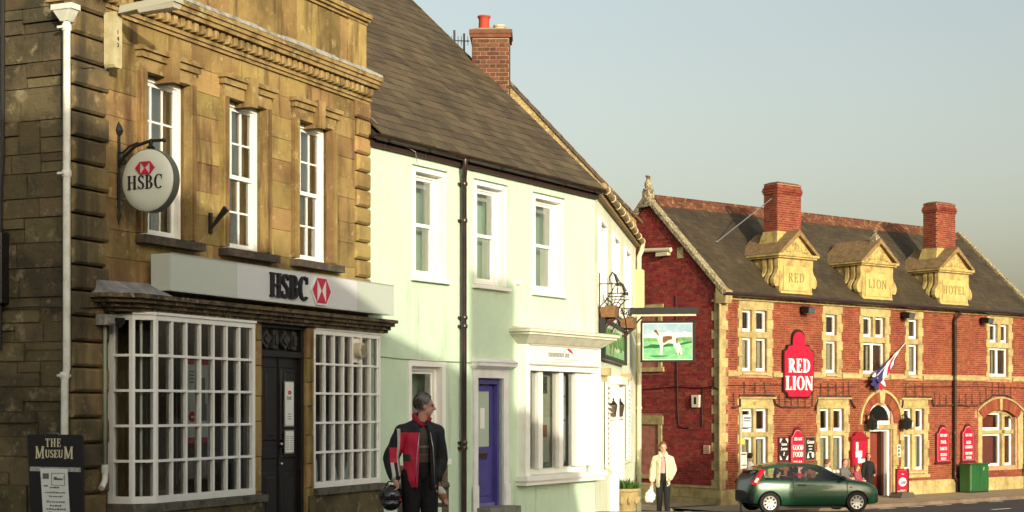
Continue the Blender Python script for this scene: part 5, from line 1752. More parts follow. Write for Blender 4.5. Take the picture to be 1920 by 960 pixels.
MB().prism([(14.26, 1.05)] + [(AC + (AR - .42) * math.cos(R(t)), AZ + (AR - .42) * math.sin(R(t))) for t in range(122, 57, -6)] + [(16.62, 1.05), (16.3, 1.3), (AC, 1.43), (14.6, 1.3)], WY - .05, WY + .2).build('arch_filling', ystone, lion)
for (a, b, c, d) in ((14.4, 15.72, -.6, .62), (14.4, 15.72, .76, 1.42), (15.9, 16.5, -.6, .62), (15.9, 16.5, .76, 1.36)):
    w = light(lion, a, b, c, d, y=WY + .02)
MB().box(14.1, 16.9, .0, .2, -1.04, -.76).build('apron', rbrick, lion)
MB().box(16.98, 17.5, .0, .3, GZ, 1.5).build('dark_end_panel', black_paint, lion)  # plain black panel at the right end of the front
MB().cbox(16.92, 17.55, -.12, .1, GZ - .1, -.55, .05).build('buttress', ham_dark, lion)

# ---- roof
SLN = HW * math.sqrt(1 + TPL ** 2)
lr = MB().hull8([(.1, -.25, EV - .25 * TPL - .02), (LW - .1, -.25, EV - .25 * TPL - .02), (LW - .1, HW, EV + HW * TPL - .02), (.1, HW, EV + HW * TPL - .02),
                 (.1, -.25, EV - .25 * TPL + .02), (LW - .1, -.25, EV - .25 * TPL + .02), (LW - .1, HW, EV + HW * TPL + .02), (.1, HW, EV + HW * TPL + .02)]).build('roof', mat('roof_felt', (.03, .025, .02)), lion)
slate_field(lr, .12, LW - .12, -.28, EV - .28 * TPL + .035, math.atan(TPL), SLN + .3, .3, .21, 0, lslate, 21, thick=.008, jit=.003)
MB().hull8([(.1, HW, EV + HW * TPL - .05), (LW - .1, HW, EV + HW * TPL - .05), (LW - .1, 2 * HW + .2, EV - .25), (.1, 2 * HW + .2, EV - .25), (.1, HW, EV + HW * TPL), (LW - .1, HW, EV + HW * TPL), (LW - .1, 2 * HW + .2, EV - .15), (.1, 2 * HW + .2, EV - .15)]).build('rear_slope', lslate, lion)
rt = mat('ridge_tile', (.13, .045, .025), (.09, .028, .018), (.26, .16, .06), sc=3, lo=.42, hi=.6, sc3=6, lo3=.5, hi3=.65, rough=.85, rnd=.25)
zr = EV + HW * TPL
rtm = MB().prism([(-.3, -.235), (0, .075), (.3, -.235), (.28, -.26), (0, .03), (-.28, -.26)], 0, .44, 'x').box(0, .44, -.02, .02, .06, .12)
for i in range(5):
    rtm.prism([(.01 + i * .088, .12), (.08 + i * .088, .12), (.07 + i * .088, .17), (.02 + i * .088, .17)], -.02, .02)
rtm = rtm.mesh('ridge_tile')
fix_normals(rtm)
rtm.materials.append(rt)
x = .35
while x < LW - .7:
    piece('ridge_tile', rtm, lr, (x, HW, zr + .03))
    x += .445
lich = mat('verge_stone', (.27, .22, .12), (.13, .11, .07), (.52, .47, .3), sc=5, lo=.45, hi=.6, sc3=14, lo3=.5, hi3=.6, rough=1, bump=.02, bsc=24)
for xe in (0.0, LW):
    for side in (0, 1):
        n = 11
        for i in range(n):
            s0, s1 = -.2 + (HW + .2) * i / n, -.2 + (HW + .2) * (i + 1) / n - .012
            yy = [s0, s1] if side == 0 else [2 * HW - s0, 2 * HW - s1]
            z0, z1 = EV + s0 * TPL, EV + s1 * TPL
            MB().hull8([(xe - .12, yy[0], z0), (xe + .2, yy[0], z0), (xe + .2, yy[1], z1), (xe - .12, yy[1], z1), (xe - .12, yy[0], z0 + .17), (xe + .2, yy[0], z0 + .14), (xe + .2, yy[1], z1 + .14), (xe - .12, yy[1], z1 + .17)]).build('coping_stone', lich, lion)
    MB().hull8([(xe - .1, -.32, EV - .5), (xe + .2, -.32, EV - .5), (xe + .2, .1, EV - .5), (xe - .1, .1, EV - .5), (xe - .1, -.36, EV - .1), (xe + .2, -.36, EV - .1), (xe + .2, .1, EV + .1), (xe - .1, .1, EV + .1)]).build('kneeler', ystone, lion)
MB().prism([(HW - .35, zr - .25), (HW, zr + .16), (HW + .35, zr - .25)], -.14, .24, 'x').build('apex_stone', lich, lion)
MB().box(-.08, .2, HW - .15, HW + .15, zr + .05, zr + .3).lathe([(.17, 0), (.18, .06), (.1, .1), (.13, .18), (.12, .28), (.07, .36), (.06, .44), (.1, .48), (.09, .52), (0, .53)], (.06, HW, zr + .3), 10).build('finial', lich, lion, smooth='auto')
# gutter and downpipe
gut = MB().tube([(-.1, -.3, EV - .2), (LW + .05, -.3, EV - .22)], .075, 8).build('gutter', gutter_m, lion, smooth='auto')
ld = thing('inn_front_downpipe', 'tall black downpipe on the red brick inn between the red notice boards', 'drainpipe', LION, (12.46, -.1, GZ))
MB().tube([(12.5, -.28, 5.2), (12.5, -.26, 5.05), (12.42, -.12, 4.85), (12.42, -.1, -.95), (12.5, -.13, -1.08), (12.56, -.14, -1.15), (12.56, -.14, GZ)], .06, 10).build('pipe', gutter_m, ld, smooth='auto')
for zz in (4.7, 2.7, .7, -.8):
    MB().lathe([(.075, -.04), (.075, .04)], (12.42, -.1, zz), 10).build('collar', gutter_m, ld, smooth='auto')

# ---- gablets with lettered plaques, two carrying chimneys
cbk = mat('stack_brick', (.22, .05, .028), (.155, .034, .02), (.28, .08, .045), sc=1.5, rough=.9, bump=.006, bsc=60, rnd=.26, hue=.012)
ubc = unit_brick().copy()
ubc.name = 'brick'
ubc.materials.clear()
ubc.materials.append(cbk)


def console(x, y0, y1, sgn):
    """S-shaped scroll bracket; sgn -1 bulges left, +1 right"""
    pts = [(0, 6.56), (.06, 6.56), (.07, 6.4), (.05, 6.22), (.1, 6.08), (.2, 5.98), (.27, 5.86), (.27, 5.72), (.2, 5.62), (.1, 5.6), (.0, 5.66)]
    return MB().prism([(x + sgn * p, q) for p, q in pts], y0, y1)


def gablet(xa, xb, word, chim=None, finial=False):
    xc = (xa + xb) / 2
    g = MB().box(xa + .1, xb - .1, -.06, 1.3, 5.28, 6.56).build('gablet', carved, lion)
    MB().box(xa + .12, xb - .12, -.1, -.061, 5.3, 5.45).box(xa + .28, xb - .28, -.085, -.061, 5.5, 6.3).build('plaque', mat('plaque_stone', (.50, .42, .15), (.42, .33, .11), sc=3, rough=.9, bump=.004, bsc=40), g)
    t = MB()
    put_text(t, word, xc, 5.78, .3, -.1, -.085, wx=.95, gap=.06, w=.13, t=.06)
    t.build('lettering', mat('plaque_letter', (.27, .2, .07), rough=.9), g)
    for (y0, y1) in ((-.05, .1), (.22, .36), (.48, .62)):
        console(xa + .1, y0, y1, -1).build('console', carved, g)
        console(xb - .1, y0, y1, 1).build('console', carved, g)
    MB().box(xa - .04, xb + .04, -.16, 1.4, 6.561, 6.62).box(xa - .1, xb + .1, -.22, 1.5, 6.622, 6.7).build('entablature', carved, g)
    # pediment
    za, zp = 6.7, 7.5
    MB().prism([(xa + .12, za), (xb - .12, za), (xc, zp - .14)], -.1, 1.6).build('pediment', carved, g)
    rk = MB()
    for s in (-1, 1):
        xe = xc + s * ((xb - xa) / 2 + .12)
        rk.prism([(xe, za), (xe - s * .17, za), (xc, zp - .16), (xc, zp + .02)], -.24, 1.7)
    rk.build('raking_cornice', mat('rake_stone', (.25, .16, .07), (.17, .11, .05), (.4, .33, .17), sc=5, rough=.95, bump=.012, bsc=28), g)
    cv_ = MB()
    for i in range(7):
        q = (i - 3) * (xb - xa) * .085
        cv_.ell((xc + q, -.1, 6.8 + .16 * (1 - abs(i - 3) / 3.2)), (.1, .05, .07 + .12 * (1 - abs(i - 3) / 3)), 8, 6)
    cv_.build('relief', carved, g, smooth=True)
    if finial:
        MB().box(xc - .12, xc + .12, -.1, .2, zp - .1, zp + .1).lathe([(.12, 0), (.14, .05), (.06, .1), (.09, .18), (.0, .26)], (xc, .05, zp + .1), 8).build('finial', lich, g)
    if chim:
        ca, cb, cy0, cy1, ztop = chim
        lab = 'tall red brick chimney above the gablet lettered ' + word
        c = thing('brick_chimney', lab, 'chimney', LION, ((ca + cb) / 2, (cy0 + cy1) / 2, 6.7), 'chimneys of the red brick inn')
        MB().hull8([(ca - .12, cy0 - .05, 6.7), (cb + .12, cy0 - .05, 6.7), (cb + .12, cy1 + .3, 6.7), (ca - .12, cy1 + .3, 6.7), (ca - .02, cy0 - .02, 7.5), (cb + .02, cy0 - .02, 7.5), (cb + .02, cy1 + .02, 7.5), (ca - .02, cy1 + .02, 7.5)]).build('stone_base', carved, c)
        core = MB().box(ca + .01, cb - .01, cy0 + .01, cy1 - .01, 7.3, ztop - .02).build('stack', lmort, c)
        for (p, q, za_, zb_) in brick_rects(ca, cb, 7.5, ztop - .02, seed=4):
            piece('brick', ubc, core, (p, cy0, za_), (q - p, .02, zb_ - za_))
        for (p, q, za_, zb_) in brick_rects(cy0 + .02, cy1, 7.5, ztop - .02, seed=6):
            piece('brick', ubc, core, (ca, p, za_), (.02, q - p, zb_ - za_))
        MB().box(cb - .02, cb, cy0 + .021, cy1, 7.5, ztop - .02).build('far_face', cbk, c)
        for (e, z0, z1) in ((.03, ztop - .36, ztop - .285), (.05, ztop - .284, ztop - .21), (.03, ztop - .209, ztop - .135)):
            cm = MB()
            for (p, q, za_, zb_) in brick_rects(ca - e, cb + e, z0, z1, seed=5):
                cm.box(p, q, cy0 - e, cy1 + e, za_, zb_)
            cm.build('chimney_band', cbk, c, kind='stuff')
        MB().hull8([(ca - .02, cy0 - .02, ztop - .02), (cb + .02, cy0 - .02, ztop - .02), (cb + .02, cy1 + .02, ztop - .02), (ca - .02, cy1 + .02, ztop - .02), (ca + .15, cy0 + .12, ztop + .05), (cb - .15, cy0 + .12, ztop + .05), (cb - .15, cy1 - .12, ztop + .05), (ca + .15, cy1 - .12, ztop + .05)]).build('flaunching', mat('flaunch', (.2, .13, .07), (.12, .08, .05), sc=6, rough=1), c)
    return g


gablet(2.68, 4.52, 'RED', (3.15, 4.35, .35, .95, 9.12))
gablet(6.98, 8.86, 'LION', None, True)
gablet(11.45, 13.4, 'HOTEL', (11.95, 13.1, .35, .95, 9.18))
st = thing('chimney_stay', 'thin iron stay rod from the left inn chimney down to the roof', 'stay rod', LION, (2.0, 1.7, 7.0))
MB().tube([(3.15, .6, 8.6), (1.7, 1.75, EV + 1.75 * TPL + .05)], .02, 6).build('rod', steel, st)
MB().lathe([(.07, 0), (.05, .03), (.02, .06)], (1.7, 1.75, EV + 1.75 * TPL + .05), 8).build('foot', steel, st)

# ---------------------------------------------------------------- things on the red brick inn
redp = mat('sign_red', (.50, .008, .035), rough=.35, spec=.5)
redd = mat('sign_dark_red', (.12, .006, .012), rough=.4, spec=.5)
wlet = mat('white_letter', (.8, .78, .74), rough=.5)
bs_ = thing('inn_name_sign', 'big red shaped wall sign reading RED LION in white letters', 'sign', LION, (3.72, -.06, 1.96))


def lion_poly(x0, x1, z0, z1, c, top):
    """rectangle with notched corners and a round head"""
    xm = (x0 + x1) / 2
    p = [(x0 + c, z0), (x1 - c, z0), (x1 - c * .8, z0 + c * .6), (x1, z0 + c), (x1, z1 - c), (x1 - c * .8, z1 - c * .7), (x1 - c, z1 - c * .1)]
    p += [(xm + (x1 - x0) * .21, z1)] + [(xm + (x1 - x0) * .21 * math.cos(R(t)), z1 + top * .35 + top * .65 * math.sin(R(t))) for t in range(0, 181, 20)] + [(xm - (x1 - x0) * .21, z1)]
    p += [(x0 + c, z1 - c * .1), (x0 + c * .8, z1 - c * .7), (x0, z1 - c), (x0, z0 + c), (x0 + c * .8, z0 + c * .6)]
    return p


MB().prism(lion_poly(2.95, 4.5, 1.93, 3.72, .22, .5), -.08, -.0).build('backing', black_paint, bs_)
MB().prism(lion_poly(3.0, 4.45, 1.98, 3.67, .2, .47), -.1, -.081).build('face', redp, bs_)
for j, (s, z) in enumerate((('RED', 2.78), ('LION', 2.2))):
    w = text_width(s, .46, 1.0, .02, w=.22, t=.08)
    x = 3.725 - w / 2
    for c in s:
        m = MB()
        adv = put_glyph(m, c, x, z, .46, -.125, -.1, 1.0, w=.22, t=.08)
        m.build('letter', wlet, bs_)
        x += adv + .02
        sh_ = MB()


def red_board(name, label, x0, x1, z0, z1, lines, group='red notice boards on the inn'):
    t = thing(name, label, 'sign', LION, ((x0 + x1) / 2, -.05, z0), group)
    xm, w = (x0 + x1) / 2, (x1 - x0) / 2

    def shape(e, top):
        return [(x0 - e, z0 - e), (x1 + e, z0 - e), (x1 + e, z1 - .26 + e * .5), (xm + w * .72, z1 - .22 + e)] + [(xm + w * .62 * math.cos(R(a)), z1 - .22 + e + (.22 + e * .6) * math.sin(R(a))) for a in range(20, 161, 20)] + [(xm - w * .72, z1 - .22 + e), (x0 - e, z1 - .26 + e * .5)]
    MB().prism(shape(.045, 0), -.06, .0).box(x0 - .1, x1 + .1, -.09, .0, z0 - .09, z0 - .03).build('frame', redd, t)
    MB().prism(shape(-.02, 0), -.075, -.061).build('edge_line', mat('board_line', (.5, .33, .3), rough=.5), t)
    MB().prism(shape(-.035, 0), -.08, -.0755).build('face', redp, t)
    m = MB()
    for (s, z, h, wx) in lines:
        put_text(m, s, xm, z, h, -.088, -.08, wx=wx, w=.2, t=.1)
    m.build('lettering', wlet, t)
    return t


red_board('menu_board', 'red arched board reading GOOD FOOD between two black chalkboards', 3.36, 4.02, -.75, .9,
          [('RED LION', .52, .1, .7), ('GOOD', .2, .17, .9), ('FOOD', -.03, .17, .9), ('REAL', -.33, .17, .9), ('ALES', -.56, .17, .9)])
red_board('amenities_board', 'red arched board listing POOL, DARTS and SKITTLE ALLEY left of the downpipe', 11.4, 12.12, -.36, .92,
          [('RED LION', .55, .1, .74), ('POOL', .3, .12, .9), ('DARTS', .06, .12, .9), ('SKITTLE', -.15, .1, .85), ('ALLEY', -.3, .1, .9)])
red_board('amenities_board', 'red arched board reading BEER GARDEN and FUNCTION ROOM right of the downpipe', 12.95, 13.68, -.36, .95,
          [('RED LION', .55, .1, .76), ('BEER', .27, .11, .9), ('GARDEN', .1, .11, .85), ('FUNCTION', -.13, .1, .72), ('ROOM', -.29, .1, .9)])
chalk = mat('chalk_black', (.015, .015, .014), rough=.7)
for i, (x0, x1, lab) in enumerate(((2.76, 3.27, 'black chalkboard with white lettering left of the red GOOD FOOD board'), (4.1, 4.6, 'black chalkboard with white script right of the red GOOD FOOD board'))):
    t = thing('chalkboard', lab, 'chalkboard', LION, (x0, -.05, -.15), 'chalkboards on the inn')
    MB().box(x0, x1, -.04, .0, -.17, .64).build('frame', redd if i == 0 else mat('oak', (.16, .09, .04), rough=.7), t)
    MB().box(x0 + .04, x1 - .04, -.05, -.041, -.13, .6).build('slate_face', chalk, t)
    m = MB()
    xm = (x0 + x1) / 2
    if i == 0:
        for (q, r_) in ((-1, 1), (1, 1), (-1, -1), (1, -1)):
            m.prism([(xm + q * .2, .235 + r_ * .35), (xm + q * .08, .235 + r_ * .35), (xm + q * .2, .235 + r_ * .2)], -.054, -.05)
        put_text(m, 'Sunday', xm, .36, .09, -.055, -.05, wx=.8, slant=.25)
        put_text(m, 'Lunch', xm, .2, .11, -.055, -.05, wx=.85, slant=.25)
        put_text(m, '&', xm, .02, .13, -.055, -.05, slant=.2)
    else:
        put_text(m, 'Grill', xm, .4, .13, -.055, -.05, wx=.8, slant=.25)
        for k in range(3):
            put_text(m, ['oooooo', 'ooooo', 'oooo'][k], xm, .3 - k * .1, .055, -.055, -.05, wx=.9, slant=.2)
        m.prism([(x0 + .08, -.08), (x0 + .2, -.08), (x0 + .16, .02), (x0 + .15, .14), (x0 + .11, .02)], -.054, -.05).ell((x1 - .12, -.05, .02), (.06, .006, .1), 10, 6)
    m.build('chalk_writing', wlet, t)
# red glazed notice case beside the door
t = thing('notice_case', 'dark red notice case with arched top and white papers by the inn door', 'notice board', LION, (6.9, -.1, -.45))
MB().prism([(6.45, -.42), (7.3, -.42), (7.3, .6), (7.15, .66)] + [(6.875 + .26 * math.cos(R(a)), .66 + .12 * math.sin(R(a))) for a in range(0, 181, 20)] + [(6.6, .66), (6.45, .6)], -.14, .0).box(6.4, 7.35, -.17, .0, .52, .6).build('case', mat('case_red', (.27, .008, .02), rough=.4, spec=.5), t)
MB().box(6.56, 7.2, -.15, -.141, -.34, .44).build('backboard', redp, t)
MB().box(6.64, 6.76, -.156, -.15, .14, .42).box(6.62, 6.96, -.156, -.15, -.1, .12).box(6.74, 6.9, -.158, -.1565, -.3, -.08).box(6.93, 7.12, -.156, -.15, -.3, -.16).build('papers', paper_m, t)
# three black floodlights under the eaves
for i, (x, z, lab) in enumerate(((3.96, 4.88, 'black floodlight under the eaves above the RED LION wall sign'), (9.4, 4.9, 'black floodlight under the eaves above the flag'), (14.2, 4.88, 'black floodlight under the eaves nearest the right end of the inn'))):
    t = thing('floodlight', lab, 'floodlight', LION, (x, -.1, z), 'floodlights on the inn')
    MB().hull8([(x - .16, -.42, z - .14), (x + .16, -.42, z - .14), (x + .14, -.1, z - .06), (x - .14, -.1, z - .06), (x - .18, -.46, z + .06), (x + .18, -.46, z + .06), (x + .14, -.1, z + .12), (x - .14, -.1, z + .12)]).build('housing', dark_iron, t)
    MB().tube([(x + .05, 0, z + .02), (x + .05, -.2, z + .02)], .03, 8).box(x - .02, x + .12, -.03, .0, z - .06, z + .1).build('bracket', dark_iron, t)
    MB().hull8([(x - .15, -.425, z - .125), (x + .15, -.425, z - .125), (x + .15, -.43, z - .125), (x - .15, -.43, z - .125), (x - .17, -.462, z + .05), (x + .17, -.462, z + .05), (x + .17, -.468, z + .05), (x - .17, -.468, z + .05)]).build('lens', mat('lens', (.08, .09, .1), rough=.15), t)
# black lanterns either side of the door
for i, (x, lab) in enumerate(((7.35, 'black hanging lantern on the left of the inn doorway'), (9.3, 'black hanging lantern on the right of the inn doorway'))):
    t = thing('door_lantern', lab, 'lantern', LION, (x, -.25, .85), 'lanterns by the inn doorway')
    MB().lathe([(.05, 0), (.16, .06), (.19, .34), (.05, .46), (.03, .52), (0, .54)], (x, -.28, .82), 6).build('body', mat('lantern_black', (.015, .014, .012), rough=.3, spec=.6), t)
    MB().tube([(x, .0, 1.3), (x, -.15, 1.36), (x, -.28, 1.34)], .018, 6).box(x - .04, x + .04, -.03, .0, 1.1, 1.4).build('bracket', dark_iron, t)
    MB().hull8([(x + .06, -.47, .92), (x + .14, -.45, .92), (x + .14, -.44, .92), (x + .06, -.46, .92), (x + .06, -.49, 1.1), (x + .15, -.47, 1.1), (x + .15, -.46, 1.1), (x + .06, -.48, 1.1)]).build('pane', paper_m, t)
# house number plate
t = thing('door_plaque', 'small pale plaque on brick right of the inn doorway', 'plaque', LION, (9.2, -.02, -.1))
MB().box(9.1, 9.28, -.03, .0, -.14, .3).build('plate', paper_m, t)
m = MB()
for k in range(3):
    m.lathe([(0, -.003), (.06, -.002), (.06, .002), (0, .003)], (9.19, -.033, -.05 + k * .13), 10, 'y')
m.build('marks', mat('mark_green', (.08, .13, .06), rough=.6), t)
# alarm box, junction box and cables on the gable
t = thing('alarm_box', 'cream alarm box with dark lettering on the inn gable wall', 'alarm box', LION, (-.1, 1.05, 1.7))
MB().hull8([(-.1, .85, 1.62), (.0, .85, 1.62), (.0, 1.15, 1.62), (-.1, 1.15, 1.62), (-.1, .83, 2.02), (.0, .83, 2.02), (.0, 1.17, 2.02), (-.1, 1.17, 2.02)]).build('case', mat('alarm_cream', (.66, .6, .45), rough=.5), t)
MB().box(-.104, -.1, .95, 1.05, 1.72, 1.95).build('lettering', ink, t)
t = thing('small_vent_plate', 'small pale square plate low on the inn gable wall', 'vent', LION, (-.05, .55, .2))
MB().box(-.05, .0, .42, .68, .13, .4).build('plate', mat('vent_tan', (.5, .33, .22), rough=.8), t)
m = MB()
for k in range(4):
    m.box(-.055, -.05, .45, .65, .17 + k * .055, .19 + k * .055)
m.build('slots', mat('vent_dark', (.15, .08, .05), rough=.8), t)
t = thing('gable_strip_light', 'long cream bulkhead light fitting high on the inn gable wall', 'light', LION, (-.1, 2.5, 6.75))
MB().tube([(-.1, 2.1, 6.8), (-.1, 3.3, 6.86)], .075, 10).build('tube', mat('fitting_cream', (.62, .55, .36), rough=.5), t, smooth='auto')
MB().cbox(-.16, .0, 2.2, 2.75, 6.62, 6.74, .02).build('gear_tray', MATS['fitting_cream'], t)
m = MB()
m.tube([(-.02, 1.95, 5.3), (-.02, 1.9, 3.5), (-.02, 1.88, 2.4), (-.02, 1.86, 1.5), (-.02, 1.8, 1.02), (-.02, 1.65, .95), (-.02, 1.35, .95)], .02, 6)
m.tube([(-.02, 3.7, 2.2), (-.02, 2.0, 2.3), (-.02, 1.0, 2.25), (-.02, .5, 2.27), (-.02, .1, 2.2)], .018, 6).tube([(-.02, .75, 1.0), (-.02, .78, 1.9), (-.02, .7, 2.25), (-.02, .3, 2.3), (-.02, .0, 2.15)], .018, 6)
m.build('gable_cable', mat('cable_dark', (.03, .012, .01), rough=.6), lion)

# bare trained climber: stems along the wall with upright shoots
stem_m = mat('climber_stem', (.06, .035, .025), (.1, .06, .04), sc=12, rough=.9)
rv = random.Random(12)


def climber(name, label, path, ups, hgt):
    t = thing(name, label, 'climber', LION, (path[0][0], -.05, path[0][1]), 'bare climbers on the inn front')
    m = MB()
    pts = []
    for (a, b) in zip(path, path[1:]):
        n = max(2, int(abs(b[0] - a[0]) / .25))
        for i in range(n):
            f = i / n
            pts.append((a[0] + (b[0] - a[0]) * f, -.06 + rv.uniform(-.02, .01), a[1] + (b[1] - a[1]) * f + rv.uniform(-.03, .03)))
    m.tube(pts, [.03 + rv.uniform(-.008, .008) for _ in pts], 6)
    m.build('stem', stem_m, t, smooth=True)
    m = MB()
    for x in ups:
        zb = min((abs(p[0] - x), p[2]) for p in pts)[1]
        m.tube([(x, -.05, zb), (x + rv.uniform(-.03, .03), -.04, zb + hgt * rv.uniform(.9, 1.1))], .014, 5)
        if rv.random() < .6:
            m.tube([(x, -.05, zb + hgt * .4), (x + rv.uniform(-.25, .25), -.06, zb + hgt * rv.uniform(.1, .6))], .008, 4)
    m.build('shoots', stem_m, t)


climber('bare_climber', 'bare brown climber trained over the leftmost ground floor inn window', [(.5, 1.62), (.86, 1.66), (.88, 2.0), (2.52, 2.02), (2.6, 1.7), (3.2, 1.62), (4.6, 1.66)], [.6, 1.1, 1.6, 2.1, 2.8, 3.1, 3.4, 3.75, 4.1, 4.45], .45)
climber('bare_climber', 'bare brown climber trained over the ground floor inn window left of the doorway', [(4.62, 1.5), (4.75, 1.98), (6.45, 2.0), (6.55, 1.75), (6.9, 1.5)], [4.9, 5.3, 5.7, 6.1, 6.4], .45)
climber('bare_climber', 'bare brown climber from the window right of the doorway to the arched window', [(9.35, 1.6), (9.4, 1.98), (11.05, 2.0), (11.2, 1.7), (12.3, 1.72), (13.6, 1.66), (14.2, 1.75), (15.0, 2.1), (15.8, 2.1), (16.5, 1.85)], [9.6, 10.1, 10.6, 11.3, 11.6, 12.0, 12.8, 13.2, 13.6, 14.1, 14.5, 14.9, 15.3, 15.7, 16.1], .45)
m = MB().tube([(.3, -.02, 2.32), (2.7, -.02, 2.36), (4.9, -.02, 2.3), (7.0, -.02, 2.33)], .012, 5).tube([(9.4, -.02, 2.35), (14.0, -.02, 2.4), (17.3, -.02, 2.36)], .012, 5)
m.build('facade_cable', MATS['cable_dark'], lion)

# ---- furled union flag on its pole
fgp = thing('furled_flag', 'furled red, white and blue union flag hanging from a sloping pole above the doorway', 'flag', LION, (8.0, -.05, 2.8))
A, B = Vector((9.5, -.06, 3.9)), Vector((7.6, -.3, 2.72))
MB().tube([tuple(A), tuple(B)], .018, 6).build('pole', mat('pole_white', (.6, .55, .45), rough=.5), fgp)
bands = [('blue', (.03, .03, .12)), ('white', (.7, .68, .66)), ('red', (.45, .01, .03)), ('white', (.7, .68, .66)), ('blue', (.03, .03, .12)), ('red', (.45, .01, .03)), ('white', (.7, .68, .66)), ('blue', (.03, .03, .12))]
NS, NB = 22, len(bands)
for k, (bn, bc) in enumerate(bands):
    vs, fs = [], []
    for i in range(NS + 1):
        f = i / NS
        c = A.lerp(B, f) + Vector((0, 0, -.08 * f))
        r = .02 + .17 * min(1, f * 1.25) ** 1.4
        tw = f * 4.2
        for q in range(3):
            a = 2 * math.pi * (k + q / 2) / NB + tw
            rr2 = r * (1 + .3 * math.sin(a * 3 + f * 7))
            vs.append((c.x + rr2 * math.cos(a) * .9, c.y + rr2 * .6 * math.sin(a), c.z + rr2 * .55 * math.sin(a) - .22 * r * (1 + math.cos(a))))
    for i in range(NS):
        for q in range(2):
            fs.append((i * 3 + q, i * 3 + q + 1, (i + 1) * 3 + q + 1, (i + 1) * 3 + q))
    MB().add(vs, fs).build('flag_fold', mat('flag_' + bn, bc, rough=.8), fgp, smooth=True)
E2 = B + Vector((0, 0, -.1))
for k, (dx, dz, w, bn) in enumerate(((-.26, -.2, .2, 'blue'), (-.06, -.34, .18, 'blue'), (.14, -.36, .2, 'red'), (.3, -.2, .16, 'white'), (-.42, -.02, .16, 'blue'))):
    c = Vector((E2.x + dx, E2.y - .02 * k, E2.z + dz))
    MB().add([(E2.x + .2, E2.y, E2.z + .12), (E2.x - .1, E2.y - .05, E2.z + .06), (c.x - w / 2, c.y, c.z), (c.x, c.y - .08, c.z - .08), (c.x + w / 2, c.y, c.z + .06)], [(0, 1, 2, 3), (0, 3, 4)]).build('flag_tail', MATS['flag_' + bn], fgp)
# ================================================================ the ground
def gz(Y):
    P = [(-60, 0), (20, 0), (27.6, -.17), (36, -.8), (46, -1.3), (50, -1.52), (700, -1.52)]
    for (a, za), (b, zb) in zip(P, P[1:]):
        if Y <= b:
            return za + (zb - za) * max(0, (Y - a)) / (b - a)
    return P[-1][1]


asphalt = mat('asphalt', (.055, .055, .055), (.042, .042, .043), (.075, .073, .07), sc=.5, lo=.4, hi=.65, sc3=30, rough=.85, bump=.003, bsc=220)
gm = MB()
xs = [-400, -60, -20, -10, -5, 0, 5, 10, 15, 20, 30, 60, 400]
ys = [-60, -30, 0, 10, 16, 20, 22, 24, 27.6, 30, 33, 36, 39, 42, 46, 48, 50, 55, 70, 120, 300, 700]
for y in ys:
    for x in xs:
        gm.v.append((x, y, gz(y) - .1))
for j in range(len(ys) - 1):
    for i in range(len(xs) - 1):
        a = j * len(xs) + i
        gm.f.append((a, a + 1, a + 1 + len(xs), a + len(xs)))
gm.solo('road', asphalt, WORLD, (0, 0, 0), None, None, kind='structure')
paving = mat('paving', (.3, .28, .24), (.24, .225, .19), (.36, .34, .29), sc=2, rough=.9, bump=.004, bsc=60, rnd=.1)
lpav = mat('inn_paving', (.36, .29, .18), (.3, .24, .15), (.42, .35, .23), sc=1.5, rough=.9, bump=.004, bsc=60)
kerb_m = mat('kerb_stone', (.2, .15, .1), (.15, .11, .08), sc=3, rough=.9, bump=.006, bsc=40, rnd=.15)


def pave(name, F, x0, x1, depth, m, zf, kerb=True):
    """pavement strip in front of a house, with kerb stones"""
    t = MB()
    n = max(2, int((x1 - x0) / 1.2))
    for i in range(n):
        a, b = x0 + (x1 - x0) * i / n, x0 + (x1 - x0) * (i + 1) / n
        p = []
        for dz in (-.3, 0):
            for (x, y) in ((a, -depth), (b, -depth), (b, .3), (a, .3)):
                w = F.w(x, y, 0)
                p.append((x, y, zf(w) + dz))
        t.add(p, [(4, 5, 6, 7), (0, 1, 5, 4)])
    o = t.solo(name, m, F, (0, 0, 0), None, None, kind='structure')
    BASE[o.name] = Vector((0, 0, 0))
    if kerb:
        x = x0
        while x < x1 - .1:
            L = min(.9, x1 - x)
            za, zb = zf(F.w(x, -depth, 0)), zf(F.w(x + L, -depth, 0))
            k = MB().hull8([(x + .004, -depth - .13, za - .3), (x + L - .004, -depth - .13, zb - .3), (x + L - .004, -depth - .002, zb - .3), (x + .004, -depth - .002, za - .3),
                            (x + .004, -depth - .12, za + .004), (x + L - .004, -depth - .12, zb + .004), (x + L - .004, -depth - .002, zb + .004), (x + .004, -depth - .002, za + .004)])
            k.build('kerb_stone', kerb_m, o)
            x += L
    return o


pave('pavement', BANK, -8, 6.3, 2.0, paving, lambda w: gz(w.y))
pave('pavement', GREEN, .05, 7.2, 1.9, paving, lambda w: gz(w.y) - .004)
pave('pavement', PUB, .6, 9.3, 1.5, paving, lambda w: gz(w.y) - .008)
pave('pavement', LION, -2.2, 21, 2.85, lpav, lambda w: GZ)
MB().box(-2.2, .0, -.0, 9, GZ - .3, GZ + .0).solo('pavement', lpav, LION, (0, 0, 0), None, None, kind='structure')
roadmark = mat('road_paint', (.62, .6, .54), (.4, .39, .35), sc=9, lo=.4, hi=.7, rough=.8)
rm_ = MB()
for x in (2.0, 4.2, 6.4, 8.6, 10.8, 13.0):
    rm_.box(x, x + 1.0, -5.75, -5.63, -1.622, -1.616)
for x in (3.9, 5.4, 6.9, 8.4, 9.9):
    rm_.box(x, x + .8, -3.3, -3.2, -1.622, -1.616)
rm_.solo('road_marking', roadmark, LION, (0, 0, 0), None, None, kind='structure')

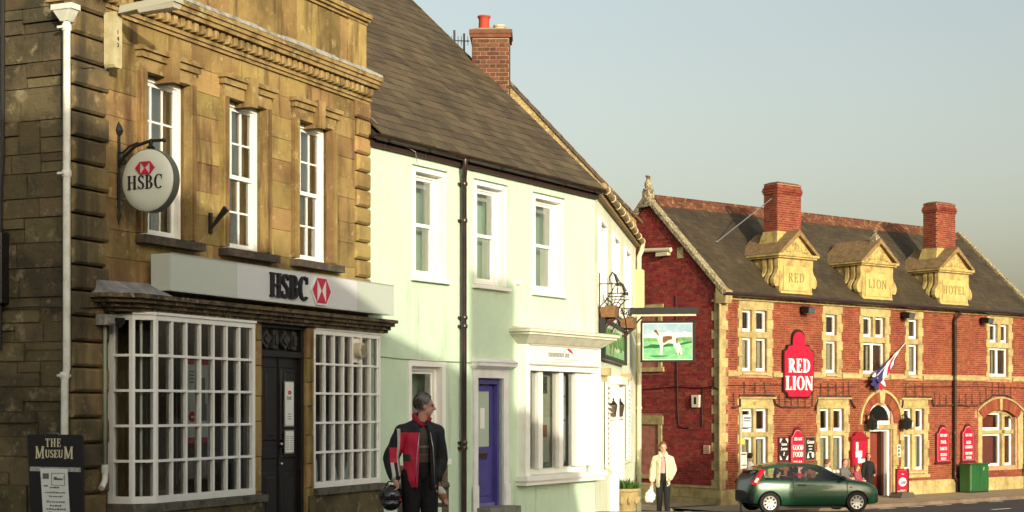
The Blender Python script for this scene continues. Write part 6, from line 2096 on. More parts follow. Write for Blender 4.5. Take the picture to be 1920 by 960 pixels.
# ================================================================ the houses opposite, behind the camera, that throw the long shadows
OPP = Frame(1.2, -2.5, 30)
ow = mat('opposite_render', (.45, .42, .34), (.38, .35, .28), sc=2, rough=.9)


def opp_house(name, label, body, roof, wins):
    t = thing(name, label, 'house', OPP, (body[0], 0, 0))
    MB().box(body[0], body[1], -7.5, 0, -.3, body[2]).build('wall', ow, t)
    roof.build('roof', slate, t)
    for (x, z) in wins:
        w = MB().box(x, x + .9, -.02, .04, z, z + 1.4).build('window', white, t)
        MB().add([(x + .08, .045, z + .08), (x + .82, .045, z + .08), (x + .82, .045, z + 1.32), (x + .08, .045, z + 1.32)], [(0, 1, 2, 3)]).build('pane', MATS['dark_pane'], w, fixn=False)
    return t


opp_house('opposite_house', 'tall rendered house with shallow gable across the street behind the viewer', (-12, 8.4, 6.4),
          MB().prism([(-12.2, 6.4), (8.5, 6.4), (8.5, 6.55), (1.9, 8.45), (-12.2, 6.5)], -7.6, .05), [(-9, 1), (-6, 1), (-3, 1), (3.2, 1), (6, 1), (-9, 3.9), (-6, 3.9), (-3, 3.9), (0, 3.9), (3.2, 3.9), (6, 3.9)])
t = opp_house('opposite_house', 'lower rendered house with hipped end across the street behind the viewer', (8.5, 15.5, 3.1),
              MB().prism([(8.5, 3.1), (15.6, 3.1), (13.1, 3.9), (12.5, 5.35), (11.0, 5.85), (8.5, 6.5)], -3.2, -.1), [(9.4, .9), (12.2, .9), (14.2, .9)])
MB().box(11.4, 12.25, -1.2, -.5, 4.5, 7.35).build('chimney', gbrick, t)

# ================================================================ street things
pl_ = thing('stone_planter', 'round carved stone planter with green plants beside the inn wall', 'planter', WORLD, (2.18, 31.0, gz(31) - .02))
pz = gz(31) - .02
MB().lathe([(.2, 0), (.21, .05), (.19, .08), (.24, .2), (.275, .36), (.285, .42), (.31, .44), (.31, .49), (.27, .49), (.26, .44)], (2.18, 31, pz), 26).build('bowl', mat('planter_stone', (.42, .33, .15), (.33, .25, .11), (.5, .42, .22), sc=9, rough=.9, bump=.012, bsc=30), pl_, smooth='auto')
m = MB()
for k in range(10):
    a = 2 * math.pi * k / 10
    m.ell((2.18 + .255 * math.cos(a), 31 + .255 * math.sin(a), pz + .27), (.05, .05, .09), 8, 6)
m.build('carved_swags', MATS['planter_stone'], pl_, smooth=True)
MB().lathe([(0, 0), (.265, .0)], (2.18, 31, pz + .455), 16, cap=False).build('soil', MATS['soil'], pl_)
rl = random.Random(5)
m = MB()
for i in range(420):
    a, r = rl.uniform(0, 6.28), .25 * math.sqrt(rl.random())
    x, y = 2.18 + r * math.cos(a), 31 + r * math.sin(a)
    h = rl.uniform(.08, .24) * (1.25 - r * 2)
    dx, dy = rl.uniform(-.12, .12) + .25 * r * math.cos(a), rl.uniform(-.12, .12) + .25 * r * math.sin(a)
    w = rl.uniform(.006, .016)
    b = rl.uniform(0, 3.14)
    cx, cy = w * math.cos(b), w * math.sin(b)
    m.add([(x - cx, y - cy, pz + .45), (x + cx, y + cy, pz + .45), (x + dx * .5 + cx, y + dy * .5 + cy, pz + .45 + h * .7), (x + dx * .5 - cx, y + dy * .5 - cy, pz + .45 + h * .7), (x + dx, y + dy, pz + .45 + h)], [(0, 1, 2, 3), (3, 2, 4)])
m.build('leaves', mat('planter_leaf', (.06, .14, .025), (.1, .2, .04), sc=20, rough=.6, rnd=.4), pl_, kind='stuff', fixn=False)

# bus stop
bx, by = 6.83, 47.8
bz = -1.6
bst = thing('bus_stop', 'slim bus stop pole with white flag sign and timetable case', 'bus stop', WORLD, (bx, by, bz))
MB().tube([(bx, by, bz - .2), (bx, by, 1.45)], .035, 10).build('pole', mat('galv', (.45, .46, .42), (.35, .36, .33), sc=8, rough=.5, metal=.4), bst, smooth='auto')
MB().cbox(bx + .05, bx + .33, by - .03, by + .03, 1.0, 1.4, .01).build('flag', mat('flag_white', (.66, .64, .52), rough=.5), bst)
m = MB().box(bx + .09, bx + .3, by - .036, by - .031, 1.28, 1.32).box(bx + .08, bx + .29, by - .036, by - .031, 1.2, 1.23).box(bx + .05, bx + .33, by - .036, by - .031, 1.0, 1.02).box(bx + .32, bx + .34, by - .036, by - .028, 1.0, 1.4)
m.build('flag_print', ink, bst)
MB().cbox(bx - .02, bx + .18, by - .06, by - .04, -.5, .28, .008).build('timetable_case', mat('case_white', (.6, .62, .52), rough=.4), bst)
MB().box(bx + .01, bx + .16, by - .066, by - .061, .2, .24).box(bx + .01, bx + .16, by - .066, by - .061, -.12, -.09).build('timetable_heading', ink, bst)
MB().box(bx + .04, bx + .14, by - .066, by - .061, -.42, -.22).build('timetable_map', red_ink, bst)
MB().cbox(bx - .03, bx + .12, by - .055, by + .04, .5, .7, .01).build('yellow_tag', mat('tag_yellow', (.5, .45, .1), rough=.5), bst)

# unseen round evergreen, added out of view to shade the foot of the inn gable
tx, ty = 13.4, 37.0
tz = gz(ty) - .1
tr_ = thing('unseen_shade_tree', 'unseen evergreen tree added right of the view to shade the inn gable', 'tree', WORLD, (tx, ty, tz))
MB().tube([(tx, ty, tz), (tx + .03, ty, tz + 1.0), (tx, ty, tz + 2.6)], [.14, .11, .04], 8).build('trunk', mat('bark', (.08, .06, .04), rough=1), tr_)
lv_ = MB()
rt_ = random.Random(8)
for i in range(8000):
    a, c_, q = rt_.uniform(0, 6.283), rt_.uniform(-1, 1), rt_.random() ** .4
    s_ = math.sqrt(1 - c_ * c_)
    x, y, z = tx + 1.25 * q * s_ * math.cos(a), ty + 1.25 * q * s_ * math.sin(a), tz + 2.2 + 2.15 * q * c_
    if z < tz + .1:
        continue
    d1 = Vector((rt_.uniform(-1, 1), rt_.uniform(-1, 1), rt_.uniform(-1, 1))).normalized() * .075
    d2 = d1.cross(Vector((rt_.uniform(-1, 1), rt_.uniform(-1, 1), rt_.uniform(-1, 1)))).normalized() * .05
    p = Vector((x, y, z))
    lv_.add([tuple(p - d1), tuple(p + d2), tuple(p + d1), tuple(p - d2)], [(0, 1, 2, 3)])
lv_.build('crown', mat('evergreen', (.03, .07, .02), (.05, .1, .03), sc=6, rough=.7, rnd=.3), tr_, fixn=False)

# green cabinet
cbx = thing('telecom_cabinet', 'dark green metal street cabinet against the inn wall', 'cabinet', LION, (13.0, -.5, GZ))
cgm = mat('cabinet_green', (.018, .1, .025), (.014, .08, .02), sc=3, rough=.4, spec=.5)
MB().cbox(12.45, 13.6, -.75, -.3, GZ + .04, -.48, .02).build('body', cgm, cbx)
MB().box(12.42, 13.63, -.78, -.27, -.48, -.43).build('lid', cgm, cbx)
MB().box(12.47, 13.02, -.765, -.752, GZ + .1, -.55).box(13.04, 13.58, -.765, -.752, GZ + .1, -.55).build('door', cgm, cbx)
MB().box(12.45, 13.6, -.74, -.31, GZ, GZ + .04).build('base', dark_iron, cbx)
MB().box(12.46, 12.48, -.77, -.752, GZ + .1, -.5).build('edge', mat('edge_pale', (.2, .32, .18), rough=.4), cbx)
m = MB()
put_glyph(m, '2', 13.23, -.68, .1, -.769, -.765, serif=False, w=.2)
m.build('number', wlet, cbx)

# red swing sign
rs_ = thing('pavement_sign', 'red pavement sign with white oval and dark script standing on grey base', 'sign', LION, (8.07, -1.0, GZ))
MB().prism([(7.69, GZ + .05), (7.79, GZ + .18), (8.37, GZ + .18), (8.47, GZ + .05), (8.47, GZ), (7.69, GZ)], -1.25, -.75).build('base', mat('base_grey', (.09, .08, .065), rough=.6), rs_)
MB().box(7.73, 7.77, -1.03, -.97, GZ + .15, -.5).box(8.39, 8.43, -1.03, -.97, GZ + .15, -.5).box(7.77, 8.39, -1.03, -.97, -.54, -.5).build('frame', redd, rs_)
MB().prism([(7.81, GZ + .25), (8.35, GZ + .25), (8.37, GZ + .28), (8.37, -.6), (8.33, -.55), (7.83, -.55), (7.79, -.6), (7.79, GZ + .28)], -1.02, -.98).build('panel', redp, rs_)
MB().ell((8.08, -1.022, -.96), (.22, .006, .155), 24, 8).build('oval', wlet, rs_)
m = MB()
put_text(m, 'Sava', 8.08, -1.03, .14, -1.034, -1.028, wx=.8, slant=.3, w=.2, t=.1)
m.box(7.97, 8.17, -1.024, -1.02, -1.24, -1.215).build('lettering', ink, rs_)
MB().box(7.95, 8.21, -1.024, -1.02, -1.25, -1.22).box(8.01, 8.15, -1.024, -1.02, -.7, -.68).build('small_print', wlet, rs_)

# ================================================================ the green hatchback
CAR = Frame(8.6, 46.75, 90 - 10)        # x forward
CZ = gz(46.6) - .1 + .01
carg = mat('car_green', (.006, .055, .022), rough=.3, spec=.5, coat=.45, metal=.2)
carglass = glass_mat('car_glass', tint=(.72, .8, .74), refl=1.4, wob=.0)
blackp = mat('black_plastic', (.018, .018, .018), rough=.5)
car = thing('green_hatchback', 'dark green three-door hatchback in front of the red brick inn', 'car', CAR, (0, 0, CZ))
ST = [  # x, half width, bottom, belt z, rail half width, rail z, top z
    (-1.99, .50, .40, .58, .42, .62, .64), (-1.96, .70, .32, .70, .58, .76, .79), (-1.88, .79, .27, .90, .66, .97, 1.0), (-1.72, .825, .25, .955, .645, 1.14, 1.17),
    (-1.5, .84, .23, .97, .62, 1.285, 1.32), (-1.2, .845, .22, .965, .60, 1.365, 1.405), (-.7, .85, .2, .95, .595, 1.40, 1.44), (-.2, .85, .2, .94, .60, 1.395, 1.435),
    (.15, .85, .2, .935, .61, 1.345, 1.39), (.5, .85, .2, .93, .635, 1.19, 1.23), (.8, .85, .2, .925, .665, 1.045, 1.075), (.98, .85, .2, .915, .69, .965, .99),
    (1.2, .845, .21, .89, .69, .925, .95), (1.5, .835, .22, .85, .68, .885, .91), (1.75, .80, .24, .77, .63, .81, .83), (1.92, .70, .26, .64, .54, .69, .71), (2.0, .50, .32, .52, .4, .55, .56)]


def catmull(P, f):
    n = len(P) - 1
    for i in range(n):
        if f <= P[i + 1][0] or i == n - 1:
            break
    p0, p1, p2, p3 = P[max(i - 1, 0)], P[i], P[i + 1], P[min(i + 2, n)]
    t = (f - p1[0]) / (p2[0] - p1[0])
    out = []
    for k in range(1, len(p1)):
        m1 = (p2[k] - p0[k]) / max(p2[0] - p0[0], 1e-6) * (p2[0] - p1[0])
        m2 = (p3[k] - p1[k]) / max(p3[0] - p1[0], 1e-6) * (p2[0] - p1[0])
        out.append((2 * t ** 3 - 3 * t * t + 1) * p1[k] + (t ** 3 - 2 * t * t + t) * m1 + (-2 * t ** 3 + 3 * t * t) * p2[k] + (t ** 3 - t * t) * m2)
    return out


xs = sorted(set([round(-1.99 + i * .07, 3) for i in range(57)] + [-1.52, -.74, -.66, .86, .24, .95, -1.78, -1.38, 2.0]))
xs = [x for x in xs if x <= 2.0]
rings = []
for x in xs:
    w, zb, zl, wr, zrr, zt = catmull(ST, x)
    h = zl - zb
    half = [(0, zb), (w * .8, zb), (w * .95, zb + h * .06), (w * .99, zb + h * .2), (w * 1.0, zb + h * .4), (w * 1.0, zb + h * .62), (w * .985, zb + h * .82), (w * .965, zb + h * .94), (w * .935, zl),
            (wr + (w * .935 - wr) * .55, zl + (zrr - zl) * .45), (wr + (w * .935 - wr) * .17, zl + (zrr - zl) * .84), (wr, zrr), (wr * .93, zrr + (zt - zrr) * .45), (wr * .6, zt - (zt - zrr) * .12), (0, zt)]
    ring = [(x, y, z) for y, z in half] + [(x, -y, z) for y, z in half[-2:0:-1]]
    rings.append(ring)
NR = len(rings[0])
vs = [p for r in rings for p in r]
fs, mi = [], []
for i in range(len(xs) - 1):
    xm = (xs[i] + xs[i + 1]) / 2
    for k in range(NR):
        k2 = (k + 1) % NR
        fs.append((i * NR + k, i * NR + k2, (i + 1) * NR + k2, (i + 1) * NR + k))
        kk = min(k, NR - 1 - k)         # band index counted from the bottom on either side
        m_ = 0
        if kk in (8, 9):
            side = 0 if k < NR / 2 else 1
            if -1.52 < xm < -.74:
                m_ = 1 + side
            elif -.66 < xm < .86:
                m_ = 3 + side
            elif -.74 < xm < -.66:
                m_ = 10 + side
        elif kk in (12, 13):
            if .24 < xm < .95:
                m_ = 5
            elif -1.78 < xm < -1.38:
                m_ = 6
        elif kk in (1, 2, 3, 4):
            m_ = 7 if xm > 1.78 else (9 if xm < -1.84 else 0)
        mi.append(m_)
fs.append(tuple(range(NR)))
fs.append(tuple(range((len(xs) - 1) * NR, len(xs) * NR)))
mi += [9, 7]
me = bpy.data.meshes.new('car_shell')
me.from_pydata(vs, [], fs)
for i in range(12):
    me.materials.append(carg)
me.polygons.foreach_set('material_index', mi)
fix_normals(me)
sh0 = bpy.data.objects.new('car_shell', me)
COL.objects.link(sh0)
cutm = MB()
for wx in (-1.4, 1.22):
    cutm.lathe([(.355, .45), (.355, 1.2)], (wx, 0, .30), 32, 'y').lathe([(.355, -1.2), (.355, -.45)], (wx, 0, .30), 32, 'y')
cme = cutm.mesh('cut')
fix_normals(cme)
for i in range(12):
    cme.materials.append(carg)
cme.polygons.foreach_set('material_index', [8] * len(cme.polygons))
cut = bpy.data.objects.new('cut', cme)
COL.objects.link(cut)
mod = sh0.modifiers.new('b', 'BOOLEAN')
mod.object = cut
mod.operation = 'DIFFERENCE'
mod.solver = 'EXACT'
bpy.context.view_layer.update()
ev = bpy.data.meshes.new_from_object(sh0.evaluated_get(bpy.context.evaluated_depsgraph_get()))
bpy.data.objects.remove(sh0)
bpy.data.objects.remove(cut)
names = {0: ('body', carg), 1: ('quarter_window', carglass), 2: ('quarter_window', carglass), 3: ('door_window', carglass), 4: ('door_window', carglass), 5: ('windscreen', carglass), 6: ('rear_window', glass_mat('car_rear_glass', refl=1.0, through=False, dark=(.012, .014, .014))), 7: ('front_bumper', blackp), 9: ('rear_bumper', blackp), 10: ('door_pillar', blackp), 11: ('door_pillar', blackp), 8: ('wheel_arch_liner', blackp)}
car_body = None
for idx, (nm, mm) in names.items():
    bm = bmesh.new()
    bm.from_mesh(ev)
    bmesh.ops.delete(bm, geom=[f for f in bm.faces if f.material_index != idx], context='FACES')
    for f in bm.faces:
        f.material_index = 0
        f.smooth = True
    pm = bpy.data.meshes.new(nm)
    bm.to_mesh(pm)
    bm.free()
    if len(pm.polygons):
        pm.materials.append(mm)
        o = bpy.data.objects.new(nm, pm)
        COL.objects.link(o)
        o.parent = car
        if nm == 'body':
            try:
                pm.set_sharp_from_angle(angle=R(40))
            except Exception:
                pass
            car_body = o


def cpart(mb, name, m, parent=None, smooth=False):
    """car parts are drawn from the ground up (z=0 under the tyres)"""
    for i, (x, y, z) in enumerate(mb.v):
        mb.v[i] = (x, y, z + CZ)
    return mb.build(name, m, parent or car, smooth)


tyre_m = mat('tyre', (.02, .02, .02), rough=.85)
rim_m = mat('wheel_cover', (.52, .52, .46), rough=.35, metal=.3)
for wx in (-1.4, 1.22):
    for s in (-1, 1):
        y = s * .76
        t_ = cpart(MB().lathe([(.2, -.09), (.29, -.095), (.31, -.07), (.312, .07), (.29, .095), (.2, .09)], (wx, y, .312), 32, 'y', cap=False), 'wheel', tyre_m, None, 'auto')
        cpart(MB().lathe([(0, s * .075), (.06, s * .085), (.07, s * .07), (.16, s * .075), (.205, s * .088), (.215, s * .07), (.215, 0)], (wx, y, .312), 32, 'y'), 'rim', rim_m, t_, 'auto')
        sl = MB()
        for k in range(9):
            a = 2 * math.pi * k / 9
            c, sn = math.cos(a), math.sin(a)
            yy = y + s * .086
            pts = []
            for (rr_, ww) in ((.115, -.02), (.175, -.028), (.175, .028), (.115, .02)):
                pts.append((wx + rr_ * c - ww * sn, .312 + rr_ * sn + ww * c))
            sl.prism(pts, yy - .006, yy + .006)
        cpart(sl, 'slot', blackp, t_)
for s in (-1, 1):
    cpart(MB().hull8([(-1.935, s * .80, .84), (-1.80, s * .845, .80), (-1.5, s * .70, 1.24), (-1.59, s * .655, 1.25), (-1.97, s * .70, .86), (-1.83, s * .855, .86), (-1.52, s * .66, 1.27), (-1.62, s * .62, 1.25)]), 'tail_light', mat('tail_red', (.5, .01, .03), rough=.15, spec=.6, coat=.5))
    cpart(MB().hull8([(-1.86, s * .83, .9), (-1.79, s * .85, .88), (-1.72, s * .815, 1.0), (-1.78, s * .79, 1.01), (-1.875, s * .835, .92), (-1.8, s * .862, .9), (-1.73, s * .825, 1.02), (-1.79, s * .8, 1.03)]), 'tail_lamp_lens', mat('lens_pale', (.75, .6, .5), rough=.2))
    cpart(MB().hull8([(1.62, s * .80, .68), (1.93, s * .62, .6), (1.9, s * .5, .62), (1.6, s * .6, .8), (1.55, s * .79, .80), (1.83, s * .66, .735), (1.82, s * .5, .76), (1.55, s * .62, .84)]), 'headlight', mat('headlight_glass', (.62, .66, .66), rough=.1, spec=.7))
    cpart(MB().hull8([(1.86, s * .74, .42), (1.96, s * .62, .42), (1.94, s * .6, .42), (1.84, s * .7, .42), (1.86, s * .74, .5), (1.96, s * .62, .5), (1.94, s * .6, .5), (1.84, s * .7, .5)]), 'fog_lamp', MATS['headlight_glass'])
    m_ = cpart(MB().ell((.75, s * .95, 1.0), (.09, .1, .07), 12, 8), 'wing_mirror', blackp, None, True)
    cpart(MB().box(-.55, -.33, s * .845 - .02, s * .845 + .02, .79, .83), 'door_handle', blackp)
    cpart(MB().box(1.0, 1.08, s * .845 - .006, s * .845 + .006, .72, .76), 'side_repeater', mat('amber', (.5, .16, .03), rough=.3))
    cpart(MB().box(-.63, .82, s * .853 - .008, s * .853 + .008, .50, .53), 'rub_strip', carg)
    cpart(MB().box(-.71, -.70, s * .853 - .004, s * .853 + .004, .28, .93), 'door_gap', blackp)
    cpart(MB().box(.92, .93, s * .853 - .004, s * .853 + .004, .28, .9), 'door_gap', blackp)
cpart(MB().box(2.0, 2.012, -.26, .26, .38, .49), 'number_plate', paper_m)
cpart(MB().box(-1.5, 1.4, -.62, .62, .14, .24), 'underbody', blackp)
cpart(MB().box(-1.2, 1.0, -.6, .6, .25, .32), 'floor', blackp)
seat_m = mat('car_seat', (.05, .05, .055), rough=.9)
for s in (-1, 1):
    cpart(MB().hull8([(-.35, s * .37 - .22, .32), (.2, s * .37 - .22, .32), (.2, s * .37 + .22, .32), (-.35, s * .37 + .22, .32), (-.35, s * .37 - .22, .52), (.2, s * .37 - .22, .55), (.2, s * .37 + .22, .55), (-.35, s * .37 + .22, .52)]).hull8([(-.5, s * .37 - .2, .45), (-.32, s * .37 - .2, .45), (-.32, s * .37 + .2, .45), (-.5, s * .37 + .2, .45), (-.66, s * .37 - .2, 1.02), (-.54, s * .37 - .2, 1.02), (-.54, s * .37 + .2, 1.02), (-.66, s * .37 + .2, 1.02)]).box(-.68, -.6, s * .37 - .12, s * .37 + .12, 1.05, 1.2), 'seat', seat_m)
cpart(MB().box(.55, .95, -.7, .7, .6, .9), 'dashboard', blackp)
# ================================================================ people
TMP = bpy.data.scenes.new('workbench')           # scratch scene for the remeshing, removed at the end


def blob(parts, vox, smooth=4):
    """union of round bars and ellipsoids, voxel-remeshed into one skin. part: ('c',p0,p1,r0,r1) or ('e',c,(rx,ry,rz)[,Matrix])"""
    m = MB()
    for p in parts:
        if p[0] == 'c':
            a, b = Vector(p[1]), Vector(p[2])
            n = 5
            pts = [a.lerp(b, i / n) for i in range(n + 1)]
            rs_ = [p[3] + (p[4] - p[3]) * i / n for i in range(n + 1)]
            m.tube([tuple(q) for q in pts], rs_, 12)
            m.ell(a, (p[3],) * 3, 12, 8)
            m.ell(b, (p[4],) * 3, 12, 8)
        else:
            m.ell(p[1], p[2], 16, 10, p[3] if len(p) > 3 else None)
    me = m.mesh('blob')
    fix_normals(me)
    o = bpy.data.objects.new('blob', me)
    TMP.collection.objects.link(o)
    r = o.modifiers.new('r', 'REMESH')
    r.mode = 'VOXEL'
    r.voxel_size = vox
    if smooth:
        s = o.modifiers.new('s', 'SMOOTH')
        s.factor = .5
        s.iterations = smooth
    vl = TMP.view_layers[0]
    vl.update()
    ev = bpy.data.meshes.new_from_object(o.evaluated_get(vl.depsgraph))
    bpy.data.objects.remove(o)
    return ev


def cut_mesh(me, drop):
    bm = bmesh.new()
    bm.from_mesh(me)
    bmesh.ops.delete(bm, geom=[f for f in bm.faces if drop(f.calc_center_median())], context='FACES')
    bm.to_mesh(me)
    bm.free()
    return me


def part_obj(name, me, m, parent, thick=0):
    me.polygons.foreach_set('use_smooth', [True] * len(me.polygons))
    me.materials.clear()
    me.materials.append(m)
    o = bpy.data.objects.new(name, me)
    COL.objects.link(o)
    o.parent = parent
    if thick:
        s = o.modifiers.new('t', 'SOLIDIFY')
        s.thickness = thick
        s.offset = 1
    return o


skin = mat('skin', (.58, .34, .245), (.62, .31, .22), sc=30, rough=.55, spec=.3)
J0 = dict(pel=(0, 0, .53), wai=(0, 0, .62), che=(0, .005, .73), nec=(0, .01, .852), hed=(0, -.005, .93),
          sl=(.098, .01, .765), sr=(-.098, .01, .765), el=(.135, .015, .63), er=(-.135, .015, .63), wl=(.14, -.03, .485), wr=(-.14, -.03, .485),
          hl=(.052, 0, .51), hr=(-.052, 0, .51), kl=(.058, -.008, .28), kr=(-.058, -.008, .28), al=(.06, .01, .045), ar=(-.06, .01, .045), tl=(.075, -.085, .018), tr=(-.075, -.085, .018))


def person(label, loc, rz, H, pose=None, yaw=0, nod=0, top=None, inner=None, legs=None, shoe=None, hair=None, hairlen=0, opening=.035, hem=.47, vox=.012, group=None, bulk=1.0, collar=None, jeans=None, F=WORLD, legw=1.0, handopen=.0):
    """a figure facing -y in its own frame; joints are given as fractions of its height"""
    J = dict(J0)
    J.update(pose or {})
    J = {k: Vector(v) * H for k, v in J.items()}
    t = bpy.data.objects.new('person', None)
    COL.objects.link(t)
    t.empty_display_size = .1
    t.location = F.w(*loc)
    t.rotation_euler = (0, 0, F.rz + rz)
    BASE[t.name] = Vector((0, 0, 0))
    props(t, label, 'person', group)
    u = H
    hd = J['hed']
    M = Matrix.Rotation(yaw, 3, 'Z') @ Matrix.Rotation(nod, 3, 'X')
    M4 = M

    def hp(x, y, z):
        return hd + M @ Vector((x * u, y * u, z * u))
    b = [('e', hp(0, .005, .012), (.043 * u, .054 * u, .058 * u), M4), ('e', hp(0, -.012, -.025), (.036 * u, .042 * u, .04 * u), M4),
         ('e', hp(0, -.03, -.05), (.02 * u, .018 * u, .015 * u), M4), ('c', hp(0, -.052, .008), hp(0, -.063, -.012), .006 * u, .010 * u),
         ('e', hp(.045, .006, -.005), (.006 * u, .012 * u, .018 * u), M4), ('e', hp(-.045, .006, -.005), (.006 * u, .012 * u, .018 * u), M4),
         ('e', hp(0, -.049, -.031), (.014 * u, .006 * u, .006 * u), M4), ('e', hp(0, -.044, .017), (.03 * u, .012 * u, .006 * u), M4),
         ('c', J['nec'] - Vector((0, 0, .03 * u)), hd - Vector((0, 0, .03 * u)), .034 * u, .031 * u)]
    tor = [('c', J['pel'], J['wai'], .068 * u, .064 * u), ('c', J['wai'], J['che'], .064 * u, .075 * u), ('c', J['che'], J['nec'] - Vector((0, 0, .03 * u)), .072 * u, .035 * u),
           ('c', J['nec'] - Vector((0, 0, .045 * u)), J['sl'], .034 * u, .034 * u), ('c', J['nec'] - Vector((0, 0, .045 * u)), J['sr'], .034 * u, .034 * u)]
    b += [(p[0], p[1], p[2], p[3] * .9, p[4] * .9) for p in tor]
    for s in 'lr':
        b += [('c', J['s' + s], J['e' + s], .028 * u, .023 * u), ('c', J['e' + s], J['w' + s], .023 * u, .015 * u)]
        b += [('c', J['h' + s], J['k' + s], .044 * u, .03 * u), ('c', J['k' + s], J['a' + s], .03 * u, .019 * u), ('c', J['a' + s], J['t' + s], .02 * u, .016 * u)]
        # hand: palm, four curled fingers, thumb from the side of the palm
        w = J['w' + s]
        d = (w - J['e' + s]).normalized()
        sx = 1 if s == 'l' else -1
        fw = Vector((0, -1, 0)) if abs(d.z) > .5 else Vector((0, 0, -1))
        sd = d.cross(fw).normalized()
        pc = w + d * .03 * u
        b.append(('c', w, pc + d * .018 * u, .014 * u, .017 * u))
        for k in range(4):
            q = pc + d * .03 * u + fw * ((k - 1.5) * .0105 * u)
            ln = (.024, .028, .026, .02)[k] * u
            k1 = q + d * ln * .8 - sd * sx * .004 * u
            k2 = k1 + d * ln * .55 * (1 - handopen) - sd * sx * .02 * u
            b += [('c', q - d * .01 * u, k1, .0058 * u, .0054 * u), ('c', k1, k2, .0054 * u, .0046 * u)]
        th = pc + fw * .016 * u
        b += [('c', th, th + d * .022 * u + fw * .012 * u, .0066 * u, .0058 * u), ('c', th + d * .022 * u + fw * .012 * u, th + d * .042 * u + fw * .006 * u, .0058 * u, .005 * u)]
    part_obj('body', blob(b, vox * .75 if vox > .008 else vox, 2), skin, t)
    # eyes
    e = MB()
    for s in (-1, 1):
        c = hp(s * .018, -.0465, .006)
        e.ell(c, (.006 * u, .004 * u, .0045 * u), 8, 6)
    part_obj('eyes', e.mesh('eyes'), mat('eye_dark', (.03, .025, .02), rough=.3), t)
    # hair: a cap that leaves the face free
    if hair:
        hm = [('e', hp(0, .012, .02), (.047 * u, .0555 * u, .057 * u), M4)]
        if hairlen:
            hm += [('c', hp(.03, .03, .0), hp(.035, .03, -hairlen), .025 * u, .02 * u), ('c', hp(-.03, .03, .0), hp(-.035, .03, -hairlen), .025 * u, .02 * u), ('c', hp(0, .04, 0), hp(0, .045, -hairlen), .03 * u, .022 * u)]
        me = blob(hm, vox * .75, 1)
        Mi = M.inverted()

        def face(c):
            q = (Mi @ (c - hd)) / u
            return q.y < -.018 - (q.z - .03) * .55 and q.z < .06 or (q.z < -.02 and not hairlen)
        rnd_ = random.Random(3)
        cut_mesh(me, face)
        for v in me.vertices:
            k = 1 + rnd_.uniform(-.04, .06)
            v.co = hd + (v.co - hd) * k
        part_obj('hair', me, hair, t, .004 * u)
    # clothes
    if legs:
        lp = []
        for s in 'lr':
            lp += [('c', J['h' + s], J['k' + s], .056 * u * legw, .043 * u * legw), ('c', J['k' + s], J['a' + s] + Vector((0, 0, .01 * u)), .042 * u * legw, .032 * u * legw)]
        lp += [('c', J['pel'], J['wai'], .078 * u, .07 * u), ('e', (J['hl'] + J['hr']) / 2, (.09 * u, .066 * u, .05 * u))]
        part_obj('trousers', blob(lp, vox, 3), legs, t)
    if shoe:
        sp_ = []
        for s in 'lr':
            sp_ += [('c', J['a' + s] + Vector((0, .012 * u, -.012 * u)), J['t' + s], .024 * u, .02 * u), ('c', J['a' + s] + Vector((0, 0, .03 * u)), J['a' + s] - Vector((0, 0, .012 * u)), .024 * u, .024 * u)]
        part_obj('shoes', blob(sp_, vox * .8, 2), shoe, t)
    if inner:
        part_obj('jumper', blob([(p[0], p[1], p[2], p[3] * 1.1, p[4] * 1.12) for p in tor], vox, 3), inner, t)
    if top:
        g = bulk
        tp = [('c', J['wai'] - Vector((0, 0, .62 * u - hem * u)), J['wai'], .088 * u * g, .083 * u * g), ('c', J['wai'], J['che'], .083 * u * g, .09 * u * g), ('c', J['che'], J['nec'] - Vector((0, 0, .02 * u)), .086 * u * g, .045 * u * g),
              ('c', J['nec'] - Vector((0, 0, .055 * u)), J['sl'], .042 * u * g, .04 * u * g), ('c', J['nec'] - Vector((0, 0, .055 * u)), J['sr'], .042 * u * g, .04 * u * g)]
        for s in 'lr':
            tp += [('c', J['s' + s], J['e' + s], .039 * u * g, .034 * u * g), ('c', J['e' + s], J['w' + s] + (J['e' + s] - J['w' + s]) * .08, .034 * u * g, .026 * u * g)]
        me = blob(tp, vox, 4)
        zh, zn = J['wai'].z - .62 * u + hem * u - .045 * u, J['nec'].z - .012 * u
        fold = random.Random(7)
        nor = [x.vector.copy() for x in me.vertex_normals]
        for v, vn in zip(me.vertices, nor):              # cloth folds
            n = math.sin(v.co.z * 38 / u + v.co.x * 21) * math.sin(v.co.x * 33 / u + v.co.z * 9) * .0035 * u
            v.co += vn * n

        def drop(c):
            w = opening * u * (1 + .5 * (J['che'].z - c.z) / (.3 * u))
            near_axis = abs(c.x - J['che'].x) < (w if opening else -1)
            body = abs(c.x - J['che'].x) < .1 * u
            return (near_axis and c.y < J['che'].y - .02 * u and c.z < J['nec'].z) or (c.z > zn and body) or (body and c.z < zh)
        cut_mesh(me, drop)
        part_obj('jacket', me, top, t, .012 * u if opening else .004 * u)
        if collar:
            cl = MB()
            for s in (-1, 1):
                cl.tube([tuple(J['nec'] + Vector((s * .012 * u, -.055 * u, -.045 * u))), tuple(J['nec'] + Vector((s * .045 * u, -.02 * u, .0))), tuple(J['nec'] + Vector((s * .03 * u, .035 * u, .02 * u))), tuple(J['nec'] + Vector((0, .045 * u, .022 * u)))], [.012 * u, .017 * u, .018 * u, .018 * u], 8)
            part_obj('collar', cl.mesh('collar'), collar, t)
    return t, J


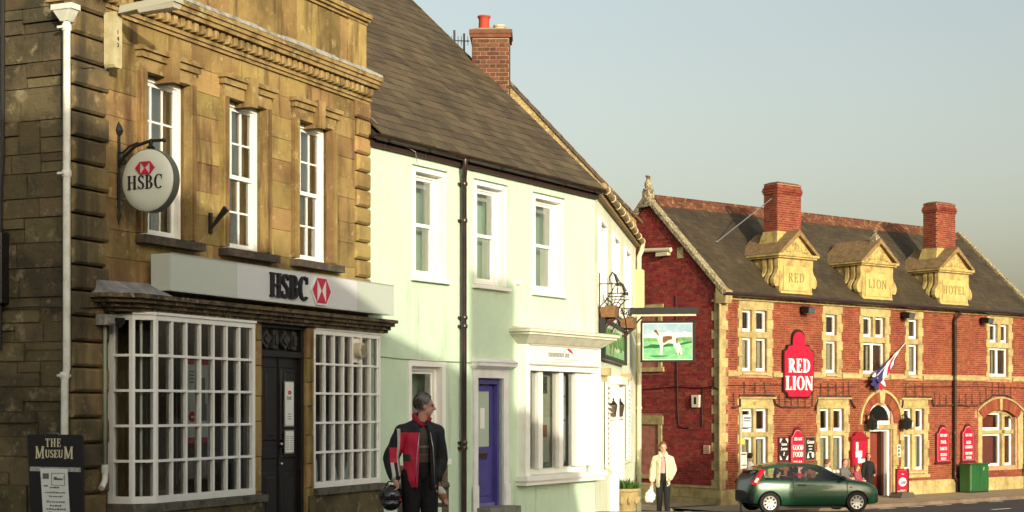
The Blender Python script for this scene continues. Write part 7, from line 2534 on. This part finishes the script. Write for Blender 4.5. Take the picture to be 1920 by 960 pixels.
def panel_mat(name, fn):
    """cloth in panels: colour chosen by where on the garment it lies (object space boxes)"""
    m = bpy.data.materials.new(name)
    m.use_nodes = True
    N, L = m.node_tree.nodes, m.node_tree.links
    b = N['Principled BSDF']
    b.inputs['Roughness'].default_value = .75
    tc = N.new('ShaderNodeTexCoord')
    sp = N.new('ShaderNodeSeparateXYZ')
    L.new(tc.outputs['Object'], sp.inputs[0])
    base = None
    for (ax, lo, hi, ax2, lo2, hi2, col) in fn:
        if base is None:
            base = col
            continue
        fac = None
        for (a, l_, h_) in ((ax, lo, hi), (ax2, lo2, hi2)):
            for (op, v) in (('GREATER_THAN', l_), ('LESS_THAN', h_)):
                n = N.new('ShaderNodeMath')
                n.operation = op
                n.inputs[1].default_value = v
                L.new(sp.outputs[a], n.inputs[0])
                if fac is None:
                    fac = n.outputs[0]
                else:
                    q = N.new('ShaderNodeMath')
                    q.operation = 'MULTIPLY'
                    L.new(fac, q.inputs[0])
                    L.new(n.outputs[0], q.inputs[1])
                    fac = q.outputs[0]
        x = N.new('ShaderNodeMix')
        x.data_type = 'RGBA'
        L.new(fac, x.inputs[0])
        if isinstance(base, tuple):
            x.inputs[6].default_value = base + (1,)
        else:
            L.new(base, x.inputs[6])
        x.inputs[7].default_value = col + (1,)
        base = x.outputs[2]
    L.new(base, b.inputs['Base Color'])
    return m


blk = mat('black_cloth', (.012, .012, .013), (.018, .018, .018), sc=30, rough=.85)
RD, WH, BK, OL = (.62, .018, .06), (.6, .58, .52), (.013, .013, .014), (.05, .05, .04)
bj = panel_mat('biker_jacket', [(0, 0, 0, 0, 0, 0, BK),
                                ('X', -.24, -.045, 'Z', .78, 1.36, RD), ('X', -.24, -.14, 'Z', 1.05, 1.13, OL),
                                ('X', -.262, -.235, 'Z', .9, 1.4, WH), ('X', -.335, -.262, 'Z', 1.04, 1.2, RD), ('X', -.335, -.3, 'Z', .84, 1.04, WH), ('X', -.335, -.29, 'Z', .78, .84, WH)])
jumper = panel_mat('patterned_jumper', [(0, 0, 0, 0, 0, 0, (.075, .06, .045)), ('X', -.3, .3, 'Z', 1.2, 1.22, (.25, .2, .16)), ('X', -.3, .3, 'Z', 1.12, 1.13, (.2, .13, .1)), ('X', -.3, .3, 'Z', .98, 1.0, (.16, .13, .1)), ('X', -.3, .3, 'Z', .9, .97, (.1, .07, .055))])
grey_hair = mat('grey_hair', (.06, .048, .04), (.2, .185, .17), sc=11, rough=.8)
man, MJ = person('man in red and black motorcycle jacket with grey hair looking down the street', (-.985, 17.1, -.02), R(22), 1.77,
                 dict(er=(-.168, .05, .61), wr=(-.165, -.02, .5), el=(.142, .03, .6), wl=(.1, -.01, .495), sr=(-.108, .015, .762), sl=(.108, .01, .762), hed=(.028, -.005, .928), nec=(.012, .01, .85)),
                 yaw=R(82), nod=R(6), top=bj, inner=jumper, legs=blk, shoe=blk, hair=grey_hair, opening=.028, hem=.475, vox=.0085, bulk=1.08, legw=1.22, collar=mat('red_collar', (.38, .012, .03), rough=.8))
# zip edges of the open jacket
zp = MB()
for s in (-1, 1):
    zp.tube([(s * .06 - .0, -.165, 1.36), (s * .085, -.185, 1.2), (s * .1, -.175, 1.0), (s * .105, -.165, .82)], .006, 5)
part_obj('zip', zp.mesh('zip'), steel, man)
# spectacles
sp2 = MB()
hd = MJ['hed']
for q in (-1, 1):
    sp2.tube([tuple(hd + Vector((.1, q * .02 + .012, .012))), tuple(hd + Vector((.1, q * .05 + .012, .012)))], .003, 5)
sp2.tube([tuple(hd + Vector((.1, -.045, .014))), tuple(hd + Vector((.0, -.082, .012)))], .003, 5)
part_obj('spectacles', sp2.mesh('spectacles'), steel, man)
# crash helmet held in his right hand
hw = man.matrix_basis @ Vector((-.33, -.03, .69))
hel = thing('crash_helmet', 'black motorcycle helmet hanging from the hand of the man in red', 'helmet', WORLD, (hw.x, hw.y, hw.z - .14))
part_obj('shell', blob([('e', (0, 0, .13), (.125, .155, .135)), ('e', (0, -.07, .06), (.1, .1, .075))], .012, 4), mat('helmet_black', (.012, .012, .012), rough=.15, spec=.6, coat=.6), hel)
part_obj('visor', cut_mesh(blob([('e', (0, -.005, .14), (.129, .16, .125))], .012, 2), lambda c: c.y > -.07 or c.z > .2 or c.z < .1), mat('visor', (.02, .02, .025), rough=.05, spec=.8), hel, .003)
m = MB().lathe([(0, 0), (.02, -.004), (.02, .004)], (.1, -.1, .1), 10, 'y')
part_obj('pivot', m.mesh('pivot'), red_ink, hel)
m = MB().tube([(-.06, .0, .24), (-.03, 0, .29), (.03, 0, .29), (.06, 0, .24)], .008, 6)
part_obj('strap', m.mesh('strap'), blk, hel)

# bench against the bank, with someone sitting behind the man
BN = Frame(-1.07, 19.2, 90 - 4)
bwood = mat('bench_wood', (.2, .17, .12), (.14, .12, .085), sc=8, rough=.85)
bn = thing('wooden_armchair', 'weathered wooden armchair partly hidden behind the man in red', 'chair', BN, (0, 0, 0))
for i in range(4):
    MB().box(-.24, .24, -.2 + i * .11, -.11 + i * .11, .42, .45).build('seat_slat', bwood, bn)
for i in range(3):
    MB().box(-.24, .24, .24 + i * .01, .26 + i * .01, .52 + i * .13, .62 + i * .13).build('back_slat', bwood, bn)
for x in (-.27, .27):
    MB().box(x - .035, x + .035, -.22, -.15, -.05, .66).build('leg', bwood, bn)
    MB().box(x - .035, x + .035, .2, .27, -.05, .9).build('leg', bwood, bn)
    MB().box(x - .045, x + .045, -.26, .27, .66, .7).build('arm_rest', bwood, bn)
    MB().box(x - .025, x + .025, -.15, .2, .3, .36).build('rail', bwood, bn)
pale = mat('pale_cloth', (.6, .57, .5), rough=.85)
tan_b = mat('tan_leather', (.33, .13, .05), (.26, .1, .04), sc=10, rough=.6)
sit, SJ = person('seated person in pale trousers with a tan boot, mostly hidden behind the man', (-1.09, 19.15, -.02), R(-14), 1.66,
                 dict(pel=(0, 0, .3), wai=(0, .01, .4), che=(0, .02, .5), nec=(0, .01, .615), hed=(0, -.02, .69), sl=(.096, .01, .545), sr=(-.096, .01, .545), el=(.12, -.05, .43), er=(-.12, -.05, .43), wl=(.04, -.16, .42), wr=(-.04, -.16, .42),
                      hl=(.05, -.01, .3), hr=(-.05, -.01, .3), kl=(.1, -.24, .5), kr=(.04, -.27, .31), al=(.24, -.28, .37), ar=(.04, -.24, .05), tl=(.295, -.35, .31), tr=(.05, -.33, .02)),
                 top=pale, legs=pale, shoe=None, hair=grey_hair, opening=0, hem=.36, vox=.012)
u = 1.66
bt = [('c', SJ['al'] + Vector((-.1, .04, .13)), SJ['al'], .062, .05), ('c', SJ['al'], SJ['tl'] + Vector((-.01, .02, .0)), .046, .036), ('e', SJ['al'] + Vector((.0, .02, -.03)), (.045, .05, .045)), ('c', SJ['ar'] + Vector((0, 0, .2)), SJ['ar'], .06, .05), ('c', SJ['ar'], SJ['tr'], .045, .036)]
part_obj('boots', blob(bt, .008, 2), tan_b, sit)

# the woman with the carrier bag
cream_c = mat('cream_jacket', (.66, .63, .44), (.58, .55, .37), sc=14, rough=.85)
pink = mat('pink_top', (.52, .33, .32), rough=.85)
red_hair = mat('auburn_hair', (.16, .06, .03), (.22, .09, .04), sc=40, rough=.75)
wy = 35.6
wom, WJ = person('woman in open cream jacket and black trousers carrying a white carrier bag', (3.36, wy, gz(wy) - .06), R(-4), 1.67,
                 dict(el=(.14, .03, .63), wl=(.085, -.055, .52), er=(-.13, .01, .63), wr=(-.145, -.03, .49), kl=(.05, -.05, .28), al=(.055, -.06, .045), tl=(.075, -.15, .02), kr=(-.045, -.0, .28), ar=(-.05, .07, .06), tr=(-.06, -.01, .018)),
                 yaw=R(8), nod=R(14), top=cream_c, inner=pink, legs=blk, shoe=blk, hair=red_hair, hairlen=.045, opening=.03, hem=.45, vox=.012, bulk=1.06, collar=cream_c)
bw = wom.matrix_basis @ Vector((WJ['wr'].x - .01, WJ['wr'].y, WJ['wr'].z - .1))
bag = thing('carrier_bag', 'bulging white plastic carrier bag in the hand of the woman', 'bag', WORLD, (bw.x, bw.y, bw.z - .4))
me = blob([('e', (-.03, 0, .15), (.12, .08, .14)), ('e', (-.05, 0, .08), (.11, .08, .08)), ('c', (-.02, 0, .25), (0, 0, .4), .06, .02)], .014, 3)
rb = random.Random(2)
nor = [x.vector.copy() for x in me.vertex_normals]
for v, vn in zip(me.vertices, nor):
    v.co += vn * math.sin(v.co.z * 60 + v.co.x * 40) * .006
part_obj('sack', me, mat('white_plastic', (.75, .77, .7), rough=.35, spec=.5, sub=1), bag)
m = MB().tube([(-.03, .01, .36), (-.02, .01, .42), (0, .01, .45)], .01, 5).tube([(.03, -.01, .36), (.02, -.01, .42), (0, -.01, .45)], .01, 5)
part_obj('handle', m.mesh('handle'), MATS['white_plastic'], bag)

# people outside the red brick inn and in the car
seat = dict(pel=(0, 0, .3), wai=(0, .0, .4), che=(0, .0, .5), nec=(0, -.005, .615), hed=(0, -.02, .69), sl=(.096, .0, .545), sr=(-.096, .0, .545), el=(.125, -.04, .43), er=(-.125, -.04, .43), wl=(.06, -.16, .4), wr=(-.06, -.16, .4),
            hl=(.05, -.01, .29), hr=(-.05, -.01, .29), kl=(.06, -.24, .3), kr=(-.06, -.24, .3), al=(.06, -.22, .05), ar=(-.06, -.22, .05), tl=(.07, -.3, .02), tr=(-.07, -.3, .02))
white_shirt = mat('white_shirt', (.72, .7, .64), rough=.8)
dark_hair = mat('dark_hair', (.02, .015, .012), rough=.6)
grey_coat = mat('grey_coat', (.13, .125, .12), rough=.85)
pinkred = mat('maroon_top', (.3, .06, .09), rough=.85)
navy = mat('navy_top', (.03, .035, .05), rough=.85)


def lion_person(label, x, y, rz, **k):
    return person(label, (x, y, k.pop('z', GZ)), rz, vox=.02, F=LION, **k)


lion_person('dark-haired man in white shirt standing behind the back of the green car', .2, -1.1, R(40), H=1.68, yaw=R(50), top=white_shirt, legs=navy, shoe=blk, hair=dark_hair, opening=0, hem=.45)
lion_person('person in brown cap sitting behind the windscreen of the green car', 3.92, -1.1, R(10), H=1.7, pose=dict(seat), yaw=R(60), top=white_shirt, legs=navy, shoe=blk, hair=mat('brown_cap', (.16, .07, .03), rough=.8), opening=0, hem=.36, z=GZ + .12)
lion_person('bald person in grey coat sitting outside by the red notice case', 4.82, -1.1, R(5), H=1.72, pose=dict(seat), yaw=R(-10), top=grey_coat, legs=navy, shoe=blk, hair=mat('cropped_hair', (.12, .08, .06), rough=.8), opening=0, hem=.36, z=GZ + .1)
lion_person('red-haired woman in black coat standing in front of the inn doorway', 6.03, -1.15, R(-20), H=1.58, pose=dict(wl=(.08, -.12, .56), el=(.14, 0, .62)), yaw=R(-20), top=blk, legs=blk, shoe=mat('pale_shoe', (.5, .4, .32), rough=.7), hair=mat('bright_red_hair', (.2, .02, .02), rough=.6), hairlen=.07, opening=0, hem=.36)
lion_person('small person in maroon top sitting beside the red-haired woman', 5.58, -1.0, R(20), H=1.45, pose=dict(seat), yaw=R(20), top=pinkred, legs=navy, shoe=blk, hair=red_hair, hairlen=.05, opening=0, hem=.36, z=GZ + .1)
# simple pub benches they sit on
for i, (x0, x1, lab) in enumerate(((3.5, 5.85, 'long low wooden bench left of the inn doorway'),)):
    b = thing('pub_bench', lab, 'bench', LION, (x0, -.9, GZ), 'benches outside the inn')
    for k in range(3):
        MB().box(x0, x1, -1.2 + k * .14, -1.08 + k * .14, GZ + .5, GZ + .54).build('seat_slat', bwood, b)
    for x in (x0 + .1, x1 - .16):
        MB().box(x, x + .06, -1.15, -.84, GZ, GZ + .5).build('leg', bwood, b)
cs = dict(seat)
cs.update(kl=(.06, -.3, .34), kr=(-.06, -.3, .34), al=(.06, -.42, .2), ar=(-.06, -.42, .2), tl=(.07, -.48, .2), tr=(-.07, -.48, .2), wl=(.08, -.24, .47), wr=(-.08, -.24, .47))
for (y, lab, tm_, yw) in ((-.37, 'grey-haired driver at the near window of the green car', grey_coat, R(10)), (.37, 'passenger beyond the driver in the green car', navy, R(30))):
    person(lab, (-.22, y, CZ + .06), R(90), 1.6, pose=dict(cs), yaw=yw, top=tm_, legs=navy, hair=grey_hair if y < 0 else dark_hair, opening=0, hem=.36, vox=.02, F=CAR, group='people in the green car')
person('person on the back seat at the quarter window of the green car', (-1.0, -.3, CZ + .08), R(90), 1.55, pose=dict(cs, kl=(.06, -.2, .36), kr=(-.06, -.2, .36), al=(.06, -.2, .2), ar=(-.06, -.2, .2), tl=(.07, -.26, .2), tr=(-.07, -.26, .2)), yaw=R(20), top=navy, legs=navy, hair=dark_hair, opening=0, hem=.36, vox=.02, F=CAR, group='people in the green car')
bpy.data.scenes.remove(TMP)
